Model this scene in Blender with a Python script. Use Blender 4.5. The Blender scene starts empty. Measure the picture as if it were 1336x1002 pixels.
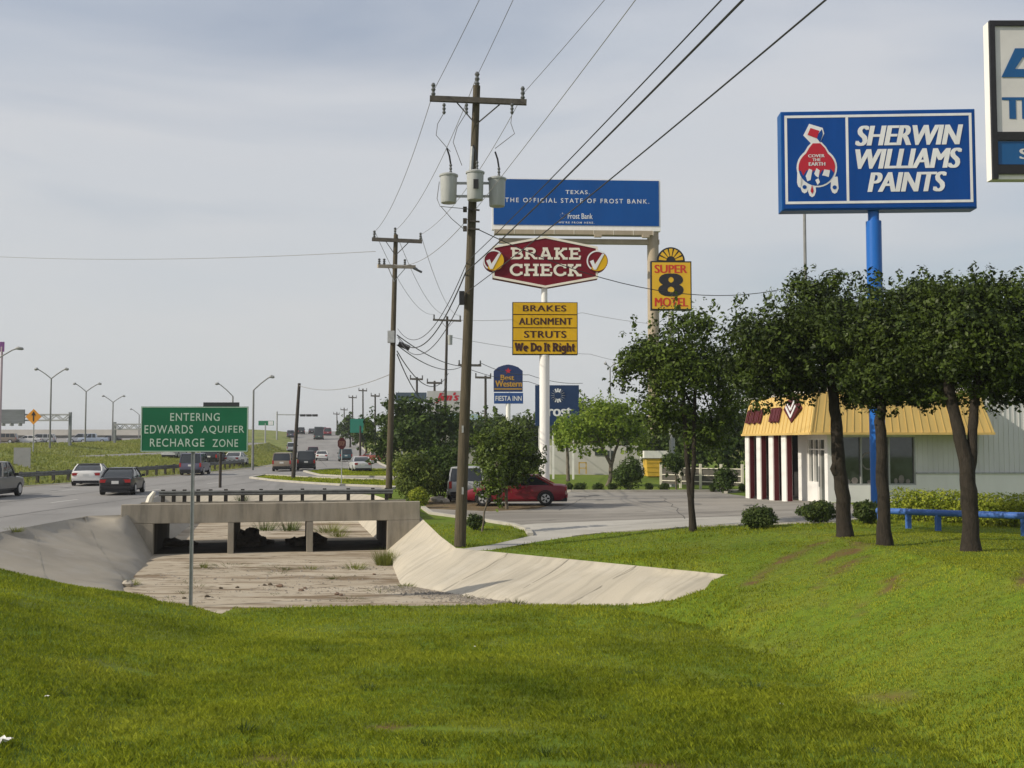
import bpy, math, random
import numpy as np
from mathutils import Vector, noise as mnoise
from mathutils.geometry import delaunay_2d_cdt
from mathutils.bvhtree import BVHTree

R = math.radians
random.seed(7)
rng = np.random.default_rng(7)
scene = bpy.context.scene
C = scene.collection

# ------------------------------------------------------------------ camera
F = 1400.0            # focal length in pixels of the 1336 x 1002 photograph
CAMZ = 2.57
PITCH = math.atan(76 / F)
cd = bpy.data.cameras.new('camera')
cd.sensor_width = 36.0
cd.lens = F / 1336 * 36
cd.clip_start = 0.1
cd.clip_end = 9000
cam = bpy.data.objects.new('camera', cd)
cam.location = (0, 0, CAMZ)
cam.rotation_euler = (R(90) + PITCH, 0, 0)
C.objects.link(cam)
scene.camera = cam

def ray(u, v):
    a, b = (u - 668) / F, (501 - v) / F
    ca, sa = math.cos(PITCH), math.sin(PITCH)
    return Vector((a, ca - b * sa, sa + b * ca))
def at(u, v, Y):
    d = ray(u, v)
    return Vector((0, 0, CAMZ)) + d * (Y / d.y)
def gp(u, v, z):
    d = ray(u, v)
    return Vector((0, 0, CAMZ)) + d * ((z - CAMZ) / d.z)
def px(Y):            # metres per photograph pixel at depth Y
    return Y / F

# ------------------------------------------------------------------ light
SUN_EL, SUN_AZ = R(33), R(-110)      # azimuth from +Y, clockwise positive: the sun stands left, a little behind
tosun = Vector((math.sin(SUN_AZ) * math.cos(SUN_EL), math.cos(SUN_AZ) * math.cos(SUN_EL), math.sin(SUN_EL)))
sl = bpy.data.lights.new('sun', 'SUN')
sl.energy = 3.3
sl.angle = R(0.5)
sl.color = (1.0, 0.90, 0.74)
so = bpy.data.objects.new('sun', sl)
so.rotation_euler = tosun.to_track_quat('Z', 'Y').to_euler()
so.location = (-40, -20, 60)
C.objects.link(so)

world = bpy.data.worlds.new('World')
scene.world = world
world.use_nodes = True
nt = world.node_tree
nt.nodes.clear()
def wn(t, **k):
    n = nt.nodes.new(t)
    for a, b in k.items():
        setattr(n, a, b)
    return n
wo = wn('ShaderNodeOutputWorld')
bg = wn('ShaderNodeBackground')
bg.inputs['Strength'].default_value = 0.10
sky = wn('ShaderNodeTexSky', sky_type='NISHITA')
sky.sun_disc = False
sky.sun_elevation = SUN_EL
sky.sun_rotation = SUN_AZ
sky.dust_density = 3.0
sky.air_density = 1.0
sky.ozone_density = 1.5
tc = wn('ShaderNodeTexCoord')
mp = wn('ShaderNodeMapping')
mp.inputs['Scale'].default_value = (1.0, 1.0, 4.2)
mp.inputs['Location'].default_value = (0.6, 0.1, 0.25)
n1 = wn('ShaderNodeTexNoise')
n1.inputs['Scale'].default_value = 1.35
n1.inputs['Detail'].default_value = 7
n1.inputs['Roughness'].default_value = 0.47
n1.inputs['Distortion'].default_value = 0.4
r1 = wn('ShaderNodeValToRGB')
r1.color_ramp.elements[0].position = 0.36
r1.color_ramp.elements[0].color = (0.46, 0.46, 0.46, 1)
r1.color_ramp.elements[1].position = 0.54
r1.color_ramp.elements[1].color = (0.97, 0.97, 0.97, 1)
n2 = wn('ShaderNodeTexNoise')
n2.inputs['Scale'].default_value = 3.1
n2.inputs['Detail'].default_value = 5
r2 = wn('ShaderNodeValToRGB')
r2.color_ramp.elements[0].position = 0.3
r2.color_ramp.elements[0].color = (4.75, 4.95, 5.05, 1)
r2.color_ramp.elements[1].position = 0.7
r2.color_ramp.elements[1].color = (5.15, 5.2, 5.15, 1)
mx = wn('ShaderNodeMixRGB')
nt.links.new(tc.outputs['Generated'], mp.inputs['Vector'])
nt.links.new(mp.outputs['Vector'], n1.inputs['Vector'])
nt.links.new(mp.outputs['Vector'], n2.inputs['Vector'])
nt.links.new(n1.outputs['Fac'], r1.inputs['Fac'])
nt.links.new(n2.outputs['Fac'], r2.inputs['Fac'])
nt.links.new(r1.outputs['Color'], mx.inputs['Fac'])
nt.links.new(sky.outputs['Color'], mx.inputs['Color1'])
sx = wn('ShaderNodeSeparateXYZ')
mr = wn('ShaderNodeMapRange')
mr.inputs['From Min'].default_value = 0.02
mr.inputs['From Max'].default_value = 0.42
hi_ = wn('ShaderNodeMixRGB', blend_type='MULTIPLY')
hi_.inputs['Color2'].default_value = (0.955, 0.975, 1.06, 1)
nt.links.new(tc.outputs['Generated'], sx.inputs[0])
nt.links.new(sx.outputs['Z'], mr.inputs['Value'])
nt.links.new(mr.outputs[0], hi_.inputs['Fac'])
nt.links.new(r2.outputs['Color'], hi_.inputs['Color1'])
nt.links.new(hi_.outputs['Color'], mx.inputs['Color2'])
nt.links.new(mx.outputs['Color'], bg.inputs['Color'])
nt.links.new(bg.outputs['Background'], wo.inputs['Surface'])

vs = scene.view_settings
vs.view_transform = 'Standard'
vs.look = 'None'
vs.exposure = 0.36
vs.gamma = 1.0
vs.use_curve_mapping = False
scene.cycles.use_adaptive_sampling = True
scene.cycles.max_bounces = 6
scene.cycles.transparent_max_bounces = 6

# ------------------------------------------------------------------ materials
MATS = {}
def mat(name, col, rough=0.7, var=0.12, scale=6.0, bump=0.0, bscale=30.0, spec=0.3, metal=0.0, stretch=None, coat=0.0, hue=None):
    """Principled material whose colour wanders by noise between two tones of the thing itself."""
    if name in MATS:
        return MATS[name]
    m = bpy.data.materials.new(name)
    m.use_nodes = True
    t = m.node_tree
    b = t.nodes['Principled BSDF']
    b.inputs['Roughness'].default_value = rough
    b.inputs['Specular IOR Level'].default_value = spec
    b.inputs['Metallic'].default_value = metal
    b.inputs['Coat Weight'].default_value = coat
    tcn = t.nodes.new('ShaderNodeTexCoord')
    mpn = t.nodes.new('ShaderNodeMapping')
    if stretch:
        mpn.inputs['Scale'].default_value = stretch
    t.links.new(tcn.outputs['Object'], mpn.inputs['Vector'])
    if var > 0:
        n = t.nodes.new('ShaderNodeTexNoise')
        n.inputs['Scale'].default_value = scale
        n.inputs['Detail'].default_value = 6
        n.inputs['Roughness'].default_value = 0.62
        t.links.new(mpn.outputs['Vector'], n.inputs['Vector'])
        r = t.nodes.new('ShaderNodeValToRGB')
        r.color_ramp.elements[0].position = 0.3
        r.color_ramp.elements[1].position = 0.7
        c2 = hue or [c * (1 + var) for c in col]
        c1 = [c * (1 - var) for c in col]
        r.color_ramp.elements[0].color = (*c1, 1)
        r.color_ramp.elements[1].color = (*[min(1, c) for c in c2], 1)
        t.links.new(n.outputs['Fac'], r.inputs['Fac'])
        t.links.new(r.outputs['Color'], b.inputs['Base Color'])
    else:
        b.inputs['Base Color'].default_value = (*col, 1)
    if bump > 0:
        n = t.nodes.new('ShaderNodeTexNoise')
        n.inputs['Scale'].default_value = bscale
        n.inputs['Detail'].default_value = 4
        t.links.new(mpn.outputs['Vector'], n.inputs['Vector'])
        bp = t.nodes.new('ShaderNodeBump')
        bp.inputs['Strength'].default_value = bump
        bp.inputs['Distance'].default_value = 0.03
        t.links.new(n.outputs['Fac'], bp.inputs['Height'])
        t.links.new(bp.outputs['Normal'], b.inputs['Normal'])
    MATS[name] = m
    return m

def leafmat(name, dark, light, trans=0.35, rough=0.55, clump=1.3):
    if name in MATS:
        return MATS[name]
    m = bpy.data.materials.new(name)
    m.use_nodes = True
    t = m.node_tree
    b = t.nodes['Principled BSDF']
    out = t.nodes['Material Output']
    b.inputs['Roughness'].default_value = rough
    b.inputs['Specular IOR Level'].default_value = 0.14
    g = t.nodes.new('ShaderNodeNewGeometry')
    n = t.nodes.new('ShaderNodeTexNoise')
    n.inputs['Scale'].default_value = clump
    n.inputs['Detail'].default_value = 3
    tcn = t.nodes.new('ShaderNodeTexCoord')
    t.links.new(tcn.outputs['Object'], n.inputs['Vector'])
    ad = t.nodes.new('ShaderNodeMath')
    ad.operation = 'MULTIPLY_ADD'
    ad.inputs[1].default_value = 0.55
    t.links.new(g.outputs['Random Per Island'], ad.inputs[0])
    sb = t.nodes.new('ShaderNodeMath')
    sb.operation = 'MULTIPLY_ADD'
    sb.inputs[1].default_value = 1.6
    sb.inputs[2].default_value = -0.55
    t.links.new(n.outputs['Fac'], sb.inputs[0])
    t.links.new(sb.outputs[0], ad.inputs[2])
    r = t.nodes.new('ShaderNodeValToRGB')
    r.color_ramp.elements[0].position = 0.1
    r.color_ramp.elements[0].color = (*dark, 1)
    r.color_ramp.elements[1].position = 0.95
    r.color_ramp.elements[1].color = (*light, 1)
    t.links.new(ad.outputs[0], r.inputs['Fac'])
    t.links.new(r.outputs['Color'], b.inputs['Base Color'])
    tr = t.nodes.new('ShaderNodeBsdfTranslucent')
    t.links.new(r.outputs['Color'], tr.inputs['Color'])
    ms = t.nodes.new('ShaderNodeMixShader')
    ms.inputs['Fac'].default_value = trans
    t.links.new(b.outputs[0], ms.inputs[1])
    t.links.new(tr.outputs[0], ms.inputs[2])
    t.links.new(ms.outputs[0], out.inputs['Surface'])
    MATS[name] = m
    return m

def layered(name, base, layers, rough=0.9, bump=0.4, bscale=25.0, spec=0.15):
    """base colour with stain/dirt layers: (colour, noise scale xyz, lo, hi, amount)"""
    m = bpy.data.materials.new(name)
    m.use_nodes = True
    t = m.node_tree
    b = t.nodes['Principled BSDF']
    b.inputs['Roughness'].default_value = rough
    b.inputs['Specular IOR Level'].default_value = spec
    tcn = t.nodes.new('ShaderNodeTexCoord')
    prev = None
    for i, (col, sc, lo, hi, amt) in enumerate(layers):
        mpn = t.nodes.new('ShaderNodeMapping')
        mpn.inputs['Scale'].default_value = sc[:3]
        mpn.inputs['Location'].default_value = (i * 3.7, i * 1.9, i)
        if len(sc) > 3:
            mpn.vector_type = 'TEXTURE'
            mpn.inputs['Scale'].default_value = [1 / s for s in sc[:3]]
            mpn.inputs['Rotation'].default_value = (0, 0, sc[3])
        n = t.nodes.new('ShaderNodeTexNoise')
        n.inputs['Scale'].default_value = 1
        n.inputs['Detail'].default_value = 7
        n.inputs['Roughness'].default_value = 0.6
        t.links.new(tcn.outputs['Object'], mpn.inputs['Vector'])
        t.links.new(mpn.outputs['Vector'], n.inputs['Vector'])
        r = t.nodes.new('ShaderNodeMapRange')
        r.inputs['From Min'].default_value = lo
        r.inputs['From Max'].default_value = hi
        r.inputs['To Max'].default_value = amt
        t.links.new(n.outputs['Fac'], r.inputs['Value'])
        mixn = t.nodes.new('ShaderNodeMixRGB')
        if prev is None:
            mixn.inputs['Color1'].default_value = (*base, 1)
        else:
            t.links.new(prev, mixn.inputs['Color1'])
        mixn.inputs['Color2'].default_value = (*col, 1)
        t.links.new(r.outputs[0], mixn.inputs['Fac'])
        prev = mixn.outputs['Color']
    t.links.new(prev, b.inputs['Base Color'])
    n = t.nodes.new('ShaderNodeTexNoise')
    n.inputs['Scale'].default_value = bscale
    n.inputs['Detail'].default_value = 5
    t.links.new(tcn.outputs['Object'], n.inputs['Vector'])
    bp = t.nodes.new('ShaderNodeBump')
    bp.inputs['Strength'].default_value = bump
    bp.inputs['Distance'].default_value = 0.03
    t.links.new(n.outputs['Fac'], bp.inputs['Height'])
    t.links.new(bp.outputs['Normal'], b.inputs['Normal'])
    MATS[name] = m
    return m

M_turf = layered('turf', (0.115, 0.175, 0.013), [((0.15, 0.18, 0.022), (0.5, 0.5, 0.5), 0.45, 0.62, 0.8), ((0.10, 0.085, 0.035), (1.7, 1.7, 1.7), 0.60, 0.72, 0.6), ((0.035, 0.06, 0.01), (6, 6, 6), 0.45, 0.7, 0.6)], bump=0.7)
def add_wear(m, col):
    t = m.node_tree
    b = t.nodes['Principled BSDF']
    src = b.inputs['Base Color'].links[0].from_socket
    a = t.nodes.new('ShaderNodeAttribute')
    a.attribute_name = 'wear'
    x = t.nodes.new('ShaderNodeMixRGB')
    x.inputs['Color2'].default_value = (*col, 1)
    t.links.new(a.outputs['Fac'], x.inputs['Fac'])
    t.links.new(src, x.inputs['Color1'])
    t.links.new(x.outputs['Color'], b.inputs['Base Color'])
add_wear(M_turf, (0.125, 0.072, 0.032))
M_far = layered('rough_grass', (0.185, 0.215, 0.050), [((0.215, 0.215, 0.072), (0.12, 0.12, 0.12), 0.4, 0.62, 0.85), ((0.10, 0.125, 0.03), (0.5, 0.25, 0.5), 0.45, 0.62, 0.8), ((0.22, 0.21, 0.09), (1.5, 1.5, 1.5), 0.55, 0.7, 0.3)], bump=0.4, bscale=5)
M_floor = layered('channel_concrete', (0.41, 0.355, 0.275), [((0.32, 0.27, 0.20), (0.25, 0.5, 1), 0.42, 0.62, 0.8), ((0.16, 0.115, 0.07), (0.28, 1.4, 1), 0.50, 0.62, 0.9), ((0.43, 0.395, 0.33), (1.2, 2, 1), 0.55, 0.7, 0.5), ((0.10, 0.07, 0.04), (1.6, 4.5, 1), 0.58, 0.66, 0.9)], bump=0.5)
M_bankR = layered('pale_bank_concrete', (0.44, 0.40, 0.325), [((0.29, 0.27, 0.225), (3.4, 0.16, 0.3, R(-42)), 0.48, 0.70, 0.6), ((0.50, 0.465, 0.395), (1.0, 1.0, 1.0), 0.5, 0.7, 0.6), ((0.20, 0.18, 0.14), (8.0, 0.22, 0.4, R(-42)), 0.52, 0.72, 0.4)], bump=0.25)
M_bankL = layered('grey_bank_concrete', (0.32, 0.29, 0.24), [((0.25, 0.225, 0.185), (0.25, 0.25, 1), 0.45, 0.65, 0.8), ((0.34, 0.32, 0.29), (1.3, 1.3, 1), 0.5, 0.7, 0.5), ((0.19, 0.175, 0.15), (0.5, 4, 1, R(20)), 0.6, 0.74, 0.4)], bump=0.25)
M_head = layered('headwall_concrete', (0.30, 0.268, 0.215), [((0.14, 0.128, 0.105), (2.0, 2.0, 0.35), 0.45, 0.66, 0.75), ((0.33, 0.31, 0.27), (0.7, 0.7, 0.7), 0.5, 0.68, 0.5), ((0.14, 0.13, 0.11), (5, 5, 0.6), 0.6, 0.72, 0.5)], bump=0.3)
M_road = layered('road_concrete', (0.235, 0.228, 0.22), [((0.19, 0.185, 0.178), (0.35, 0.03, 1, R(11)), 0.45, 0.62, 0.8), ((0.27, 0.265, 0.255), (0.15, 0.15, 1), 0.5, 0.7, 0.6), ((0.14, 0.137, 0.13), (0.9, 0.02, 1, R(11)), 0.6, 0.72, 0.5)], bump=0.2, rough=0.85)
M_lot = layered('lot_asphalt', (0.265, 0.25, 0.225), [((0.185, 0.173, 0.155), (0.10, 0.5, 1), 0.47, 0.62, 0.85), ((0.31, 0.295, 0.265), (0.3, 0.3, 1), 0.52, 0.7, 0.6), ((0.09, 0.085, 0.08), (0.6, 1.2, 1), 0.62, 0.72, 0.5)], bump=0.25)
M_apron = layered('apron_concrete', (0.40, 0.385, 0.35), [((0.31, 0.30, 0.27), (0.3, 0.6, 1), 0.45, 0.62, 0.7), ((0.24, 0.23, 0.21), (1.6, 1.6, 1), 0.6, 0.74, 0.5)], bump=0.2)
M_kerb = layered('kerb_concrete', (0.42, 0.40, 0.35), [((0.28, 0.26, 0.22), (1.5, 1.5, 1.5), 0.5, 0.7, 0.7)], bump=0.2)
M_floorshade = layered('floor_shade', (0.060, 0.048, 0.034), [((0.03, 0.025, 0.018), (1.5, 1.5, 1), 0.45, 0.65, 0.8)], bump=0.8)  # shade below the deck, painted on the channel floor as dark brown
M_wallshade = layered('wall_shade', (0.075, 0.068, 0.056), [((0.03, 0.027, 0.022), (1.5, 1.5, 0.7), 0.42, 0.65, 0.8)], bump=0.3)  # culvert's inner shade put into the concrete colour of piers and abutments
M_soil = layered('bare_soil', (0.17, 0.125, 0.075), [((0.10, 0.075, 0.045), (1.5, 1.5, 1), 0.45, 0.65, 0.8), ((0.10, 0.105, 0.03), (3, 3, 1), 0.55, 0.68, 0.7)], bump=0.8)

M_wood = mat('weathered_pole_wood', (0.082, 0.068, 0.044), 0.85, 0.45, 5.0, 0.6, 40, stretch=(6, 6, 0.35))
M_darkwood = mat('dark_pole_wood', (0.05, 0.042, 0.034), 0.85, 0.35, 5.0, 0.4, 40, stretch=(6, 6, 0.4))
M_arm = mat('crossarm_wood', (0.075, 0.068, 0.058), 0.85, 0.35, 4, 0.3)
M_palearm = mat('pale_crossarm', (0.36, 0.31, 0.24), 0.8, 0.25, 4)
M_porc = mat('insulator_porcelain', (0.09, 0.095, 0.095), 0.3, 0.15, 8, spec=0.5)
M_galv = mat('galvanised_steel', (0.36, 0.37, 0.37), 0.5, 0.2, 9, metal=0.35)
M_tank = mat('transformer_paint', (0.37, 0.385, 0.38), 0.45, 0.12, 3, stretch=(3, 3, 0.6))
M_wire = mat('wire_grey', (0.15, 0.15, 0.15), 0.6, 0.1, 2)
M_wirelight = mat('wire_pale', (0.26, 0.26, 0.26), 0.6, 0.1, 2)
M_cable = mat('cable_black', (0.035, 0.035, 0.035), 0.6, 0.1, 2)
M_black = mat('black_paint', (0.018, 0.018, 0.02), 0.5, 0.15, 6)
M_white = mat('white_paint', (0.78, 0.77, 0.74), 0.45, 0.06, 2.5, stretch=(2, 2, 0.4))
M_cream = mat('cream_paint', (0.72, 0.68, 0.58), 0.5, 0.08, 2)
M_rail = mat('guardrail_steel', (0.12, 0.125, 0.12), 0.7, 0.35, 4)
M_railpost = mat('guardrail_post', (0.040, 0.036, 0.030), 0.8, 0.3, 6)
M_tyre = mat('tyre_rubber', (0.018, 0.018, 0.018), 0.8, 0.2, 9)
M_rim = mat('wheel_alloy', (0.55, 0.55, 0.56), 0.35, 0.06, 6, metal=0.5)
M_glass = mat('dark_car_glass', (0.018, 0.022, 0.025), 0.06, 0.1, 3, spec=0.7)
M_winglass = mat('shop_window_glass', (0.045, 0.055, 0.055), 0.04, 0.5, 0.9, spec=0.8)
M_tail = mat('tail_lamp_red', (0.35, 0.012, 0.012), 0.25, 0.1, 9, spec=0.5)
M_headlamp = mat('head_lamp_clear', (0.7, 0.7, 0.68), 0.15, 0.05, 9, spec=0.6)
M_plate = mat('plate_white', (0.6, 0.6, 0.58), 0.5, 0.05, 9)
M_bark = mat('oak_bark', (0.030, 0.024, 0.018), 0.9, 0.4, 7, 0.9, 22, stretch=(2.5, 2.5, 0.7))
M_bark2 = mat('grey_bark', (0.13, 0.11, 0.085), 0.9, 0.35, 7, 0.6, 22, stretch=(2.5, 2.5, 0.7))
L_oak = leafmat('oak_leaf', (0.007, 0.015, 0.004), (0.072, 0.105, 0.015), 0.08, 0.45)
L_mid = leafmat('mid_leaf', (0.018, 0.036, 0.007), (0.120, 0.170, 0.024), 0.18, 0.45)
L_dark = leafmat('dark_leaf', (0.014, 0.032, 0.007), (0.080, 0.125, 0.020), 0.18)
L_light = leafmat('light_leaf', (0.09, 0.16, 0.014), (0.30, 0.39, 0.05), 0.42)
L_hedge = leafmat('hedge_leaf', (0.12, 0.18, 0.014), (0.42, 0.45, 0.05), 0.35, clump=2.2)
L_bush = leafmat('bush_leaf', (0.022, 0.045, 0.01), (0.085, 0.115, 0.025), 0.25, clump=3)
L_yel = leafmat('olive_leaf', (0.04, 0.055, 0.012), (0.14, 0.15, 0.035), 0.3, clump=2)
L_shrub = leafmat('shrub_leaf', (0.030, 0.055, 0.010), (0.155, 0.195, 0.036), 0.25, clump=2)
L_grass = leafmat('grass_blade', (0.125, 0.175, 0.008), (0.385, 0.430, 0.028), 0.5, 0.6, clump=0.35)
def add_dry(m, col):
    t = m.node_tree
    b = t.nodes['Principled BSDF']
    src = b.inputs['Base Color'].links[0].from_socket
    a = t.nodes.new('ShaderNodeAttribute')
    a.attribute_name = 'dry'
    x = t.nodes.new('ShaderNodeMixRGB')
    x.inputs['Color2'].default_value = (*col, 1)
    t.links.new(a.outputs['Fac'], x.inputs['Fac'])
    t.links.new(src, x.inputs['Color1'])
    for l in list(src.links):
        if l.to_node != x:
            t.links.new(x.outputs['Color'], l.to_socket)
add_dry(L_grass, (0.43, 0.46, 0.042))
L_weed = leafmat('weed_blade', (0.10, 0.12, 0.02), (0.22, 0.24, 0.05), 0.35)
def paint(name, col, coat=0.5):
    return mat(name, col, 0.32, 0.05, 2, coat=coat, spec=0.4)

# ------------------------------------------------------------------ mesh helpers
class MB:
    def __init__(s):
        s.v, s.f, s.m = [], [], []
    def add(s, vs_, fs_, mi=0):
        b = len(s.v)
        s.v += [tuple(p) for p in vs_]
        s.f += [tuple(b + i for i in f) for f in fs_]
        s.m += [mi] * len(fs_)
        return s
    def box(s, c, d, rz=0.0, rx=0.0, ry=0.0, mi=0):
        from mathutils import Euler
        e = Euler((rx, ry, rz)).to_matrix()
        h = Vector(d) / 2
        vv = []
        for sx in (-1, 1):
            for sy in (-1, 1):
                for sz in (-1, 1):
                    vv.append(Vector(c) + e @ Vector((sx * h.x, sy * h.y, sz * h.z)))
        return s.add(vv, [(0, 1, 3, 2), (4, 6, 7, 5), (0, 4, 5, 1), (2, 3, 7, 6), (0, 2, 6, 4), (1, 5, 7, 3)], mi)
    def bar(s, a, b, w, h=None, mi=0):
        a, b = Vector(a), Vector(b)
        h = h or w
        d = (b - a).normalized()
        up = Vector((0, 0, 1)) if abs(d.z) < 0.9 else Vector((0, 1, 0))
        x = d.cross(up).normalized() * w / 2
        y = x.cross(d).normalized() * h / 2
        vv = [a - x - y, a + x - y, a + x + y, a - x + y, b - x - y, b + x - y, b + x + y, b - x + y]
        return s.add(vv, [(0, 1, 2, 3), (7, 6, 5, 4), (0, 4, 5, 1), (1, 5, 6, 2), (2, 6, 7, 3), (3, 7, 4, 0)], mi)
    def tube(s, pts, rad, n=8, caps=True, mi=0):
        pts = [Vector(p) for p in pts]
        if not hasattr(rad, '__len__'):
            rad = [rad] * len(pts)
        vv, ff = [], []
        prevx = None
        for i, p in enumerate(pts):
            d = (pts[min(i + 1, len(pts) - 1)] - pts[max(i - 1, 0)]).normalized()
            if prevx is None:
                up = Vector((0, 0, 1)) if abs(d.z) < 0.9 else Vector((0, 1, 0))
                x = d.cross(up).normalized()
            else:
                x = (prevx - d * prevx.dot(d)).normalized()
            prevx = x
            y = d.cross(x)
            for k in range(n):
                a = 2 * math.pi * k / n
                vv.append(p + (x * math.cos(a) + y * math.sin(a)) * rad[i])
        for i in range(len(pts) - 1):
            for k in range(n):
                k2 = (k + 1) % n
                ff.append((i * n + k, i * n + k2, (i + 1) * n + k2, (i + 1) * n + k))
        if caps:
            ff.append(tuple(reversed(range(n))))
            ff.append(tuple(range((len(pts) - 1) * n, len(pts) * n)))
        return s.add(vv, ff, mi)
    def lathe(s, c, prof, n=14, mi=0):
        c = Vector(c)
        return s.tube([c + Vector((0, 0, z)) for r, z in prof], [max(r, 0.001) for r, z in prof], n, True, mi)
    def prism(s, poly, y0, y1, mi=0):
        """polygon in x,z extruded along y from y0 (front) to y1"""
        n = len(poly)
        vv = [(x, y0, z) for x, z in poly] + [(x, y1, z) for x, z in poly]
        ff = [tuple(range(n)), tuple(reversed(range(n, 2 * n)))]
        for i in range(n):
            j = (i + 1) % n
            ff.append((i, i + n, j + n, j))
        return s.add(vv, ff, mi)
    def build(s, name, m, parent=None, smooth=False, bevel=0.0):
        me = bpy.data.meshes.new(name)
        me.from_pydata(s.v, [], s.f)
        for x in (m if isinstance(m, (list, tuple)) else [m]):
            me.materials.append(x)
        if len(set(s.m)) > 1:
            me.polygons.foreach_set('material_index', s.m)
        import bmesh
        bm = bmesh.new()
        bm.from_mesh(me)
        bmesh.ops.recalc_face_normals(bm, faces=bm.faces)
        bm.to_mesh(me)
        bm.free()
        me.update()
        if smooth:
            me.set_sharp_from_angle(angle=R(38))
            for p in me.polygons:
                p.use_smooth = True
        o = bpy.data.objects.new(name, me)
        C.objects.link(o)
        if parent:
            o.parent = parent
        if bevel:
            b = o.modifiers.new('bevel', 'BEVEL')
            b.width = bevel
            b.segments = 2
            b.limit_method = 'ANGLE'
        return o

def tag(o, label=None, cat=None, group=None, kind=None):
    if label: o['label'] = label
    if cat: o['category'] = cat
    if group: o['group'] = group
    if kind: o['kind'] = kind
    return o
def thing(name, label, cat, loc=(0, 0, 0), rz=0.0, group=None):
    o = bpy.data.objects.new(name, None)
    o.empty_display_size = 0.3
    C.objects.link(o)
    o.location = loc
    o.rotation_euler = (0, 0, rz)
    return tag(o, label, cat, group)
def copy_tree(o, parent=None):
    c = o.copy()
    C.objects.link(c)
    if parent:
        c.parent = parent
    for ch in list(o.children):
        copy_tree(ch, c)
    return c
KIDS = {}
def index_kids(o):
    KIDS[o.name] = list(o.children)
    for c in o.children:
        index_kids(c)
def arc(cx, cz, r, a0, a1, n=12):
    return [(cx + r * math.cos(R(a0 + (a1 - a0) * i / n)), cz + r * math.sin(R(a0 + (a1 - a0) * i / n))) for i in range(n + 1)]
def disc(cx, cz, r, n=28):
    return [(cx + r * math.cos(2 * math.pi * i / n), cz + r * math.sin(2 * math.pi * i / n)) for i in range(n)]

# lettering: sans from the built-in face, fitted into a box on the sign's front (x right, z up, front is -y)
def sans(text, x0, x1, z0, z1, y, m, parent, name='lettering', bold=0.0, shear=0.0, space=1.0, depth=0.006):
    cu = bpy.data.curves.new(name, 'FONT')
    cu.body = text
    cu.size = 1.0
    cu.offset = 0.0 if bold > 0.02 else min(bold, 0.008)
    cu.shear = shear
    cu.space_character = space
    cu.resolution_u = 4
    tmp = bpy.data.objects.new('tmp', cu)
    C.objects.link(tmp)
    dg = bpy.context.evaluated_depsgraph_get()
    me = bpy.data.meshes.new_from_object(tmp.evaluated_get(dg))
    bpy.data.objects.remove(tmp)
    bpy.data.curves.remove(cu)
    n = len(me.vertices)
    co = np.zeros(n * 3)
    me.vertices.foreach_get('co', co)
    co = co.reshape(-1, 3)
    lo, hi = co.min(0), co.max(0)
    sh = (bold if bold > 0.02 else 0.0) * (z1 - z0) * 1.7
    out = np.zeros_like(co)
    out[:, 0] = x0 + sh + (co[:, 0] - lo[0]) / (hi[0] - lo[0]) * (x1 - x0 - 2 * sh)
    out[:, 2] = z0 + (co[:, 1] - lo[1]) / (hi[1] - lo[1]) * (z1 - z0)
    out[:, 1] = y
    fc = [tuple(p.vertices) for p in me.polygons]
    bpy.data.meshes.remove(me)
    lay = MB()
    for i, q in enumerate((0,) if sh <= 0 else (-1, -0.34, 0.34, 1)):
        lay.add([(p[0] + q * sh, p[1] - 0.0015 * i, p[2]) for p in out], fc)
    return lay.build(name, m, parent)

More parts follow.
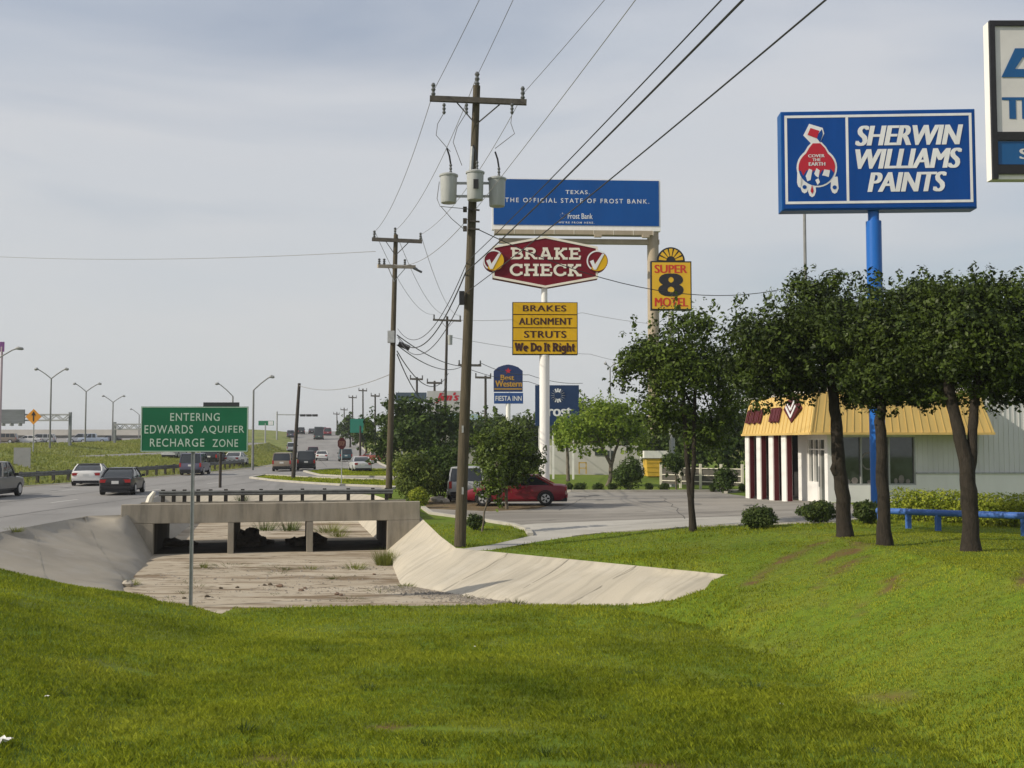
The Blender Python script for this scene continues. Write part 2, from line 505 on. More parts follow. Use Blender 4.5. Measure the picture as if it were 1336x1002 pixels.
# slab lettering: letters drawn as heavy strokes with bracket feet; each stroke lies a hair apart in depth
def A_(cx, cy, rx, ry, a0, a1, n=10):
    return [(cx + rx * math.cos(R(a0 + (a1 - a0) * i / n)), cy + ry * math.sin(R(a0 + (a1 - a0) * i / n))) for i in range(n + 1)]
SLAB = {
 'B': (0.78, [[(0.18, 0), (0.18, 1)], [(0.0, 0.93), (0.45, 0.93)] + A_(0.45, 0.725, 0.2, 0.205, 90, -90) + [(0.2, 0.52)], [(0.0, 0.07), (0.48, 0.07)] + A_(0.48, 0.295, 0.24, 0.225, -90, 90) + [(0.2, 0.52)]]),
 'R': (0.86, [[(0.18, 0), (0.18, 1)], [(0.0, 0.93), (0.45, 0.93)] + A_(0.45, 0.715, 0.22, 0.215, 90, -90) + [(0.2, 0.5)], [(0.42, 0.5), (0.68, 0.07), (0.86, 0.07)], [(0, 0.07), (0.36, 0.07)]]),
 'A': (0.92, [[(0.16, 0.04), (0.42, 0.97)], [(0.76, 0.04), (0.50, 0.97)], [(0.25, 0.33), (0.67, 0.33)], [(0, 0.07), (0.34, 0.07)], [(0.58, 0.07), (0.92, 0.07)], [(0.26, 0.94), (0.6, 0.94)]]),
 'K': (0.88, [[(0.18, 0), (0.18, 1)], [(0.2, 0.42), (0.66, 0.95)], [(0.36, 0.56), (0.68, 0.05)], [(0, 0.07), (0.36, 0.07)], [(0, 0.93), (0.36, 0.93)], [(0.52, 0.93), (0.84, 0.93)], [(0.55, 0.07), (0.88, 0.07)]]),
 'E': (0.76, [[(0.18, 0), (0.18, 1)], [(0, 0.93), (0.66, 0.93), (0.66, 0.7)], [(0, 0.07), (0.7, 0.07), (0.7, 0.32)], [(0.2, 0.5), (0.5, 0.5)], [(0.5, 0.62), (0.5, 0.38)]]),
 'C': (0.82, [A_(0.44, 0.5, 0.36, 0.44, 50, 310, 16), [(0.72, 1.0), (0.72, 0.66)], [(0.72, 0.34), (0.72, 0.1)]]),
 'H': (0.92, [[(0.18, 0), (0.18, 1)], [(0.74, 0), (0.74, 1)], [(0.2, 0.5), (0.72, 0.5)], [(0, 0.07), (0.36, 0.07)], [(0, 0.93), (0.36, 0.93)], [(0.56, 0.07), (0.92, 0.07)], [(0.56, 0.93), (0.92, 0.93)]]),
 'W': (1.25, [[(0.14, 0.96), (0.36, 0.03)], [(0.36, 0.03), (0.62, 0.96)], [(0.62, 0.96), (0.86, 0.03)], [(0.86, 0.03), (1.1, 0.96)], [(0, 0.93), (0.32, 0.93)], [(0.94, 0.93), (1.25, 0.93)]]),
 'D': (0.86, [[(0.18, 0), (0.18, 1)], [(0, 0.93), (0.38, 0.93)] + A_(0.38, 0.5, 0.4, 0.43, 90, -90, 14) + [(0, 0.07)]]),
 'I': (0.4, [[(0.2, 0), (0.2, 1)], [(0, 0.07), (0.4, 0.07)], [(0, 0.93), (0.4, 0.93)]]),
 'e': (0.62, [[(0.1, 0.36), (0.52, 0.36)], A_(0.31, 0.34, 0.23, 0.28, 0, 310, 14)]),
 'o': (0.66, [A_(0.33, 0.34, 0.24, 0.28, 0, 360, 16)]),
 't': (0.44, [[(0.18, 0.92), (0.18, 0.14)] + [(0.26, 0.06), (0.42, 0.1)], [(0, 0.62), (0.42, 0.62)]]),
 'i': (0.36, [[(0.18, 0), (0.18, 0.66)], [(0, 0.06), (0.36, 0.06)], [(0.02, 0.62), (0.2, 0.62)], [(0.1, 0.9), (0.27, 0.9)]]),
 'g': (0.64, [A_(0.28, 0.37, 0.2, 0.25, 0, 360, 14), [(0.5, 0.64), (0.5, -0.1)] + A_(0.3, -0.12, 0.2, 0.14, 0, -170, 8), [(0.44, 0.62), (0.64, 0.62)]]),
 'h': (0.72, [[(0.16, 0), (0.16, 1)], [(0.18, 0.46)] + A_(0.36, 0.42, 0.2, 0.2, 120, 0, 8) + [(0.56, 0.0)], [(0, 0.95), (0.18, 0.95)], [(0, 0.06), (0.32, 0.06)], [(0.42, 0.06), (0.72, 0.06)]]),
}
def slab(text, x0, x1, z0, z1, y, m, parent, wt=0.17, gap=0.08, name='lettering'):
    tot = sum(SLAB[c][0] if c != ' ' else 0.26 for c in text) + gap * (len(text) - 1)
    sx, sz = (x1 - x0) / tot, (z1 - z0)
    mb = MB()
    x = 0.0
    k = 0
    for c in text:
        if c == ' ':
            x += 0.26 + gap
            continue
        w, strokes = SLAB[c]
        for st in strokes:
            pts = [Vector((x0 + (x + p[0]) * sx, 0, z0 + p[1] * sz)) for p in st]
            L, Rr = [], []
            for i, p in enumerate(pts):
                d = (pts[min(i + 1, len(pts) - 1)] - pts[max(i - 1, 0)]).normalized()
                nrm = Vector((-d.z, 0, d.x)) * wt * 0.5 * (sz if abs(d.x) > 0.7 else (sz * 1.15))
                off = Vector((0, y - 0.0012 * (k % 9), 0))
                L.append(p + nrm + off)
                Rr.append(p - nrm + off)
            vv = L + Rr
            n = len(pts)
            mb.add(vv, [(i, i + 1, n + i + 1, n + i) for i in range(n - 1)])
            k += 1
        x += w + gap
    return mb.build(name, m, parent)

# ------------------------------------------------------------------ ground (one triangulated land surface cut into regions)
def vn2(x, y, s, seed=0):
    """value noise, numpy"""
    x, y = x / s + seed * 17.3, y / s + seed * 5.1
    xi, yi = np.floor(x).astype(np.int64), np.floor(y).astype(np.int64)
    fx, fy = x - xi, y - yi
    fx, fy = fx * fx * (3 - 2 * fx), fy * fy * (3 - 2 * fy)
    def h(a, b):
        q = np.sin(a * 127.1 + b * 311.7 + seed * 74.7) * 43758.5453
        return q - np.floor(q)
    return (h(xi, yi) * (1 - fx) + h(xi + 1, yi) * fx) * (1 - fy) + (h(xi, yi + 1) * (1 - fx) + h(xi + 1, yi + 1) * fx) * fy

FZ = -1.6
def g3(u, v, z):
    p = gp(u, v, z)
    return (p.x, p.y, z)
A0 = at(158, 659, 39.7)                    # left end of the near headwall
B0 = at(548, 659, 41.9)
bx = Vector((B0.x - A0.x, B0.y - A0.y, 0))
BL = bx.length
bx.normalize()
by = Vector((-bx.y, bx.x, 0))              # along the channel, away from the camera
def bl(x, y, z=0.0):
    return Vector((A0.x, A0.y, 0)) + bx * x + by * y + Vector((0, 0, z))
def b3(x, y, z):
    p = bl(x, y)
    return (p.x, p.y, z)
def bx_of(u, y=0.0):                       # local x along the headwall for a photograph column
    d = ray(u, 690)
    # solve (A + bx*t + by*y) x d = 0 in plan
    ax, ay = A0.x + by.x * y, A0.y + by.y * y
    return -(ax * d.y - ay * d.x) / (bx.x * d.y - bx.y * d.x)

xl, xr = bx_of(200), bx_of(505)
# floor
Fl = [b3(xl, 16.5, FZ), b3(xl, 0, FZ), g3(160, 768, FZ), g3(168, 778, FZ), g3(215, 789, FZ), g3(262, 795, FZ), g3(288, 801, FZ), g3(305, 794, FZ), g3(400, 792, FZ), g3(500, 790, FZ), g3(690, 791, FZ), g3(800, 793, FZ),
      g3(700, 789, FZ), g3(610, 778, FZ), g3(522, 762, FZ), g3(511, 735, FZ), b3(xr, 0, FZ), b3(xr - 0.2, 15, FZ)]
Lbank = [g3(160, 768, FZ), b3(xl, 0, FZ), b3(0.25, 0, -0.1), g3(115, 673, -0.15), g3(0, 694, -0.2), g3(-90, 714, -0.22), g3(-90, 722, -0.45), g3(0, 743, -0.82), g3(85, 764, -1.25), g3(168, 778, FZ)]
LbankFar = [b3(xl, 0, FZ), b3(xl, 16.5, FZ), b3(xl - 1.8, 17.5, -0.22), b3(xl - 1.6, 5.5, -0.15), b3(0.25, 0, -0.1)]
Rbank = [b3(xr, 0, FZ), g3(511, 735, FZ), g3(522, 762, FZ), g3(610, 778, FZ), g3(700, 789, FZ), g3(800, 793, FZ), g3(880, 783, -1.28), g3(920, 769, -1.03), g3(953, 750, -0.8), g3(595, 715, -0.7), g3(575, 700, -0.57), g3(548, 674, -0.4)]
RbankFar = [b3(xr, 0, FZ), b3(xr - 0.2, 15, FZ), b3(xr + 0.7, 16.0, -0.25), b3(xr + 1.3, 5.5, -0.2), g3(548, 674, -0.4)]
EndBank = [b3(xl, 16.5, FZ), b3(xr - 0.2, 15, FZ), b3(xr + 0.7, 16.0, -0.25), b3(xr - 1, 18.6, -0.2), b3(xl - 1.8, 17.5, -0.22)]
P = lambda *a: tuple(a)
roadR = [(-15.2, 2, -0.02), (-15.6, 12, -0.05), (-15.9, 22, -0.15), g3(-90, 714, -0.22), g3(0, 694, -0.2), g3(115, 673, -0.15), b3(0.25, 0, -0.1), b3(xl - 1.6, 5.5, -0.15), b3(xl - 1.8, 17.5, -0.22), b3(xr - 1, 18.6, -0.2),
         (-7.4, 62, -0.2), (-6.5, 68, -0.2), (-6.0, 78, -0.2), (-5.5, 92, -0.2), (-8.5, 99, -0.2), (-12.5, 112, -0.2), (-16.5, 135, -0.18), (-23.5, 180, 0.1), (-32, 225, 2.0), (-45, 305, 5.4), (-56, 360, 6.3), (-90, 480, 6.5)]
roadL = [(-120, 480, 6.5), (-82, 390, 6.4), (-65, 310, 5.5), (-49, 240, 2.6), (-36.5, 180, 0.1), (-31.5, 150, -0.18), (-28.6, 121, -0.15), (-28.3, 100, -0.18), (-29.0, 86, -0.2), (-30.5, 75, -0.2), (-31.6, 65, -0.2), (-32.2, 45, -0.2), (-33, 20, -0.1), (-33, 2, -0.05)]
Road = roadR + roadL
Island1 = [g3(u, v, -0.2) for u, v in ((327, 624), (345, 620.5), (400, 623.5), (450, 625.5), (502, 627), (530, 627), (520, 637), (502, 636), (450, 634), (400, 631), (355, 627.5))]
Island2 = [g3(u, v, -0.2) for u, v in ((397, 615.5), (427, 612.8), (465, 612.2), (520, 612.5), (520, 623.5), (502, 623), (450, 622.4), (416, 620.5))]
LotNear = [g3(552, 664, -0.35), g3(562, 671, -0.42), g3(630, 680, -0.5), g3(668, 686, -0.55), g3(688, 693, -0.6), g3(692, 699, -0.62), g3(720, 703, -0.65), g3(745, 700, -0.6), g3(790, 695, -0.5), g3(870, 690, -0.36), g3(960, 685, -0.2), g3(1040, 683, -0.08), g3(1090, 682, -0.02), g3(1120, 677, 0.0)]
LotFar = [(14.6, 44.0, -0.02), (13.7, 46.7, -0.03), (12.85, 58.5, -0.38), (12.5, 63, -0.42), g3(965, 641.5, -0.42), g3(850, 642, -0.4), g3(745, 642, -0.38), g3(700, 640, -0.36), g3(640, 642, -0.33), g3(560, 652, -0.33)]
Lot = LotNear + LotFar
Apron = [g3(595, 716.5, -0.69), g3(640, 711, -0.67), g3(692, 699, -0.62), g3(720, 703, -0.65), g3(745, 700, -0.6), g3(700, 707, -0.68), g3(640, 717.5, -0.7)]
ApronLot = [g3(692, 699, -0.62), g3(688, 693, -0.6), g3(668, 686, -0.55), g3(700, 683, -0.5), g3(860, 677, -0.33), g3(985, 673, -0.2), g3(1000, 683.5, -0.15), g3(960, 685, -0.2), g3(870, 690, -0.36), g3(790, 695, -0.5), g3(745, 700, -0.6), g3(720, 703, -0.65)]
Soil = [g3(552, 663.5, -0.35), g3(560, 652.5, -0.33), g3(640, 656, -0.3), g3(715, 660, -0.3), g3(700, 664, -0.33), g3(640, 667, -0.36)]
Freeway = [(-200, 118, 2.2), (-75, 118, 2.2), (-62, 150, 2.25), (-70, 215, 2.35), (-95, 300, 5.0), (-150, 480, 6.5), (-260, 480, 6.0), (-190, 300, 4.0), (-150, 215, 2.35), (-300, 160, 2.3)]
Ramp = [(-47.5, 100, 1.0), (-44.0, 100, 1.0), (-40.5, 140, 1.2), (-43, 190, 2.5), (-47, 190, 2.5), (-45, 140, 1.3)]

FloorShade = [b3(xl - 0.1, 0.35, FZ), b3(xr + 0.1, 0.35, FZ), b3(xr + 0.1, 4.6, FZ), b3(xl + 3.0, 4.9, FZ), b3(xl - 0.1, 4.4, FZ)]  # outline of the painted shade beneath the deck
lines = []        # (points with z or None, closed)
for poly in (Fl, Lbank, LbankFar, Rbank, RbankFar, EndBank, Road, Lot, Freeway, Ramp):
    lines.append((poly, True))
for poly in (Island1, Island2, Apron, ApronLot, Soil, FloorShade):
    lines.append((poly, True))
# break lines of the grass land
lines.append(([(2.8, 26.4, -1.57), (4.1, 24, -1.50), (4.9, 20, -1.36), (4.9, 14.3, -1.08), (5.0, 11, -0.86), (5.4, 8, -0.35)], False))
lines.append(([(10.4, 6, 0.45), (9.0, 11, 0.34), (8.6, 16, 0.28), (8.6, 21, 0.20), (8.8, 26, 0.06), (8.7, 30, -0.04), (7.4, 34, -0.2)], False))
lines.append(([(14, 8, 0.3), (14, 20, 0.08), (13.2, 30, 0.0), (13, 36, 0.0), (16, 44, 0.0), (30, 42, 0.1), (40, 20, 0.3)], False))
lines.append(([(-7.6, 26.3, -1.56), (-5.5, 18, -1.13), (-4.6, 11, -0.75), (-4.3, 8, -0.3)], False))
lines.append(([(-12.9, 26.6, -0.72), (-12.0, 20, -0.10), (-9.8, 12, 0.10), (-9.5, 8, 0.3)], False))
lines.append(([(-14.9, 2, 0.0), (-15.2, 12, -0.1), (-15.4, 22, -0.2), (-15.5, 27.5, -0.25)], False))
lines.append(([(-4.6, 11, -0.75), (5.2, 11, -0.75)], False))
lines.append(([(-5.3, 17, -1.08), (0, 17, -1.06), (4.9, 17, -1.20)], False))
lines.append(([(-20, 5.2, 0.7), (0, 5.2, 0.72), (12, 5.2, 0.75)], False))
lines.append(([(-20, 3.8, 0.95), (0, 3.8, 0.97), (14, 3.8, 0.95)], False))
lines.append(([(-20, -14, 0.95), (0, -14, 0.97), (14, -14, 0.95)], False))
# embankment left of the road: foot and crest
lines.append(([(-34, 20, 0.1), (-33.4, 45, 0.0), (-32.6, 65, -0.05), (-31.5, 75, -0.05), (-30, 87, -0.05), (-29.3, 100, 0), (-29.7, 121, 0), (-33, 150, 0.1), (-38.5, 180, 0.5), (-52, 240, 3.2), (-68, 310, 5.9)], False))
lines.append(([(-48, 20, 2.0), (-46, 60, 2.1), (-42, 80, 2.15), (-44, 95, 2.1), (-52, 112, 2.1), (-56, 150, 2.5), (-58, 190, 3.6), (-64, 235, 4.7), (-76, 300, 6.3), (-110, 400, 7.0)], False))
for poly in ([(-32, 96, 0.35), (-36, 150, 0.5), (-40.5, 180, 1.2)],):
    lines.append((poly, False))
# far land
lines.append(([(-6, 100, -0.3), (-10, 130, -0.2), (-15, 170, 0.2), (-25, 225, 2.2), (-38, 305, 5.6), (-60, 420, 6.3)], False))
lines.append(([(12, 70, -0.42), (12, 100, -0.4), (10, 160, 0.0), (0, 250, 3.0), (-10, 330, 5.2), (-10, 450, 6.0)], False))
lines.append(([(80, 40, 0.3), (80, 120, 0.3), (80, 250, 2.5), (80, 450, 5.5)], False))
lines.append(([(-2500, -14, 1), (2500, -14, 1), (2500, 6000, 8), (-2500, 6000, 8)], True))
lines.append(([(-900, 700, 7), (0, 700, 7), (900, 700, 7)], False))
lines.append(([(-420, 0, 1.5), (-420, 160, 2.0), (-420, 400, 5)], False))

tv, tz, te = [], [], []
def addline(pts, closed):
    n = len(pts)
    ids = []
    rngk = range(n if closed else n - 1)
    for i in rngk:
        a, b = pts[i], pts[(i + 1) % n]
        L = math.hypot(b[0] - a[0], b[1] - a[1])
        dist = math.hypot((a[0] + b[0]) / 2, (a[1] + b[1]) / 2)
        k = max(1, int(L / max(0.5, min(0.035 * dist, 80))))
        for j in range(k):
            t = j / k
            ids.append(len(tv))
            tv.append((a[0] + (b[0] - a[0]) * t, a[1] + (b[1] - a[1]) * t))
            tz.append(a[2] + (b[2] - a[2]) * t)
    if not closed:
        ids.append(len(tv))
        tv.append(pts[-1][:2])
        tz.append(pts[-1][2])
    for i in range(len(ids) - 1):
        te.append((ids[i], ids[i + 1]))
    if closed:
        te.append((ids[-1], ids[0]))
for pts, cl in lines:
    addline(pts, cl)
def grid(x0, x1, y0, y1, st, hole=None):
    for x in np.arange(x0, x1, st):
        for y in np.arange(y0, y1, st):
            xx, yy = x + rng.uniform(-.3, .3) * st, y + rng.uniform(-.3, .3) * st
            if hole and hole[0] < xx < hole[1] and hole[2] < yy < hole[3]:
                continue
            tv.append((xx, yy))
            tz.append(None)
grid(-19, 17, 4, 40, 0.55)
grid(5, 10.8, 15, 31, 0.3)
grid(-60, 45, -10, 130, 3.5, (-19, 17, 4, 40))
grid(-300, 250, -10, 520, 22, (-60, 45, -10, 130))
grid(-2400, 2400, 500, 5900, 300)
ov, oe, of, orv, _, _ = delaunay_2d_cdt([Vector(p) for p in tv], te, [], 0, 1e-4, True)
N = len(ov)
GX = np.array([p.x for p in ov])
GY = np.array([p.y for p in ov])
GZ = np.full(N, np.nan)
for i, src in enumerate(orv):
    for s_ in src:
        if tz[s_] is not None:
            GZ[i] = tz[s_]
            break
fixed = ~np.isnan(GZ)
T = np.array([list(f) for f in of if len(f) == 3])
E = np.unique(np.sort(np.vstack([T[:, [0, 1]], T[:, [1, 2]], T[:, [2, 0]]]), axis=1), axis=0)
ei, ej = E[:, 0], E[:, 1]
w = 1.0 / np.maximum(np.hypot(GX[ei] - GX[ej], GY[ei] - GY[ej]), 1e-3)
deg = np.bincount(ei, w, N) + np.bincount(ej, w, N)
def lap(z):
    return deg * z - np.bincount(ei, w * z[ej], N) - np.bincount(ej, w * z[ei], N)
z = np.where(fixed, GZ, 0.0)
free = (~fixed).astype(float)
b_ = -lap(z) * free
x_ = np.zeros(N)
r_ = b_.copy()
Dg = np.where(deg > 0, deg, 1)
zz = r_ / Dg
p_ = zz.copy()
rz = r_ @ zz
for it in range(600):
    Ap = lap(p_) * free
    al = rz / max(p_ @ Ap, 1e-20)
    x_ += al * p_
    r_ -= al * Ap
    if np.abs(r_).max() < 1e-5:
        break
    zz = r_ / Dg
    rz2 = r_ @ zz
    p_ = zz + (rz2 / rz) * p_
    rz = rz2
GZ = np.where(fixed, GZ, x_)
bumps = (vn2(GX, GY, 1.7, 1) - 0.5) * 0.10 + (vn2(GX, GY, 5.0, 2) - 0.5) * 0.10
CX, CY = GX[T].mean(1), GY[T].mean(1)
def inpoly(poly, x, y):
    r = np.zeros(len(x), bool)
    n = len(poly)
    for i in range(n):
        x1, y1, x2, y2 = poly[i][0], poly[i][1], poly[(i + 1) % n][0], poly[(i + 1) % n][1]
        c = ((y1 > y) != (y2 > y))
        with np.errstate(divide='ignore', invalid='ignore'):
            r ^= c & (x < (x2 - x1) * (y - y1) / (y2 - y1 + 1e-12) + x1)
    return r
REG = ['lawn', 'embankment', 'frontage_road', 'parking_lot', 'channel_floor', 'left_bank', 'right_bank', 'end_bank', 'traffic_island', 'sidewalk', 'driveway_apron', 'bare_soil_strip', 'freeway', 'exit_ramp', 'floor_shade']
reg = np.zeros(len(T), int)
reg[(CX < -16.0) | (CY > 140)] = 1
def setr(poly, k):
    reg[inpoly(poly, CX, CY)] = k
setr(Road, 2); setr(Lot, 3); setr(Soil, 11); setr(ApronLot, 10); setr(Apron, 9)
setr(Fl, 4); setr(Lbank, 5); setr(LbankFar, 5); setr(Rbank, 6); setr(RbankFar, 6); setr(EndBank, 7)
setr(Island1, 8); setr(Island2, 8); setr(Freeway, 12); setr(Ramp, 13); setr(FloorShade, 14)
hard = np.zeros(N, bool)
hard[np.unique(T[reg != 0])] = True
GZ = GZ + np.where(fixed | hard, 0, bumps) * (GY < 36) * (GY > 9)
RM = [M_turf, M_far, M_road, M_lot, M_floor, M_bankL, M_bankR, M_bankR, M_turf, M_apron, M_apron, M_soil, M_road, M_road, M_floorshade]

WORN = ((9.1, 29.9, 6.7, 27.2, 0.20), (6.7, 27.2, 5.5, 25.4, 0.17), (9.3, 27.2, 8.1, 26.4, 0.18), (8.3, 25.6, 6.6, 23.4, 0.12), (8.9, 27.6, 7.4, 26.0, 0.13), (9.9, 20.5, 8.6, 18.2, 0.13), (7.0, 21.5, 6.3, 20.0, 0.08), (-6.6, 17.2, -5.6, 16.8, 0.22), (-1.7, 13.2, 0.2, 13.0, 0.14), (-2.6, 11.6, 2.8, 11.1, 0.14), (5.0, 15.5, 5.5, 14.9, 0.14), (8.2, 22.6, 7.2, 21.0, 0.07))
def wear(x, y):
    w_ = np.zeros(len(x))
    for (x0, y0, x1, y1, r_) in WORN:
        dx, dy = x1 - x0, y1 - y0
        f = np.clip(((x - x0) * dx + (y - y0) * dy) / (dx * dx + dy * dy), 0, 1)
        dd = np.hypot(x - x0 - f * dx, y - y0 - f * dy)
        w_ = np.maximum(w_, np.exp(-(dd / r_) ** 2))
    return np.clip(w_ * (0.35 + 1.3 * vn2(x, y, 0.5, 21)), 0, 1)
def npmesh(name, V, Fq, mats, parent=None, smooth=False):
    me = bpy.data.meshes.new(name)
    V = np.ascontiguousarray(V, dtype=np.float32)
    Fq = np.ascontiguousarray(Fq, dtype=np.int32)
    k = Fq.shape[1]
    me.vertices.add(len(V))
    me.vertices.foreach_set('co', V.ravel())
    me.loops.add(Fq.size)
    me.loops.foreach_set('vertex_index', Fq.ravel())
    me.polygons.add(len(Fq))
    me.polygons.foreach_set('loop_start', np.arange(0, Fq.size, k, dtype=np.int32))
    if smooth:
        me.polygons.foreach_set('use_smooth', np.ones(len(Fq), dtype=bool))
    me.update(calc_edges=True)
    for m in mats if isinstance(mats, (list, tuple)) else [mats]:
        me.materials.append(m)
    o = bpy.data.objects.new(name, me)
    C.objects.link(o)
    if parent:
        o.parent = parent
    return o

for k, nm in enumerate(REG):
    tt = T[reg == k]
    if not len(tt):
        continue
    u_, inv = np.unique(tt, return_inverse=True)
    V = np.column_stack([GX[u_], GY[u_], GZ[u_]])
    Fq = inv.reshape(-1, 3)
    a, b, c = V[Fq[:, 0]], V[Fq[:, 1]], V[Fq[:, 2]]
    flip = np.cross(b - a, c - a)[:, 2] < 0
    Fq[flip] = Fq[flip][:, ::-1]
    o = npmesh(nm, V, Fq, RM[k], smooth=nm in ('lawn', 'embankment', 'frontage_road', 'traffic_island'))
    tag(o, kind='structure')
    if nm == 'lawn':
        at_ = o.data.attributes.new('wear', 'FLOAT', 'POINT')
        at_.data.foreach_set('value', wear(V[:, 0], V[:, 1]).astype(np.float32))

GV = [Vector((x, y, zq)) for x, y, zq in zip(GX, GY, GZ)]
BVH = BVHTree.FromPolygons(GV, [tuple(t) for t in T])
def H(x, y):
    h = BVH.ray_cast(Vector((x, y, 200)), Vector((0, 0, -1)))
    return h[0].z if h[0] else 0.0
def ground(u, Y):
    p = at(u, 577, Y)
    return Vector((p.x, Y, H(p.x, Y)))
def foot(u, v):
    """where the sight line through a photograph pixel meets the land"""
    d = ray(u, v)
    h = BVH.ray_cast(Vector((0, 0, CAMZ)), d)
    return Vector(h[0]) if h[0] else at(u, v, 400)

# ------------------------------------------------------------------ kerbs and road markings
def foot0(u, v):
    d = ray(u, v)
    h = BVH.ray_cast(Vector((0, 0, CAMZ)), d)
    return tuple(h[0])
def strip(name, pts, wd, hgt, m, off=0.0, kind='structure'):
    """a low bar that follows the land along a line"""
    mb = MB()
    fine = []
    for i in range(len(pts) - 1):
        a, b = Vector(pts[i][:2]), Vector(pts[i + 1][:2])
        k = max(1, int((b - a).length / 0.8))
        for j in range(k):
            fine.append(a.lerp(b, j / k))
    fine.append(Vector(pts[-1][:2]))
    vv, ff = [], []
    for i, p in enumerate(fine):
        d = (fine[min(i + 1, len(fine) - 1)] - fine[max(i - 1, 0)]).normalized()
        n = Vector((-d.y, d.x)) * wd / 2
        z0 = H(p.x, p.y)
        za, zb = H(p.x - n.x, p.y - n.y), H(p.x + n.x, p.y + n.y)
        if hgt > 0.02:
            zt = max(za, zb, z0) + hgt
            vv += [(p.x - n.x, p.y - n.y, za - 0.1), (p.x - n.x, p.y - n.y, zt), (p.x + n.x, p.y + n.y, zt), (p.x + n.x, p.y + n.y, zb - 0.1)]
        else:
            vv += [(p.x - n.x, p.y - n.y, za + hgt), (p.x + n.x, p.y + n.y, zb + hgt)]
    q = 4 if hgt > 0.02 else 2
    for i in range(len(fine) - 1):
        for k in range(q - 1):
            ff.append((i * q + k, i * q + k + 1, (i + 1) * q + k + 1, (i + 1) * q + k))
    if q == 4:
        ff += [(0, 1, 2, 3), tuple(len(vv) - 4 + k for k in (3, 2, 1, 0))]
    mb.add(vv, ff)
    return tag(mb.build(name, m), kind=kind)
strip('island_kerb', Island1 + Island1[:1], 0.22, 0.13, M_kerb)
strip('island_kerb', Island2 + Island2[:1], 0.22, 0.13, M_kerb)
strip('lot_kerb', LotNear[:6], 0.2, 0.10, M_kerb)
strip('lot_kerb', [g3(745, 700, -0.6), g3(790, 695, -0.5), g3(870, 690, -0.36), g3(960, 685, -0.2), g3(1040, 683, -0.08), g3(1090, 682, -0.02), g3(1120, 677, 0)], 0.16, 0.03, M_kerb)
strip('lot_kerb', LotFar[3:8], 0.22, 0.13, M_kerb)
strip('road_kerb', roadR[10:20], 0.25, 0.13, M_kerb)

0 and strip('bank_rim', [g3(548, 674, -0.4), g3(575, 700, -0.57), g3(595, 715, -0.7), g3(953, 750, -0.8)], 0.16, 0.012, M_bankR)
M_line = mat('worn_road_paint', (0.50, 0.49, 0.46), 0.8, 0.25, 3)
M_yline = mat('worn_yellow_paint', (0.42, 0.32, 0.08), 0.8, 0.25, 3)
for k in range(14):
    t0 = k * 11.5
    for off, x0 in ((0, -21.2), (1, -26.2)):
        def lx(y):
            a = np.interp(y, [p[1] for p in roadR[1:]], [p[0] for p in roadR[1:]]) if False else 0
            return float(np.interp(y, [2, 60, 121, 180, 240, 310], [x0, x0 + 0.3, (-23.5 if off else -18.2), (-32.4 if off else -28.2), (-44 if off else -39.5), (-58.5 if off else -52)]))
        y0 = 26 + t0
        strip('lane_marking', [(lx(y), y) for y in (y0, y0 + 1.5, y0 + 3.0)], 0.14, 0.008, M_line)
M_crack = mat('crack_filler', (0.075, 0.072, 0.07), 0.9, 0.3, 3)
q = random.Random(4)
for (x0, y0, x1, y1) in ((-0.5, 41.5, 9.5, 43.5), (2.0, 46.0, 4.5, 60.0), (6.5, 40.5, 8.0, 58.0), (-1.0, 52.0, 12.0, 54.5), (3, 38.6, 12, 41.2), (-27, 44, -18, 49), (-30, 58, -17.5, 63), (-28, 38, -17, 41)):
    pts_ = []
    for k in range(14):
        f = k / 13
        pts_.append((x0 + (x1 - x0) * f + q.uniform(-.12, .12), y0 + (y1 - y0) * f + q.uniform(-.12, .12)))
    strip('pavement_crack', pts_, 0.035, 0.006, M_crack)
M_oil = mat('oil_stain', (0.10, 0.096, 0.09), 0.6, 0.4, 2)
for k in range(16):
    cx_, cy_ = (q.uniform(0.5, 11.5), q.uniform(43, 60)) if k < 9 else (q.uniform(-29, -18.5), q.uniform(36, 70))
    r_ = q.uniform(.2, .55)
    n = 14
    vv = []
    for i in range(n):
        a = 2 * math.pi * i / n
        rr = r_ * q.uniform(.7, 1.2)
        x, y = cx_ + rr * math.cos(a), cy_ + rr * 1.6 * math.sin(a)
        vv.append((x, y, H(x, y) + 0.005))
    vv.append((cx_, cy_, H(cx_, cy_) + 0.006))
    tag(MB().add(vv, [(i, (i + 1) % n, n) for i in range(n)]).build('oil_stain', M_oil), kind='structure')
M_seal = mat('joint_sealant', (0.09, 0.088, 0.085), 0.8, 0.3, 3)
for x0, x1, x2 in ((-18.8, -16.4, -22.2), (-23.6, -20.8, -29.5)):
    strip('road_joint', [(x0, 24), (x0 + 0.3, 60), (x1, 121), (x2 - 3, 180)], 0.07, 0.006, M_seal)
strip('edge_line', [(p[0] + 1.0, p[1]) for p in reversed(roadL[4:13])], 0.14, 0.008, M_yline)
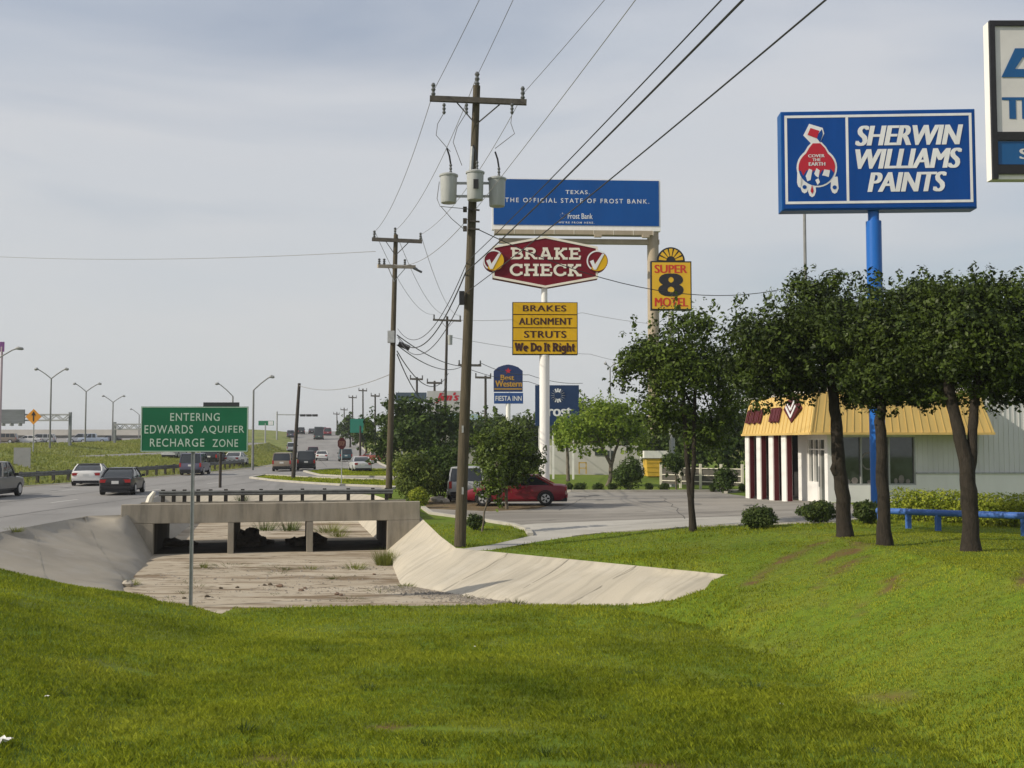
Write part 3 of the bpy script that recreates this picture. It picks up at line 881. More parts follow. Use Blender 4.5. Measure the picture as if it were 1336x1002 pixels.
# tie strips: joints of the concrete channel floor
M_joint = mat('joint_dirt', (0.10, 0.085, 0.06), 0.95, 0.3, 5)
for t in ():
    p, q = b3(xl + (xr - xl) * t, -0.5, 0), (g3(230 + 420 * t, 788, FZ))
    strip('floor_joint', [p, q], 0.025, 0.006, M_joint)
def bank_joint(a, b):
    strip('bank_joint', [a, b], 0.025, 0.006, mat('bank_joint', (0.27, 0.25, 0.205), 0.9, 0.25, 4))
_t0, _t1 = Vector(g3(595, 715, -0.7)), Vector(g3(953, 750, -0.8))
for f, ub, vb in ((0.22, 575, 772), (0.46, 655, 784.5), (0.7, 745, 790)):
    _p = _t0.lerp(_t1, f)
    bank_joint(tuple(_p), g3(ub, vb, FZ))
_t0, _t1 = Vector(g3(0, 694, -0.2)), Vector(g3(115, 673, -0.15))
for f, ub, vb in ((0.35, 60, 757), (0.95, 165, 762)):
    _p = _t0.lerp(_t1, f)
    bank_joint(tuple(_p), foot0(ub, vb))
for v in ():
    strip('floor_joint', [g3(192 - (v - 724) * 0.75, v, FZ), g3(511, v - 4, FZ)], 0.022, 0.006, M_joint)

# ================================================================== OBJECTS
# ------------------------------------------------------------------ culvert bridge
def culvert():
    t = thing('culvert_bridge', 'low concrete culvert bridge with three openings over the dry channel', 'bridge', (A0.x, A0.y, 0), math.atan2(bx.y, bx.x))
    x1, x2, x3, x4 = bx_of(297), bx_of(305), bx_of(400), bx_of(408.5)
    zt, zo = 0.27, -0.44
    L = 5.4
    mb = MB()
    mb.box((BL / 2, 0.17, (zt + zo) / 2), (BL, 0.34, zt - zo))
    mb.box((xl / 2, 0.17, (FZ - 0.3 + zo) / 2), (xl, 0.335, zo - FZ + 0.3))
    mb.box(((BL + xr) / 2, 0.17, (FZ - 0.3 + zo) / 2), (BL - xr, 0.335, zo - FZ + 0.3))
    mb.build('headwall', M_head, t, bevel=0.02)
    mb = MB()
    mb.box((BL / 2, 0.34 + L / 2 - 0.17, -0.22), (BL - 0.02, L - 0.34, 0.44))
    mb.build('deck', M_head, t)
    MB().box((BL / 2, L + 0.1, -0.19), (BL, 0.3, 0.50)).build('rear_headwall', M_head, t)
    for a, b in ((x1, x2), (x3, x4)):
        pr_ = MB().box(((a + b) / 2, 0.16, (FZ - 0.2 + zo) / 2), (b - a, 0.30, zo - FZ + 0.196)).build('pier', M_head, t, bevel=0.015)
        MB().box(((a + b) / 2, L / 2 + 0.16, (FZ - 0.2 + zo) / 2), (b - a - 0.01, L - 0.34, zo - FZ + 0.196)).build('pier_wall', M_wallshade, pr_)
    for a, b in ((xl - 0.5, xl), (xr, xr + 0.4)):
        MB().box(((a + b) / 2, L / 2 + 0.18, (FZ - 0.2 + zo) / 2), (b - a, L - 0.36, zo - FZ + 0.196)).build('abutment', M_wallshade, t)
    return t
culvert()

def guardrail(name, label, pts, posts, hgt, face=1, group=None, zoff=None, rs=1.0):
    """pts: plan line; posts: fractions along it"""
    p0 = Vector((pts[0][0], pts[0][1], 0))
    t = thing(name, label, 'guardrail', (p0.x, p0.y, 0))
    P_ = [Vector((p[0], p[1], (zoff if zoff is not None else H(p[0], p[1])))) for p in pts]
    seg = [(P_[i + 1] - P_[i]).length for i in range(len(P_) - 1)]
    tot = sum(seg)
    def along(f):
        d = f * tot
        for i, s_ in enumerate(seg):
            if d <= s_ or i == len(seg) - 1:
                return P_[i].lerp(P_[i + 1], min(1, d / s_)), (P_[i + 1] - P_[i]).normalized()
            d -= s_
    prof = [(a_, b_ * rs) for a_, b_ in [(-0.00, -0.155), (0.04, -0.10), (0.04, -0.05), (0.0, 0.0), (0.04, 0.05), (0.04, 0.10), (0.0, 0.155)]]
    n = max(2, int(tot / 1.9))
    vv, ff = [], []
    for i in range(n + 1):
        q, d = along(i / n)
        nr = Vector((-d.y, d.x, 0)) * face
        for th in (0.0, 0.012):
            for o_, h_ in prof:
                vv.append(q - p0 + nr * (o_ + th + 0.1) + Vector((0, 0, hgt - 0.155 * rs + h_)))
    k = len(prof)
    for i in range(n):
        for s_ in range(2):
            for j in range(k - 1):
                a = i * 2 * k + s_ * k + j
                ff.append((a, a + 1, a + 1 + 2 * k, a + 2 * k))
    MB().add(vv, ff).build('rail', M_rail, t, smooth=True)
    for f in posts:
        q, d = along(f)
        MB().box(q - p0 + Vector((0, 0, hgt / 2 - 0.1)), (0.15, 0.17, hgt + 0.30), math.atan2(d.y, d.x)).build('post', M_railpost, t)
    return t, along, p0
us = [212, 226, 240, 274, 258, 294, 316, 340, 366, 394, 423, 454, 486, 504]
xs_ = [bx_of(u, 5.5) for u in us]
ga, gb = bl(bx_of(207, 5.5), 5.5), bl(bx_of(512, 5.5), 5.5)
Lg = (gb - ga).length
t, al, p0 = guardrail('guardrail', 'short dark guardrail along the far edge of the culvert bridge', [ga, gb], [(x - bx_of(207, 5.5)) / Lg for x in xs_], 0.47, -1, zoff=0.06, rs=0.68)
MB().tube([Vector((-0.42, 0, 0.0)), Vector((-0.36, 0.0, 0.25)), Vector((-0.2, 0, 0.5))], [0.17, 0.14, 0.07], 8).build('end_terminal', M_cream, t, smooth=True)
lr = [(-33.2, 30), (-32.6, 45), (-32.0, 65.0), (-30.9, 75.0), (-29.4, 86.0), (-28.7, 100.0), (-29.0, 116)]
guardrail('guardrail', 'long dark guardrail along the foot of the grass embankment left of the road', lr, [i / 44 for i in range(45)], 0.78, -1)

# blue tube rail in front of the hedge
ra, rb = ground(1143, 33.4), ground(1345, 29.3)
rc = ra + (rb - ra) * 1.9
rc.z = H(rc.x, rc.y)
M_blue = mat('blue_rail_paint', (0.05, 0.13, 0.40), 0.5, 0.15, 3)
def blue_rail():
    t = thing('guardrail', 'low blue painted pipe rail on short posts before the yellow green hedge', 'rail', ra)
    top = [Vector((0, 0, 0.50)), (rb - ra) + Vector((0, 0, 0.56)), (rc - ra) + Vector((0, 0, 0.56))]
    MB().tube(top, 0.095, 12).build('pipe', M_blue, t, smooth=True)
    d = rb - ra
    for f in (0.02, 0.22, 0.42, 0.62, 0.95, 1.25, 1.6):
        q = d * f
        z0 = H(ra.x + q.x, ra.y + q.y) - ra.z
        MB().box((q.x, q.y, z0 + 0.18), (0.13, 0.13, 0.62), 0.2).build('post', M_blue, t)
blue_rail()

# ------------------------------------------------------------------ signs
def sign_post(t, p, h, r, m, name='post'):
    return MB().tube([Vector((0, 0, -0.3)), Vector((0, 0, h))], r, 14).build(name, m, t, smooth=True)

# green aquifer sign
def aquifer():
    b = gp(249, 791, H(*gp(249, 791, -1.6).xy))
    Y = b.y
    k = px(Y)
    t = thing('road_sign', 'green roadside sign with three lines of white capitals on a thin steel post', 'sign', b, R(1.5))
    w, h = 138.5 * k, 59 * k
    zc = at(251, 560, Y).z - b.z
    xc = (251 - 249) * k
    M_g = mat('sign_green', (0.004, 0.105, 0.047), 0.45, 0.12, 1.2)
    M_gw = mat('sign_legend', (0.40, 0.50, 0.44), 0.5, 0.06, 3)
    pl = MB().box((xc, -0.06, zc), (w, 0.02, h)).build('sign_panel', M_g, t)
    e = 0.018
    mb = MB()
    for sx in (-1, 1):
        mb.box((xc + sx * (w / 2 - e), -0.073, zc), (e, 0.006, h - e))
        mb.box((xc, -0.0735, zc + sx * (h / 2 - e)), (w - e * 3, 0.006, e))
    mb.build('border', M_gw, pl)
    X = lambda zx: xc + ((zx - 675) / 1145) * w
    Z = lambda zy: zc - ((zy - 418) / 485) * h
    for txt, a, b_, c, d in (('ENTERING', 415, 943, 330, 245), ):
        sans(txt, X(a), X(b_), Z(c), Z(d), -0.075, M_gw, pl, bold=0.006, space=1.15)
    sans('EDWARDS', X(143), X(660), Z(465), Z(375), -0.075, M_gw, pl, bold=0.006, space=1.15)
    sans('AQUIFER', X(752), X(1207), Z(470), Z(380), -0.075, M_gw, pl, bold=0.006, space=1.15)
    sans('RECHARGE', X(203), X(782), Z(605), Z(518), -0.075, M_gw, pl, bold=0.006, space=1.15)
    sans('ZONE', X(870), X(1143), Z(608), Z(525), -0.075, M_gw, pl, bold=0.006, space=1.15)
    mb = MB()
    hh = zc + h / 2 - 0.1
    mb.box((0, 0, hh / 2 - 0.2), (0.085, 0.012, hh + 0.4))
    mb.box((-0.036, -0.026, hh / 2 - 0.2), (0.010, 0.04, hh + 0.4))
    mb.box((0.036, -0.026, hh / 2 - 0.2), (0.010, 0.04, hh + 0.4))
    mb.build('post', M_galv, t)
aquifer()

M_lw = mat('sign_letter_white', (0.68, 0.69, 0.70), 0.5, 0.09, 1.5, stretch=(1.5, 1.5, .3))
M_swb = mat('sign_royal_blue', (0.003, 0.054, 0.25), 0.45, 0.12, 1.0, spec=0.15, stretch=(1.5, 1.5, .2))
M_swe = mat('sign_edge_blue', (0.004, 0.075, 0.26), 0.45, 0.12, 1.0, spec=0.15)
M_red = mat('sign_red', (0.42, 0.015, 0.03), 0.4, 0.06, 2)

def paint_sign():
    Y = 37.0
    k = px(Y)
    b = at(1145, 577, Y)
    b.z = H(b.x, b.y)
    t = thing('pole_sign', 'blue paint shop sign with white slanted capitals and a red globe emblem', 'sign', b, R(-3))
    zt, zb = at(1145, 147.5, Y).z - b.z, at(1145, 276, Y).z - b.z
    w, h = 251 * k, zt - zb
    xc, zc = 4.0 * k, (zt + zb) / 2
    cab = MB().box((xc, 0.0, zc), (w, 0.62, h)).build('cabinet', M_swe, t, bevel=0.02)
    MB().box((xc, -0.325, zc), (w - 0.10, 0.03, h - 0.12)).build('sign_face', M_swb, cab)
    u = w / 833
    X = lambda q: xc + (q - 498.5) * u
    Z = lambda q: zc - (q - 703) * u
    y = -0.345
    mb = MB()
    bw = 11 * u
    for q in (103, 366, 893):
        mb.box((X(q), y, Z(699)), (bw, 0.008, 390 * u))
    for q in (509, 889):
        mb.box((X(498), y - 0.003, Z(q)), (801 * u, 0.008, bw))
    mb.build('border', M_lw, cab)
    for txt, a, c, d, e in (('SHERWIN', 400, 862, 642, 553), ('WILLIAMS', 400, 855, 744, 656), ('PAINTS', 449, 788, 846, 759)):
        sans(txt, X(a), X(c), Z(d), Z(e), y - 0.008, M_lw, cab, bold=0.035, shear=0.25)
    # emblem: tipped can pouring over a globe
    em = MB()
    def poly(pts, dy):
        em2 = MB()
        em2.prism([(X(a), Z(c)) for a, c in pts], y - dy - 0.004, y - dy)
        return em2
    wh = MB()
    def addp(mb, pts, dy):
        mb.prism([(X(a), Z(c)) for a, c in pts], y - dy - 0.004, y - dy)
    def circ(cx, cy, r, a0=0, a1=360, n=30):
        return [(cx + r * math.cos(R(a0 + (a1 - a0) * i / n)), cy + r * math.sin(R(a0 + (a1 - a0) * i / n))) for i in range(n)]
    addp(wh, circ(234, 735, 87), 0.0)
    addp(wh, [(197, 640), (215, 622), (255, 622), (275, 645), (296, 682), (172, 682)], 0.001)
    addp(wh, [(178, 592), (204, 541), (262, 560), (268, 585), (247, 632), (214, 632)], 0.002)
    for cx, cz, ww, hh in ((180, 815, 17, 30), (212, 830, 17, 32), (309, 818, 17, 30), (160, 790, 12, 30)):
        addp(wh, [(cx + a * ww, cz + c * hh) for a, c in ((-.8, -1.4), (.8, -1.4), (1, .3), (.6, .9), (0, 1.1), (-.6, .9), (-1, .3))], 0.0005)
    wh.build('emblem_outline', M_lw, cab)
    bl_ = MB()
    addp(bl_, circ(234, 737, 78), 0.008)
    for cx, cz in ((180, 816), (309, 819)):
        addp(bl_, circ(cx, cz + 4, 9, n=12), 0.008)
    addp(bl_, [(250, 625), (262, 588), (258, 566), (232, 600)], 0.0105)
    bl_.build('emblem_globe', M_swb, cab)
    rd = MB()
    addp(rd, circ(234, 737, 79, 172, 368, 24), 0.012)
    addp(rd, [(202, 648), (218, 628), (250, 628), (270, 650), (290, 690), (178, 690)], 0.013)
    addp(rd, [(205, 838), (212, 812), (219, 838), (212, 850)], 0.012)
    addp(rd, [(196, 590), (209, 560), (247, 573), (236, 606)], 0.0145)
    addp(rd, [(160, 735), (175, 770), (192, 742), (205, 768), (222, 745), (240, 775), (258, 744), (275, 766), (292, 740), (308, 760), (312, 735)], 0.0115)
    rd.build('emblem_paint', M_red, cab)
    wc = MB()
    addp(wc, [(185, 772), (200, 740), (214, 746), (206, 790), (192, 795)], 0.018)
    addp(wc, [(222, 762), (232, 738), (246, 748), (240, 780), (228, 772)], 0.018)
    addp(wc, [(256, 770), (266, 744), (290, 748), (284, 778), (268, 772)], 0.018)
    addp(wc, [(226, 790), (240, 782), (246, 800), (236, 812)], 0.018)
    wc.build('emblem_land', M_lw, cab)
    for txt, a, c, d, e in (('COVER', 197, 268, 690, 677), ('THE', 215, 250, 707, 695), ('EARTH', 199, 270, 727, 712)):
        sans(txt, X(a), X(c), Z(d), Z(e), y - 0.022, M_lw, cab, bold=0.03)
    r = 0.26
    MB().tube([Vector((0, 0, -0.3)), Vector((0, 0, zb - 0.35)), Vector((0, 0, zb - 0.35)), Vector((0, 0, zb + 0.05))], [r, r, r * 0.72, r * 0.72], 20).build('pole', mat('pole_blue', (0.012, 0.12, 0.45), 0.4, 0.08, 2, stretch=(1, 1, .3)), t, smooth=True)
paint_sign()

def tire_sign():
    Y = 25.0
    k = px(Y)
    xl_ = at(1293.5, 200, Y)
    zt, zb = at(1294, 28, Y).z, at(1294, 234, Y).z
    W = 5.6
    bx_ = xl_.x + W * 0.55
    b = Vector((bx_, Y, H(bx_, Y)))
    t = thing('pole_sign', 'black framed white sign with slanted blue lettering at the right edge of the photo', 'sign', b, 0)
    x0 = xl_.x - bx_
    zt -= b.z
    zb -= b.z
    h = zt - zb
    X = lambda u: x0 + (u - 1294) * k
    Z = lambda v: zt - (v - 28) * k
    MB().box((x0 + W / 2, 0.15, (zt + zb) / 2), (W, 0.28, h)).build('cabinet', M_white, t, bevel=0.01)
    mb = MB()
    fw = 7 * k
    y = -0.03
    mb.box((x0 + fw / 2, y, (zt + zb) / 2), (fw, 0.08, h))
    mb.box((x0 + W - fw / 2, y, (zt + zb) / 2), (fw, 0.08, h))
    for v0, v1 in ((28, 35), (178, 189), (222, 234)):
        mb.box((x0 + W / 2, y, (Z(v0) + Z(v1)) / 2), (W - 2 * fw, 0.078, Z(v0) - Z(v1)))
    mb.build('frame', M_black, t)
    M_wp = mat('sign_white_panel', (0.58, 0.57, 0.56), 0.4, 0.06, 1.5)
    MB().box((x0 + W / 2, -0.004, (Z(35) + Z(178)) / 2), (W - 2 * fw, 0.03, Z(35) - Z(178))).build('sign_face', M_wp, t)
    M_tb = mat('sign_teal_blue', (0.010, 0.085, 0.24), 0.4, 0.08, 1.5)
    MB().box((x0 + W / 2, -0.004, (Z(190) + Z(221)) / 2), (W - 2 * fw - 0.05, 0.05, Z(190) - Z(221))).build('lower_face', M_tb, t)
    y = -0.026
    mb = MB()
    mb.prism([(X(a), Z(c)) for a, c in ((1309, 104), (1328, 65), (1362, 65), (1362, 77), (1338, 77), (1327, 93), (1362, 93), (1362, 104))], y - 0.01, y)
    mb.build('lettering', M_tb, t)
    sans('TI', X(1309), X(1344), Z(160), Z(131), y, M_tb, t, bold=0.05)
    sans('S', X(1330), X(1343), Z(214), Z(200), -0.034, M_wp, t, bold=0.03)
    MB().tube([Vector((0, 0.36, -0.3)), Vector((0, 0.36, zb + 0.02))], 0.2, 16).build('pole', M_galv, t, smooth=True)
tire_sign()

def brake_sign():
    Y = 53.0
    k = px(Y)
    b = at(711, 577, Y)
    b.z = H(b.x, b.y)
    t = thing('pole_sign', 'maroon six sided brake shop sign over four yellow panels on a white pole', 'sign', b, R(2))
    u = k / 3.853
    X = lambda q: (q - 352) * u
    zr = at(711, 308, Y).z - b.z          # v 308 is y 335 of the close view
    Z = lambda q: zr - (q - 335) * u
    M_mar = mat('sign_maroon', (0.150, 0.008, 0.018), 0.5, 0.22, 1.2, spec=0.15, stretch=(1.2, 1.2, .25))
    M_yel = mat('sign_yellow', (0.60, 0.36, 0.012), 0.5, 0.12, 1.3, spec=0.2, stretch=(1.5, 1.5, .25))
    hexo = [(88, 388), (355, 335), (622, 388), (622, 550), (355, 599), (88, 550)]
    cab = MB().prism([(X(a), Z(c)) for a, c in hexo], 0.0, 0.55).build('cabinet', M_mar, t)
    def ring(o, i, y0, y1):
        mb = MB()
        n = len(o)
        vv = [(X(a), y, Z(c)) for y in (y0, y1) for poly in (o, i) for a, c in poly]
        ff = []
        for j in range(n):
            m_ = (j + 1) % n
            ff += [(j, m_, n + m_, n + j), (j, m_, 2 * n + m_, 2 * n + j), (n + j, n + m_, 3 * n + m_, 3 * n + j)]
        return mb.add(vv, ff)
    hexi = [(98, 397), (355, 346), (612, 397), (612, 540), (355, 588), (98, 540)]
    ring(hexo, hexi, -0.03, 0.0).build('border', M_cream, cab)
    slab('BRAKE', X(180), X(535), Z(453), Z(396), -0.02, M_cream, cab, 0.2)
    slab('CHECK', X(175), X(540), Z(538), Z(479), -0.02, M_cream, cab, 0.2)
    for cx in (94, 618):
        cy = 463
        bd = MB().prism([(X(cx) + a, Z(cy) + c) for a, c in disc(0, 0, 54 * u)], -0.12, 0.45).build('badge', M_mar, cab)
        a0 = 48
        MB().prism([(X(cx) + a, Z(cy) + c) for a, c in arc(0, 0, 51 * u, a0 - 180, a0, 18)], -0.128, -0.12).build('badge_fill', M_yel, bd)
        mb = MB()
        n = 24
        vv = []
        for i in range(n + 1):
            a = R(-128 + i * (-180) / n - 0)
            for rr in (54, 47):
                vv.append((X(cx) + math.cos(a) * rr * u, -0.134, Z(cy) + math.sin(a) * rr * u))
        mb.add(vv, [(2 * i, 2 * i + 1, 2 * i + 3, 2 * i + 2) for i in range(n)])
        mb.prism([(X(cx) + a * u, Z(cy) - c * u) for a, c in ((-38, 2), (-20, -6), (-12, 18), (22, -34), (38, -40), (-6, 44), (-18, 44))], -0.146, -0.138)
        mb.build('check_mark', M_lw, bd)
    # yellow panels
    MB().box((X(354), 0.26, Z(804.5)), (330 * u, 0.45, 266 * u)).build('panel_frame', M_black, t)
    M_blk = mat('letter_black', (0.05, 0.018, 0.014), 0.5, 0.05, 3)
    rows = ((675, 733, 'BRAKES', 241, 461, 719, 688), (738, 800, 'ALIGNMENT', 221, 491, 787, 752), (805, 866, 'STRUTS', 247, 461, 853, 818), (871, 934, 'We Do It Right', 200, 504, 921, 880))
    for r0, r1, tx, a, c, d, e in rows:
        pn = MB().box((X(354), 0.02, Z((r0 + r1) / 2)), (322 * u, 0.05, (r1 - r0) * u)).build('yellow_panel', M_yel, t)
        if tx[0] == 'W':
            slab(tx, X(a), X(c), Z(d), Z(e), -0.015, M_blk, pn, 0.22, 0.05)
        else:
            sans(tx, X(a), X(c), Z(d), Z(e), -0.012, M_blk, pn, bold=0.03, space=1.1)
    zz1 = Z(939)
    MB().tube([Vector((0, 0.25, -0.3)), Vector((0, 0.25, zz1)), Vector((0, 0.25, zz1)), Vector((0, 0.25, Z(597)))], [0.25, 0.25, 0.15, 0.15], 20).build('pole', M_white, t, smooth=True)
brake_sign()

M_bbblue = mat('billboard_blue', (0.003, 0.070, 0.28), 0.6, 0.10, 0.5, spec=0.1, stretch=(1, 1, .25))
M_beige = mat('steel_beige', (0.36, 0.30, 0.22), 0.6, 0.15, 1.2, stretch=(1, 1, 0.3))
def billboard():
    Y = 92.0
    k = px(Y)
    b = at(854.5, 577, Y)
    b.z = H(b.x, b.y)
    t = thing('billboard', 'huge plain blue bank billboard on a tall beige column behind the brake sign', 'billboard', b, R(3))
    u = k / 3.853
    X = lambda q: (q - 904) * u
    zr = at(854, 236, Y).z - b.z
    Z = lambda q: zr - (q - 60) * u
    bd = MB().box((X(511), 0.0, Z(190)), (854 * u, 0.5, 262 * u)).build('board', M_white, t)
    MB().box((X(511), -0.27, Z(180)), (838 * u, 0.05, 232 * u)).build('poster', M_bbblue, bd)
    y = -0.31
    sans('TEXAS.', X(455), X(577), Z(137), Z(117), y, M_lw, bd, bold=0.015, space=1.2)
    sans('THE OFFICIAL STATE OF FROST BANK.', X(150), X(880), Z(182), Z(159), y, M_lw, bd, bold=0.012, space=1.35)
    sans('Frost Bank', X(466), X(592), Z(263), Z(235), y, M_lw, bd, bold=0.012)
    sans("WE'RE FROM HERE.", X(418), X(600), Z(287), Z(277), y, M_lw, bd, bold=0.01, space=1.3)
    mb = MB()
    for i in range(12):
        a = 2 * math.pi * i / 12
        mb.bar((X(440) + math.cos(a) * 8 * u, y, Z(248) + math.sin(a) * 8 * u), (X(440) + math.cos(a) * 16 * u, y, Z(248) + math.sin(a) * 16 * u), 0.035, 0.004)
    mb.build('emblem', M_lw, bd)
    MB().box((X(495), -0.2, Z(335)), (800 * u, 0.9, 22 * u)).build('apron', M_beige, t)
    mb = MB()
    for i in range(9):
        mb.box((X(95 + i * 100), -0.66, Z(335)), (0.04, 0.03, 24 * u))
    mb.build('apron_seam', M_cream, t)
    MB().bar((X(120), 0.3, Z(372)), (X(935), 0.3, Z(372)), 0.5, 24 * u).build('beam', M_beige, t)
    mb = MB()
    mb.bar((X(600), -0.5, Z(352)), (X(600), -1.3, Z(350)), 0.07)
    mb.box((X(610), -1.35, Z(360)), (0.6, 0.35, 0.25))
    mb.bar((X(840), -0.5, Z(352)), (X(840), -1.3, Z(350)), 0.07)
    mb.box((X(850), -1.35, Z(360)), (0.6, 0.35, 0.25))
    mb.build('floodlight', M_beige, t)
    MB().tube([Vector((0, 0.3, -0.3)), Vector((0, 0.3, Z(322)))], 0.50, 18).build('column', M_beige, t, smooth=True)
    MB().box((0, 0.3, Z(347)), (50 * u, 0.8, 40 * u)).build('column_cap', M_beige, t)
    M_yb = mat('yellow_base_panel', (0.62, 0.40, 0.05), 0.5, 0.08, 1.0)
    zb = lambda v: at(854, v, Y).z - b.z
    mb = MB()
    mb.prism([(a * k, zb(v)) for a, v in ((-14, 598), (14, 598), (14, 621), (-12, 621))], -0.9, 0.9)
    for v in (603, 609, 615):
        mb.box((0, -0.91, zb(v)), (27 * k, 0.03, 0.08))
    mb.build('base_cladding', M_yb, t)
    MB().box((0, 0, (zb(588) + zb(597.5)) / 2), (34 * k, 2.0, zb(588) - zb(597.5))).build('base_cap', M_white, t)
billboard()

def motel_sign():
    Y = 72.0
    k = px(Y)
    b = at(877.5, 577, Y)
    b.z = H(b.x, b.y)
    t = thing('pole_sign', 'yellow motel sign with a big black numeral and a sunburst top behind the oak', 'sign', b, R(2))
    u = k / 3.853
    X = lambda q: (q - 993.5) * u
    zr = at(877, 340.7, Y).z - b.z
    Z = lambda q: zr - (q - 465) * u
    M_yel2 = mat('motel_yellow', (0.66, 0.40, 0.02), 0.45, 0.06, 1)
    M_or = mat('motel_red', (0.52, 0.04, 0.02), 0.45, 0.06, 2)
    cab = MB().box((0, 0.2, Z(590)), (207 * u, 0.4, 250 * u)).build('cabinet', M_black, t)
    top = MB().prism([(X(993) + a, Z(465) + c) for a, c in [(72 * u, 0)] + arc(0, 0, 72 * u, 0, 180, 20)[1:]], 0.04, 0.36).build('sunburst_panel', M_black, t)
    mb = MB()
    for i in range(7):
        a0, a1 = 180 * i / 7 + 4, 180 * (i + 1) / 7 - 4
        mb.prism([(X(993) + a, Z(463) + c) for a, c in arc(0, 0, 62 * u, a0, a1, 4) + arc(0, 0, 24 * u, a1, a0, 4)], 0.01, 0.03)
    mb.build('sunburst', M_yel2, top)
    MB().box((0, -0.012, Z(590)), (195 * u, 0.02, 236 * u)).build('sign_face', M_yel2, cab)
    sans('SUPER', X(908), X(1075), Z(526), Z(484), -0.03, M_or, cab, bold=0.03)
    sans('8', X(926), X(1056), Z(645), Z(528), -0.03, M_black, cab, bold=0.06)
    sans('MOTEL', X(908), X(1078), Z(696), Z(652), -0.03, M_or, cab, bold=0.03)
    MB().tube([Vector((0, 0.2, -0.3)), Vector((0, 0.2, Z(714)))], 0.2, 14).build('pole', M_galv, t, smooth=True)
motel_sign()

def inn_sign():
    Y = 112.0
    k = px(Y)
    b = at(663, 577, Y)
    b.z = H(b.x, b.y)
    t = thing('pole_sign', 'navy arched inn sign with gold script seen between the poles', 'sign', b)
    Z = lambda v: at(663, v, Y).z - b.z
    X = lambda u: (u - 663) * k
    M_nv = mat('inn_navy', (0.012, 0.03, 0.11), 0.45, 0.08, 1)
    M_gd = mat('inn_gold', (0.42, 0.24, 0.03), 0.45, 0.06, 1)
    M_nb = mat('inn_blue', (0.012, 0.06, 0.22), 0.45, 0.06, 1)
    cab = MB().prism([(X(a), Z(c)) for a, c in ((644, 511), (644, 484), (650, 479), (657, 476.5), (663, 475.5), (669, 476.5), (676, 479), (682, 484), (682, 511))], 0, 0.5).build('cabinet', M_nv, t)
    sans('Best', X(653), X(671), Z(496), Z(489), -0.02, M_gd, cab, bold=0.03)
    sans('Western', X(646), X(681), Z(504.5), Z(496.5), -0.02, M_gd, cab, bold=0.03)
    MB().prism([(X(663) + a, Z(484) + c) for a, c in [(math.sin(i * math.pi / 5) * (0.36 if i % 2 == 0 else 0.16), math.cos(i * math.pi / 5) * (0.36 if i % 2 == 0 else 0.16)) for i in range(10)]], -0.02, -0.005).build('emblem', M_red, cab)
    MB().box((X(663), -0.01, Z(507.5)), (36 * k, 0.03, 0.12)).build('gold_bar', M_gd, cab)
    lo = MB().box((X(663.5), 0.25, Z(519.5)), (38 * k, 0.5, 14 * k)).build('lower_panel', M_nb, t)
    sans('FIESTA INN', X(646.5), X(680.5), Z(523), Z(516.5), -0.02, M_lw, lo, bold=0.02)
    MB().tube([Vector((0, 0.25, -0.3)), Vector((0, 0.25, Z(512)))], 0.24, 12).build('pole', M_white, t, smooth=True)
inn_sign()

def bank_sign():
    Y = 84.0
    k = px(Y)
    b = at(727, 577, Y)
    b.z = H(b.x, b.y)
    t = thing('pole_sign', 'navy bank sign with a white ray emblem just right of the white pole', 'sign', b)
    Z = lambda v: at(727, v, Y).z - b.z
    X = lambda u: (u - 727) * k
    M_nv = mat('bank_navy', (0.012, 0.035, 0.10), 0.45, 0.08, 1)
    cab = MB().box((0, 0.4, Z(529)), (57 * k, 0.8, 53 * k)).build('cabinet', M_nv, t)
    mb = MB()
    for i in range(16):
        a = 2 * math.pi * i / 16
        mb.bar((X(728) + math.cos(a) * 4.5 * k, -0.01, Z(516) + math.sin(a) * 4.5 * k), (X(728) + math.cos(a) * 9.2 * k, -0.01, Z(516) + math.sin(a) * 9.2 * k), 1.9 * k, 0.012)
    mb.build('emblem', M_lw, cab)
    sans('Frost', X(706), X(746), Z(543), Z(529), -0.012, M_lw, cab, bold=0.03)
    for u in (704, 722, 748):
        MB().box((X(u), 0.4, (Z(556)) / 2 - 0.2), (0.16, 0.16, Z(556) + 0.4)).build('leg', M_white, t)
bank_sign()

def diner_sign():
    Y = 128.0
    k = px(Y)
    b = at(580, 577, Y)
    b.z = H(b.x, b.y)
    t = thing('roof_sign', 'white board with red script rising behind the dark tree', 'sign', b)
    Z = lambda v: at(580, v, Y).z - b.z
    X = lambda u: (u - 580) * k
    bd = MB().box((X(579), 0.2, Z(525)), (44 * k, 0.3, 30 * k)).build('board', mat('aged_white', (0.42, 0.42, 0.42), 0.6, 0.1, 1), t)
    sans("Jim's", X(567), X(599), Z(526), Z(512), 0.03, M_red, bd, bold=0.04, shear=0.35)
    M_sl = mat('slate_blue_panel', (0.06, 0.085, 0.12), 0.5, 0.1, 1)
    MB().box((X(536), 0.3, Z(518)), (40 * k, 0.3, 12 * k)).build('side_panel', M_sl, t)
    for u in (524, 545, 562, 596):
        MB().box((X(u), 0.3, Z(530) / 2), (0.2, 0.2, Z(530) + 0.3)).build('leg', M_galv, t)
diner_sign()

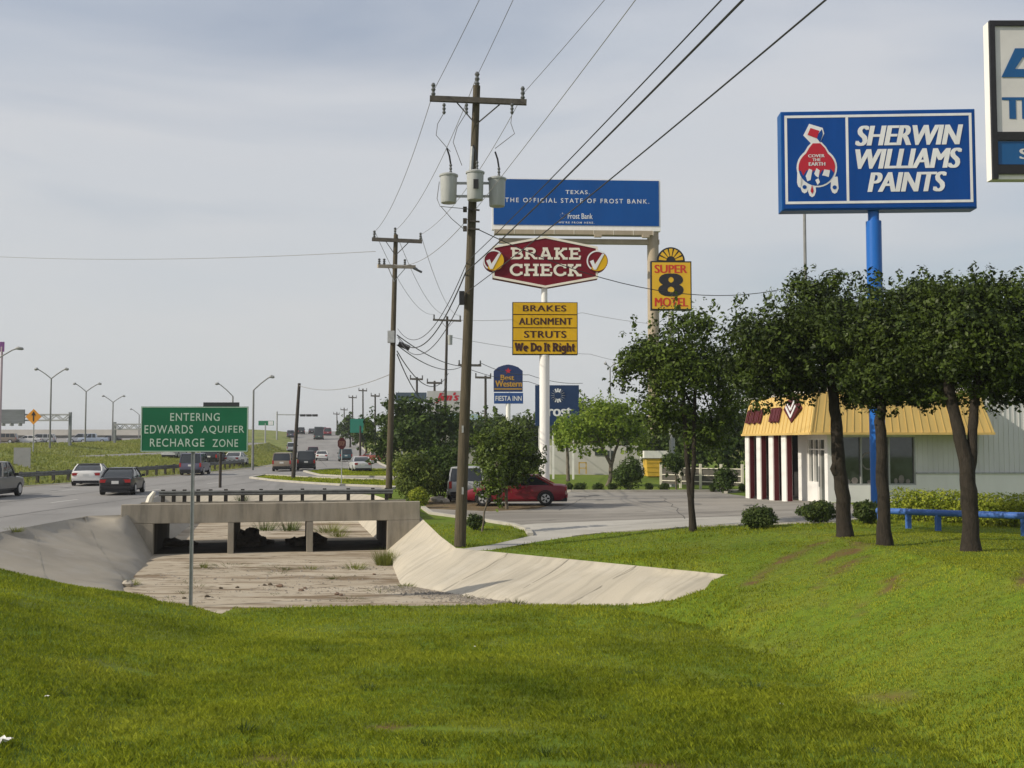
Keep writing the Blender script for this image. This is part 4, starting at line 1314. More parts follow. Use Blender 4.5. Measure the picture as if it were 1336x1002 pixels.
def small_sign(label, u, v0, v1, ub, w, h, col, Y, shape='rect', texts=(), postm=None, pr=0.05, name='road_sign', ubase=None, post_to=None, rz=0.0, z0=None):
    b = at(ub, 577, Y)
    b.z = H(b.x, b.y) if z0 is None else z0
    k = px(Y)
    t = thing(name, label, 'sign', b, rz)
    xc = (u - ub) * k
    zc = (at(u, (v0 + v1) / 2, Y).z - b.z)
    m = mat('small_sign_%s' % '_'.join(str(int(c * 999)) for c in col), col, 0.5, 0.1, 2)
    hh = (v1 - v0) * k
    ww = w * k
    if shape == 'rect':
        poly = [(-ww / 2, -hh / 2), (ww / 2, -hh / 2), (ww / 2, hh / 2), (-ww / 2, hh / 2)]
    elif shape == 'diamond':
        poly = [(0, -hh / 2), (ww / 2, 0), (0, hh / 2), (-ww / 2, 0)]
    else:
        poly = [(ww / 2 / math.cos(R(22.5)) * math.cos(R(22.5 + 45 * i)), hh / 2 / math.cos(R(22.5)) * math.sin(R(22.5 + 45 * i))) for i in range(8)]
    pn = MB().prism([(xc + a, zc + c) for a, c in poly], -0.09, -0.06).build('sign_panel', m, t)
    for tx, tm, a, c, d, e in texts:
        sans(tx, xc + a * ww, xc + c * ww, zc + d * hh, zc + e * hh, -0.095, tm, pn, bold=0.03)
    MB().tube([Vector((0, 0, -0.3)), Vector((0, 0, zc))], pr, 8).build('post', postm or M_galv, t)
    return t, pn, xc, zc, ww, hh
M_brn = mat('muted_legend', (0.20, 0.10, 0.07), 0.6, 0.1, 3)  # muted brown letters for the dark red octagon
small_sign('dark red octagonal stop sign on a thin post on the grass island', 446, 571, 586, 446, 10.5, 15, (0.07, 0.012, 0.014), 70.0, 'oct', [('STOP', M_brn, -0.36, 0.36, -0.2, 0.2)], pr=0.035, rz=R(8))
t, pn, xc, zc, ww, hh = small_sign('orange diamond warning sign on a post on the grass embankment', 43.5, 533.5, 554, 43.5, 21, 20.5, (0.62, 0.26, 0.02), 96.0, 'diamond', pr=0.06)
mb = MB()
mb.bar((xc, -0.1, zc - 0.4), (xc, -0.1, zc + 0.35), 0.1, 0.012)
mb.prism([(xc - 0.2, zc + 0.12), (xc + 0.2, zc + 0.12), (xc, zc + 0.48)], -0.112, -0.108)
mb.build('arrow', M_black, pn)
small_sign('dark sign board peeking above the green sign on its own post', 288.5, 525, 560, 288, 47, 35, (0.022, 0.026, 0.028), 66.0, 'rect', pr=0.09, postm=M_darkwood)
small_sign('plain grey metal sign back on the embankment beside the guardrail', 30, 584, 617, 30, 22, 33, (0.24, 0.245, 0.25), 78.0, 'rect', pr=0.06)
t, pn, xc, zc, ww, hh = small_sign('small green highway sign with a white end panel beside the far mast arm', 347, 549, 555, 346, 20, 6, (0.01, 0.16, 0.075), 190.0, 'rect', pr=0.12)
MB().box((xc + ww * 0.3, -0.1, zc), (ww * 0.32, 0.02, hh * 0.86)).build('white_panel', M_lw, pn)
small_sign('blank teal green guide sign before the distant dark trees', 465.5, 546.5, 564.5, 470, 17.5, 17, (0.012, 0.16, 0.115), 150.0, 'rect', pr=0.16, postm=M_darkwood)
small_sign('purple sign box on a tall pale pole at the left edge', -1.5, 446, 459, -0.5, 9, 13, (0.16, 0.05, 0.20), 120.0, 'rect', pr=0.13, postm=mat('pink_grey_pole', (0.42, 0.34, 0.38), 0.6, 0.1, 1), name='pole_sign')

# sign gantries over the freeway
def gantry(label, u0, u1, vt, vb, up, vpt, Y, panel=None):
    k = px(Y)
    b = at(up, 577, Y)
    b.z = H(b.x, b.y)
    t = thing('sign_gantry', label, 'sign gantry', b)
    X = lambda u: (u - up) * k
    Z = lambda v: at(up, v, Y).z - b.z
    MB().box((0, 0, Z(vpt) / 2), (2.6 * k, 0.4, Z(vpt) + 0.4)).build('column', mat('gantry_steel', (0.20, 0.215, 0.22), 0.6, 0.1, 1), t)
    mb = MB()
    n = 14
    for yy in (-0.4, 0.4):
        mb.bar((X(u0), yy, Z(vt)), (X(u1), yy, Z(vt)), 0.16)
        mb.bar((X(u0), yy, Z(vb)), (X(u1), yy, Z(vb)), 0.16)
        for i in range(n):
            a, c = u0 + (u1 - u0) * i / n, u0 + (u1 - u0) * (i + 1) / n
            mb.bar((X(a), yy, Z(vb if i % 2 else vt)), (X(c), yy, Z(vt if i % 2 else vb)), 0.1)
    mb.build('truss', M_galv, t)
    if panel:
        a, c, d, e = panel
        MB().box((X((a + c) / 2), -0.7, Z((d + e) / 2)), (abs(c - a) * k, 0.15, (e - d) * k)).build('sign_back', mat('sign_back_grey', (0.15, 0.165, 0.18), 0.55, 0.2, 0.5, stretch=(1, 1, 8)), t)
        mb = MB()
        for q in (0.15, 0.5, 0.85):
            mb.box((X(a + (c - a) * q), -0.9, Z(e + 1)), (0.12, 0.8, 0.35))
        mb.build('lamp', M_galv, t)
gantry('sign gantry with a grey sign back at the far left of the freeway', -40, 91, 541, 548.5, 91, 540, 128, (4, 35, 534.5, 553))
gantry('bare truss gantry reaching behind the green sign', 150, 235, 553.5, 560, 149.5, 552.5, 150)

# ------------------------------------------------------------------ utility poles and wires
def insul(mb, p, h=0.42, r=0.075, down=False):
    s_ = -1 if down else 1
    pts, rd = [], []
    for i in range(7):
        pts.append(Vector(p) + Vector((0, 0, s_ * h * i / 6)))
        rd.append(r * (0.55 if i % 2 == 0 else 1.0))
    mb.tube(pts, rd, 8)
POLE = {}
def utility_pole(key, label, ub, vb, ut, vt, r0, r1, arms=(), Y=None, m=None, cat='utility pole', extra=None, z0=None):
    if Y is None:
        b = foot(ub, vb)
    else:
        b = at(ub, vb, Y)
        b.z = H(b.x, b.y)
    Y = b.y
    top = at(ut, vt, Y) - b
    t = thing('utility_pole', label, cat, b)
    n = 6
    MB().tube([Vector((0, 0, -0.5))] + [top * (i / n) for i in range(n + 1)], [r0] + [r0 + (r1 - r0) * i / n for i in range(n + 1)], 14).build('shaft', m or M_wood, t, smooth=True)
    k = px(Y)
    POLE[key] = dict(b=b, Y=Y, t=t, k=k)
    P_ = lambda u, v, dy=0.0: at(u, v, Y) - b + Vector((0, dy, 0))
    ends = []
    for ar in arms:
        u0, v0, u1, v1, th, ins, mm = ar['u0'], ar['v0'], ar['u1'], ar['v1'], ar.get('th', 0.13), ar.get('ins', ()), ar.get('m', M_arm)
        dy = ar.get('dy', -r1 - 0.07)
        skew = ar.get('skew', 0.0)
        a, c = P_(u0, v0, dy - skew), P_(u1, v1, dy + skew)
        arm = MB().bar(a, c, th * 0.8, th).build('crossarm', mm, t)
        if ar.get('brace', True):
            for q in (0.28, 0.72):
                p = a.lerp(c, q)
                mid = top * min(1, (p.z - ar.get('bd', 0.75)) / top.z)
                MB().bar(p + Vector((0, 0.06, -th / 2)), mid + Vector((0, dy * 0.6, 0)), 0.035).build('brace', M_galv if mm is not M_arm else M_arm, t)
        for q in ins:
            down = q < 0
            p = a.lerp(c, abs(q))
            mb = MB()
            insul(mb, p + Vector((0, 0, (-th / 2 if down else th / 2))), ar.get('ih', 0.42), ar.get('ir', 0.075), down)
            mb.build('insulator', M_porc, t, smooth=True)
            ends.append(b + p + Vector((0, 0, (-1 if down else 1) * (th / 2 + ar.get('ih', 0.42)))))
    if extra:
        extra(t, P_, top, k)
    POLE[key]['ends'] = ends
    POLE[key]['top'] = b + top
    return t

def main_extra(t, P_, top, k):
    mb = MB()
    insul(mb, P_(622.5, 112), 0.45, 0.085)
    mb.build('insulator', M_porc, t, smooth=True)
    MB().tube([P_(622, 120), P_(622.8, 111)], 0.05, 8).build('top_pin', M_white, t)
    # three transformer cans clustered round the shaft
    for uu, vv, dy in ((586, 231, -0.25), (620.5, 229, -0.42), (648.5, 234, -0.1)):
        c = P_(uu, vv, dy)
        h = 37 * k
        r = 11.4 * k
        prof = [(r * 0.86, -h), (r * 0.9, -h * 0.97), (r * 0.97, -h * 0.15), (r * 0.98, -h * 0.06), (r * 1.08, -h * 0.055), (r * 1.1, 0), (r * 0.9, 0.03), (r * 0.3, 0.08), (0.01, 0.085)]
        can = MB().lathe(c, prof, 24).build('transformer', M_tank, t, smooth=True)
        mb = MB()
        insul(mb, c + Vector((0.06, 0.05, 0.06)), 0.32, 0.05)
        mb.build('bushing', M_porc, can, smooth=True)
        MB().tube([c + Vector((0.06, 0.05, 0.36)), c + Vector((0.02, 0, 0.62)), c + Vector((-0.06, -0.02, 0.86))], 0.028, 6).build('arrester', M_black, can)
    mb = MB()
    for v in (240, 257):
        mb.bar(P_(592, v, -0.1), P_(645, v, -0.1), 0.07)
    mb.build('bracket', M_galv, t)
    MB().box(P_(622, 247, -0.42 - 12.6 * k), (0.16, 0.02, 0.3)).build('danger_plate', M_black, t)
    for uu in (580, 609, 668):
        mb = MB()
        insul(mb, P_(uu, 138, -0.25), 0.35, 0.06, True)
        mb.build('fuse_cutout', M_porc, t, smooth=True)
    # drop leads from the arm to the cans
    for (ua, va), (ub_, vb_) in (((580, 150), (588, 200)), ((609, 150), (603, 218)), ((668, 150), (646, 196))):
        a, c = P_(ua, va, -0.25), P_(ub_, vb_, -0.2)
        mid = (a + c) / 2 + Vector((-0.35 if ua < 660 else 0.35, 0, -0.1))
        MB().tube([a, a.lerp(mid, .5) + Vector((-0.08, 0, 0)), mid, mid.lerp(c, .5), c], 0.012, 5).build('drop_lead', M_wire, t)
    MB().tube([P_(574, 240, -0.3), P_(571, 262, -0.3), P_(575, 272, -0.3), P_(612, 275, -0.25)], 0.012, 5).build('drop_lead', M_wire, t)
    MB().tube([P_(576, 272, -0.3), P_(590, 288, -0.3), P_(608, 303, -0.25)], 0.012, 5).build('drop_lead', M_wire, t)
    MB().tube([P_(614.5, 228, -0.14), P_(616.5, 193, -0.14)], 0.06, 8).build('conduit', M_galv, t)
    for v in (275, 290, 300):
        mb = MB()
        mb.bar(P_(612, v, -0.2), P_(626, v + 1, -0.2), 0.05)
        mb.box(P_(607, v, -0.2), (0.12, 0.12, 0.16))
        mb.build('cable_clamp', M_darkwood, t)
    MB().box(P_(603, 390, -0.22), (0.16, 0.2, 0.42)).build('splice_box', M_black, t)
    mb = MB()
    for v in (560, 640):
        mb.box(P_(604, v, -0.19), (0.06, 0.02, 0.22))
    mb.build('pole_tag', M_galv, t)
utility_pole('P1', 'tall leaning wooden pole carrying three grey transformer cans', 600, 713, 622, 112, 0.185, 0.115,
             [dict(u0=561.5, v0=131, u1=687, v1=136, th=0.17, ins=(0.035, 0.96))], extra=main_extra)
def second_extra(t, P_, top, k):
    mb = MB()
    insul(mb, P_(515.5, 306), 0.36, 0.075)
    mb.build('insulator', M_porc, t, smooth=True)
    MB().box(P_(511, 440, -0.2), (0.34, 0.3, 0.6)).build('splice_box', M_galv, t)
    mb = MB()
    mb.tube([P_(521, 449, -0.3), P_(535, 455, -0.3)], 0.13, 8)
    mb.build('splice_case', M_black, t)
    for u, v in ((537, 346), (543, 350)):
        mb = MB()
        mb.tube([P_(u - 4, v - 1, 0.2), P_(u + 6, v + 3, 0.5)], 0.06, 6)
        mb.build('insulator', M_porc, t)
utility_pole('P2', 'second tall wooden pole with a slanted pale lower crossarm beside the bushes', 507, 652, 516.5, 306, 0.17, 0.11,
             [dict(u0=486, v0=313, u1=551, v1=316, th=0.18, ins=(0.045, 0.97), ih=0.36), dict(u0=495, v0=350, u1=541, v1=347, th=0.17, m=M_palearm, ins=(0.04, 0.17, 0.72), ih=0.3, skew=0.5)], Y=54.0, extra=second_extra)
def third_extra(t, P_, top, k):
    MB().lathe(P_(587.5, 438, -0.3), [(0.2, -0.85), (0.22, -0.1), (0.24, 0), (0.05, 0.06)], 12).build('transformer', M_tank, t, smooth=True)
    mb = MB()
    insul(mb, P_(583, 418), 0.4, 0.08)
    mb.build('insulator', M_porc, t)
utility_pole('P3', 'slim pole with one small transformer between the two big wooden poles', 579, 600, 583.5, 413, 0.15, 0.11,
             [dict(u0=565, v0=417.5, u1=602, v1=419, th=0.17, ins=(0.04, 0.96), ih=0.4, ir=0.09)], Y=98.0, m=M_darkwood, extra=third_extra)
utility_pole('PL', 'short dark leaning pole without crossarm on the grass island', 382.5, 624, 390.5, 500, 0.165, 0.115, (), m=M_darkwood)
far = [('F1', 544, 492, 535, 552, 140, 'thin far pole whose crossarm clears the dark tree, left of the white diner board'),
       ('F2', 567, 497, 557, 577, 132, 'thin far pole in front of the white diner board'),
       ('F3', 633.5, 490, 620, 641, 125, 'thin far pole immediately left of the navy inn sign'),
       ('F4', 607, 474, 598, 628, 112, 'far pole mostly hidden behind the big leaning transformer pole'),
       ('F5', 473.5, 507, 468, 479, 215, 'tallest of the distant poles standing over the teal guide sign'),
       ('F6', 460, 516, 455, 465.5, 245, 'distant pole next to the left of the tallest one at the guide sign'),
       ('F7', 489.5, 514, 484, 495.5, 185, 'distant pole rising out of the dark tree right of the guide sign'),
       ('F8', 449, 532, 444.5, 453.5, 285, 'distant pole with a wide arm above the far traffic'),
       ('F9', 439.5, 537.5, 435, 443, 300, 'smallest distant pole near the crest of the road')]
for key, u, v, ua, ub_, Y, lab in far:
    utility_pole(key, lab, u, 600, u, v, 0.19, 0.13, [dict(u0=ua, v0=v + 2.5, u1=ub_, v1=v + 3, th=0.24, ins=(0.04, 0.96), ih=0.4, ir=0.1, brace=False)], Y=Y, m=M_darkwood)

WN = [0]
def wire(label, pts, sag, r=0.014, m=None, n=18, group=None, cat='power line'):
    """hangs between consecutive points with the given sag"""
    a0 = Vector(pts[0])
    out = []
    for i in range(len(pts) - 1):
        a, c = Vector(pts[i]), Vector(pts[i + 1])
        s_ = sag[i] if hasattr(sag, '__len__') else sag
        for j in range(n + (i == len(pts) - 2)):
            f = j / n
            out.append(a.lerp(c, f) - Vector((0, 0, 4 * s_ * f * (1 - f))) - a0)
    o = MB().tube(out, r, 5).build('power_line', m or M_wire)
    o.location = a0
    return tag(o, label, cat, group)
P1, P2, P3 = POLE['P1'], POLE['P2'], POLE['P3']
Y1 = P1['Y']
c1 = at(622.5, 99, Y1)
e1 = [at(566, 118, Y1), c1, at(683.5, 121, Y1)]
c2 = at(515.5, 301, P2['Y'])
e2 = [at(489, 302, P2['Y']), c2, at(549, 306, P2['Y'])]
c3 = at(583.5, 410, P3['Y'])
e3 = [at(566.5, 410, P3['Y']), c3, at(601, 411, P3['Y'])]
def over(u, Yt=26.0, back=-6.0, a=None, zb=None, Y=None):
    """where a wire from point a through the top edge of the photograph column u ends behind the camera"""
    q = at(u, 0, Yt)
    return a + (q - a) * ((back - a.y) / (q.y - a.y))
side = ('left', 'middle', 'right')
for i, (uu, Yt) in enumerate(((617, 27.0), (680, 26.2), (771, 27.0))):
    far_e = over(uu, Yt, -6, e1[i])
    far_e.z = e1[i].z + 0.2
    q = at(uu, 0, Yt)
    d = Vector((far_e.x - e1[i].x, far_e.y - e1[i].y, 0))
    wire('%s conductor running from the top arm of the transformer pole up out of the photo' % side[i], [e1[i], far_e], 0.5, 0.009, M_wire)
    wire('%s conductor drooping between the top arms of the two big wooden poles' % side[i], [e2[i], e1[i]], 0.7, 0.011, M_wirelight)
    wire('%s conductor from the second wooden pole down to the slim third pole' % side[i], [e3[i], e2[i]], 1.2, 0.014, M_wirelight)
a = at(619, 275, Y1)
qq = at(829, 0, 18.9)
q = a + (qq - a) * ((-6 - a.y) / (qq.y - a.y))
f = (qq.y - a.y) / (-6 - a.y)
q.z = a.z + (qq.z + 4 * 0.3 * f * (1 - f) - a.z) / f
wire('thin pale neutral wire crossing behind the right transformer can', [a, q], 0.3, 0.009, M_wirelight)
wire('thin pale wire from the transformers sloping down left to the second pole', [at(514, 345, P2['Y']), a], 0.6, 0.012, M_wirelight)
for i, (va, ue, rr, Yt, vb2) in enumerate(((343, 941, 0.011, 12.6, 429), (357, 969, 0.017, 12.2, 438), (385, 1077, 0.012, 10.8, 440))):
    a = at(610 - i * 2, va, Y1) + Vector((0, -0.25, 0))
    qq = at(ue, 0, Yt)
    e = a + (qq - a) * ((-6 - a.y) / (qq.y - a.y))
    # put the far end so that the sagging cable passes through that point
    f = (qq.y - a.y) / (-6 - a.y)
    sg = 0.25
    e.z = a.z + (qq.z + 4 * sg * f * (1 - f) - a.z) / f
    nm = ('upper', 'thick middle', 'lower')[i]
    wire('%s black cable rising from the transformer pole over the billboard' % nm, [a, e], sg, rr, M_cable, 24, cat='cable')
    wire('%s black cable sagging between the transformer pole and the second pole' % nm, [at(519, vb2, P2['Y']), a], 1.35, rr * 1.3, M_cable, 24, cat='cable')
for i, (v2, u3, v3, sg) in enumerate(((437, 628, 474, 0.8), (450, 603, 478, 0.7), (458, 585, 487, 1.5), (462, 583, 500, 2.2))):
    wire(('topmost', 'second', 'third', 'lowest')[i] + ' of the slack cables falling right from the second pole', [at(518, v2, P2['Y']), at(u3, v3, P3['Y'])], sg, 0.028, M_cable, cat='cable')
wire('cable running on from the slim pole towards the yellow panels and the right', [at(628, 474, P3['Y']), at(690, 489, 108), at(760, 500, 120)], 0.3, 0.028, M_cable, cat='cable')
wire('second cable running on below it behind the white pole', [at(603, 478, P3['Y']), at(690, 498, 108), at(760, 510, 120)], 0.3, 0.028, M_cable, cat='cable')
wire('dark service cable falling from the transformer pole right to the yellow fascia shop', [at(622, 300, Y1) + Vector((0, -.2, 0)), at(1022, 377, 47), at(1085, 405, 49)], [1.0, 0.1], 0.016, M_cable, cat='cable')
wire('long wire coming in from the far left to the second wooden pole', [at(-40, 333, 78), at(490, 328, P2['Y'])], 0.35, 0.016, M_wirelight)
wire('drooping wire from the short leaning pole to the second wooden pole', [at(390, 503, POLE['PL']['Y']), at(510, 488, P2['Y'])], 0.55, 0.022, M_wirelight)
wire('faint wire from the slim pole past the yellow panels to the motel sign', [at(602, 418, P3['Y']), at(760, 408, 100), at(905, 426, 100)], 0.25, 0.02, M_wirelight)
wire('lower faint wire on the right of the yellow panels', [at(590, 440, P3['Y']), at(770, 462, 110), at(880, 480, 115)], 0.3, 0.02, M_wirelight)

# ------------------------------------------------------------------ street lamps
M_lampgalv = mat('dull_lamp_steel', (0.20, 0.205, 0.20), 0.65, 0.15, 4)
def lamp_post(label, u, vt, Y, arms, rt=0.07, group=None):
    """arms: list of (u_end, v_end) of lamp heads"""
    b = at(u, 577, Y)
    b.z = H(b.x, b.y)
    k = px(Y)
    t = thing('street_lamp', label, 'street lamp', b, 0, group)
    Z = lambda v: at(u, v, Y).z - b.z
    rt *= 0.8
    MB().tube([Vector((0, 0, -0.2)), Vector((0, 0, Z(vt)))], [rt * 1.5, rt], 8).build('pole', M_lampgalv, t, smooth=True)
    for ue, ve in arms:
        x, z = (ue - u) * k, Z(ve)
        s_ = 1 if x > 0 else -1
        L = abs(x)
        pts = [Vector((0, 0, Z(vt))), Vector((x * 0.35, 0, Z(vt) + (z - Z(vt)) * 0.5)), Vector((x * 0.7, 0, Z(vt) + (z - Z(vt)) * 0.92)), Vector((x * 0.82, 0, z))]
        MB().tube(pts, rt * 0.75, 6).build('arm', M_lampgalv, t, smooth=True)
        MB().tube([Vector((x * 0.78, 0, z)), Vector((x * 0.86, 0, z + 0.06)), Vector((x * 0.98, 0, z)), Vector((x * 1.02, 0, z - 0.05))], [0.08, 0.17, 0.15, 0.04], 8).build('lamp_head', mat('lamp_head_grey', (0.25, 0.26, 0.26), 0.5, 0.1, 2), t, smooth=True)
    return t
lamp_post('tallest twin arm street lamp behind the grey sign gantry', 65, 494, 118, [(43, 482), (87, 482)], 0.1)
lamp_post('middle twin arm street lamp left of the green sign', 111, 511, 148, [(94, 501), (130.5, 501)], 0.11)
lamp_post('smallest twin arm street lamp nearest to the green sign', 146.5, 525, 180, [(132, 517), (162, 517)], 0.12)
lamp_post('street lamp whose single arm enters at the left edge', -20, 478, 105, [(27, 455), (-60, 455)], 0.1)
lamp_post('single arm street lamp right of the green sign', 330, 509, 106, [(356.5, 492)], 0.11)
lamp_post('street lamp with a left arm standing behind the green sign', 303, 517, 132, [(280, 501)], 0.11)
lamp_post('faint distant street lamp just left of the green sign', 181, 541, 235, [(169, 534)], 0.12)
lamp_post('thin dark lamp mast above the light green tree', 796.5, 480, 88, [(790, 475), (803, 475)], 0.06)
lamp_post('thin grey pole rising behind the blue paint shop sign', 1054, 250, 60, [(1064, 243)], 0.1)

def traffic_signal():
    Y = 235.0
    k = px(Y)
    b = at(361, 577, Y)
    b.z = H(b.x, b.y)
    t = thing('traffic_signal', 'far traffic signal mast with three heads on its arm over the road', 'traffic light', b)
    Z = lambda v: at(361, v, Y).z - b.z
    MB().tube([Vector((0, 0, -0.3)), Vector((0, 0, Z(537)))], 0.17, 8).build('mast', M_galv, t)
    MB().bar((0, 0, Z(541)), (52 * k, 0, Z(541.5)), 0.22).build('arm', M_galv, t)
    for u in (395, 403, 411):
        MB().box(((u - 361) * k, -0.3, Z(542)), (1.15, 0.3, 0.5)).build('signal_head', M_black, t)
traffic_signal()

# freeway overpass, far left
def overpass():
    Y = 255.0
    k = px(Y)
    b = at(60, 577, Y)
    b.z = 0
    t = thing('overpass', 'long pale concrete overpass crossing far behind the embankment at left', 'bridge', b, R(-4))
    Z = lambda v: at(60, v, Y).z
    Xa, Xb = -420 * k, 235 * k
    mb = MB()
    mb.box(((Xa + Xb) / 2, 0, (Z(560.5) + Z(568)) / 2), (Xb - Xa, 0.5, Z(560.5) - Z(568)))
    mb.build('parapet', mat('overpass_concrete', (0.40, 0.385, 0.36), 0.8, 0.12, 0.3), t)
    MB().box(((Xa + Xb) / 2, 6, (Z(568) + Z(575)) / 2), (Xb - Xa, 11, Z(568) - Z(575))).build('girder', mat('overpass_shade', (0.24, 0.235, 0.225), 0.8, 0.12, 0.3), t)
    for u in (-200, -60, 100, 158, 240):
        MB().box(((u - 60) * k, 6, Z(575) / 2 - 0.5), (2.2, 8, Z(575) + 1)).build('pier', M_head, t)
overpass()
# ------------------------------------------------------------------ vehicles
def car_master(key, kind, L, W, Ht, col, detail=True):
    """a vehicle built at the origin, nose towards +y"""
    body_m = mat('car_paint_' + key, col, 0.35, 0.05, 1.5, coat=0.3, spec=0.35)
    t = thing('car', '', '', (0, 0, 0))
    wr = 0.33 if kind in ('sedan',) else 0.37
    hw = W / 2
    belt = {'sedan': 0.90, 'suv': 1.05, 'van': 1.0, 'pickup': 1.05}[kind]
    hood = {'sedan': 0.82, 'suv': 0.98, 'van': 0.95, 'pickup': 1.0}[kind]
    if kind == 'sedan':
        st = [(-0.5, .55, .50, .82), (-0.485, .86, .30, .90), (-0.44, .95, .24, .93), (-0.30, 1, .22, .95), (-0.1, 1, .20, .93), (0.15, 1, .20, .90), (0.30, .99, .22, .84), (0.42, .95, .24, .76), (0.485, .86, .28, .66), (0.5, .6, .38, .56)]
        cab0, cab1, rf0, rf1 = -0.37, 0.22, -0.20, 0.06
    elif kind == 'pickup':
        st = [(-0.5, .9, .50, 1.0), (-0.49, .97, .42, 1.04), (-0.1, 1, .36, 1.05), (0.15, 1, .34, 1.05), (0.3, 1, .34, 1.02), (0.45, .96, .36, .96), (0.49, .9, .40, .86), (0.5, .75, .45, .75)]
        cab0, cab1, rf0, rf1 = -0.10, 0.24, -0.07, 0.11
    else:
        st = [(-0.5, .84, .42, .96), (-0.49, .95, .34, belt), (-0.42, 1, .28, belt + .02), (-0.1, 1, .28, belt + .02), (0.2, 1, .28, belt), (0.33, .98, .30, hood), (0.45, .94, .32, hood - .08), (0.49, .86, .36, hood - .2), (0.5, .7, .42, hood - .3)]
        cab0, cab1, rf0, rf1 = -0.487, 0.26 if kind == 'suv' else 0.34, -0.43, 0.08 if kind == 'suv' else 0.14
    mb = MB()
    rows = []
    for f, wf, zb, zt in st:
        w = hw * wf
        y = f * L
        rows.append([(-w * .86, y, zb), (-w * .97, y, zb + .10), (-w, y, zb + (zt - zb) * .55), (-w * .965, y, zt - .05), (-w * .86, y, zt), (0, y, zt + .025),
                     (w * .86, y, zt), (w * .965, y, zt - .05), (w, y, zb + (zt - zb) * .55), (w * .97, y, zb + .10), (w * .86, y, zb)])
    vv = [p for r_ in rows for p in r_]
    n = 11
    ff = []
    for i in range(len(rows) - 1):
        for k in range(n):
            ff.append((i * n + k, i * n + (k + 1) % n, (i + 1) * n + (k + 1) % n, (i + 1) * n + k))
    ff += [tuple(range(n)), tuple(reversed(range(len(vv) - n, len(vv))))]
    mb.add(vv, ff)
    body = mb.build('body', body_m, t, smooth=True)
    # cabin glass and roof
    zr = Ht - 0.045
    wb, wt_ = hw * 0.90, hw * (0.70 if kind == 'sedan' else 0.78)
    zb0 = belt - 0.02 if kind != 'sedan' else belt + 0.0
    def ring(y0, y1, w, z):
        return [(-w, y0, z), (-w, y1, z), (-w * .8, y1 + .05, z), (w * .8, y1 + .05, z), (w, y1, z), (w, y0, z), (w * .8, y0 - .05, z), (-w * .8, y0 - .05, z)]
    lo = ring(cab0 * L, cab1 * L, wb, zb0)
    mi = ring((cab0 * .45 + rf0 * .55) * L, (cab1 * .45 + rf1 * .55) * L, wb * .45 + wt_ * .55 + .03, zb0 + (zr - zb0) * .55)
    hi = ring(rf0 * L, rf1 * L, wt_, zr)
    vv = lo + mi + hi
    ff = []
    for a in (0, 8):
        for k in range(8):
            ff.append((a + k, a + (k + 1) % 8, a + 8 + (k + 1) % 8, a + 8 + k))
    ff.append(tuple(range(16, 24)))
    MB().add(vv, ff).build('cabin_glass', M_glass, t, smooth=True)
    r1 = ring(rf0 * L - .02, rf1 * L + .02, wt_ + .02, zr - 0.02)
    r2 = ring(rf0 * L - .01, rf1 * L + .0, wt_ + .0, zr + 0.025)
    r3 = ring(rf0 * L + .15, rf1 * L - .15, wt_ * .8, zr + 0.05)
    vv = r1 + r2 + r3
    ff = [(a + k, a + (k + 1) % 8, a + 8 + (k + 1) % 8, a + 8 + k) for a in (0, 8) for k in range(8)] + [tuple(range(16, 24))]
    MB().add(vv, ff).build('roof', body_m, t, smooth=True)
    for sx in (-1, 1):
        for (y0, y1, y2, ww) in ((cab0, (cab0 * .45 + rf0 * .55), rf0, .10), (cab1, (cab1 * .45 + rf1 * .55), rf1, .06)):
            a = Vector((sx * wb * 1.0, y0 * L, zb0))
            b = Vector((sx * (wb * .45 + wt_ * .55 + .035), y1 * L, zb0 + (zr - zb0) * .55))
            c = Vector((sx * (wt_ + .01), y2 * L, zr))
            MB().bar(a, b, .07, ww).bar(b, c, .07, ww).build('pillar', body_m, t)
        ym = (rf0 * .4 + rf1 * .6)
        yl = [ym] if kind in ('sedan', 'pickup') else [ym, rf0 * .7 + rf1 * .3]
        for y_ in yl:
            MB().bar((sx * (wb + .005), y_ * L, zb0), (sx * (wt_ + .012), y_ * L, zr), .05, .08).build('pillar', body_m, t)
    # wheels
    for sx in (-1, 1):
        for fy in (-0.295, 0.315):
            c = Vector((sx * (hw - 0.10), fy * L, wr))
            ax = Vector((1, 0, 0))
            wh = MB().tube([c - ax * .11, c - ax * .085, c + ax * .085, c + ax * .11], [wr * .93, wr, wr, wr * .93], 20).build('wheel', M_tyre, t, smooth=True)
            MB().tube([c + ax * sx * .09, c + ax * sx * .118], [wr * .64, wr * .60], 16).build('rim', M_rim, wh)
            if detail:
                mb = MB()
                for q in range(5):
                    an = 2 * math.pi * (q + .5) / 5
                    mb.bar(c + Vector((sx * .121, math.cos(an) * wr * .18, math.sin(an) * wr * .18)), c + Vector((sx * .121, math.cos(an) * wr * .55, math.sin(an) * wr * .55)), .012, .07)
                mb.build('wheel_slot', M_tyre, wh)
                an = [i * math.pi / 12 for i in range(-1, 14)]
                mb = MB()
                o_ = [(sx * (hw + .004), c.y + math.cos(a) * wr * 1.16, wr + math.sin(a) * wr * 1.16) for a in an]
                i_ = [(sx * (hw + .004), c.y + math.cos(a) * wr * 1.0, wr + math.sin(a) * wr * 1.0) for a in an]
                mb.add(o_ + i_, [(k, k + 1, len(an) + k + 1, len(an) + k) for k in range(len(an) - 1)])
                mb.build('wheel_arch', M_black, t)
    zt_ = st[1][3]
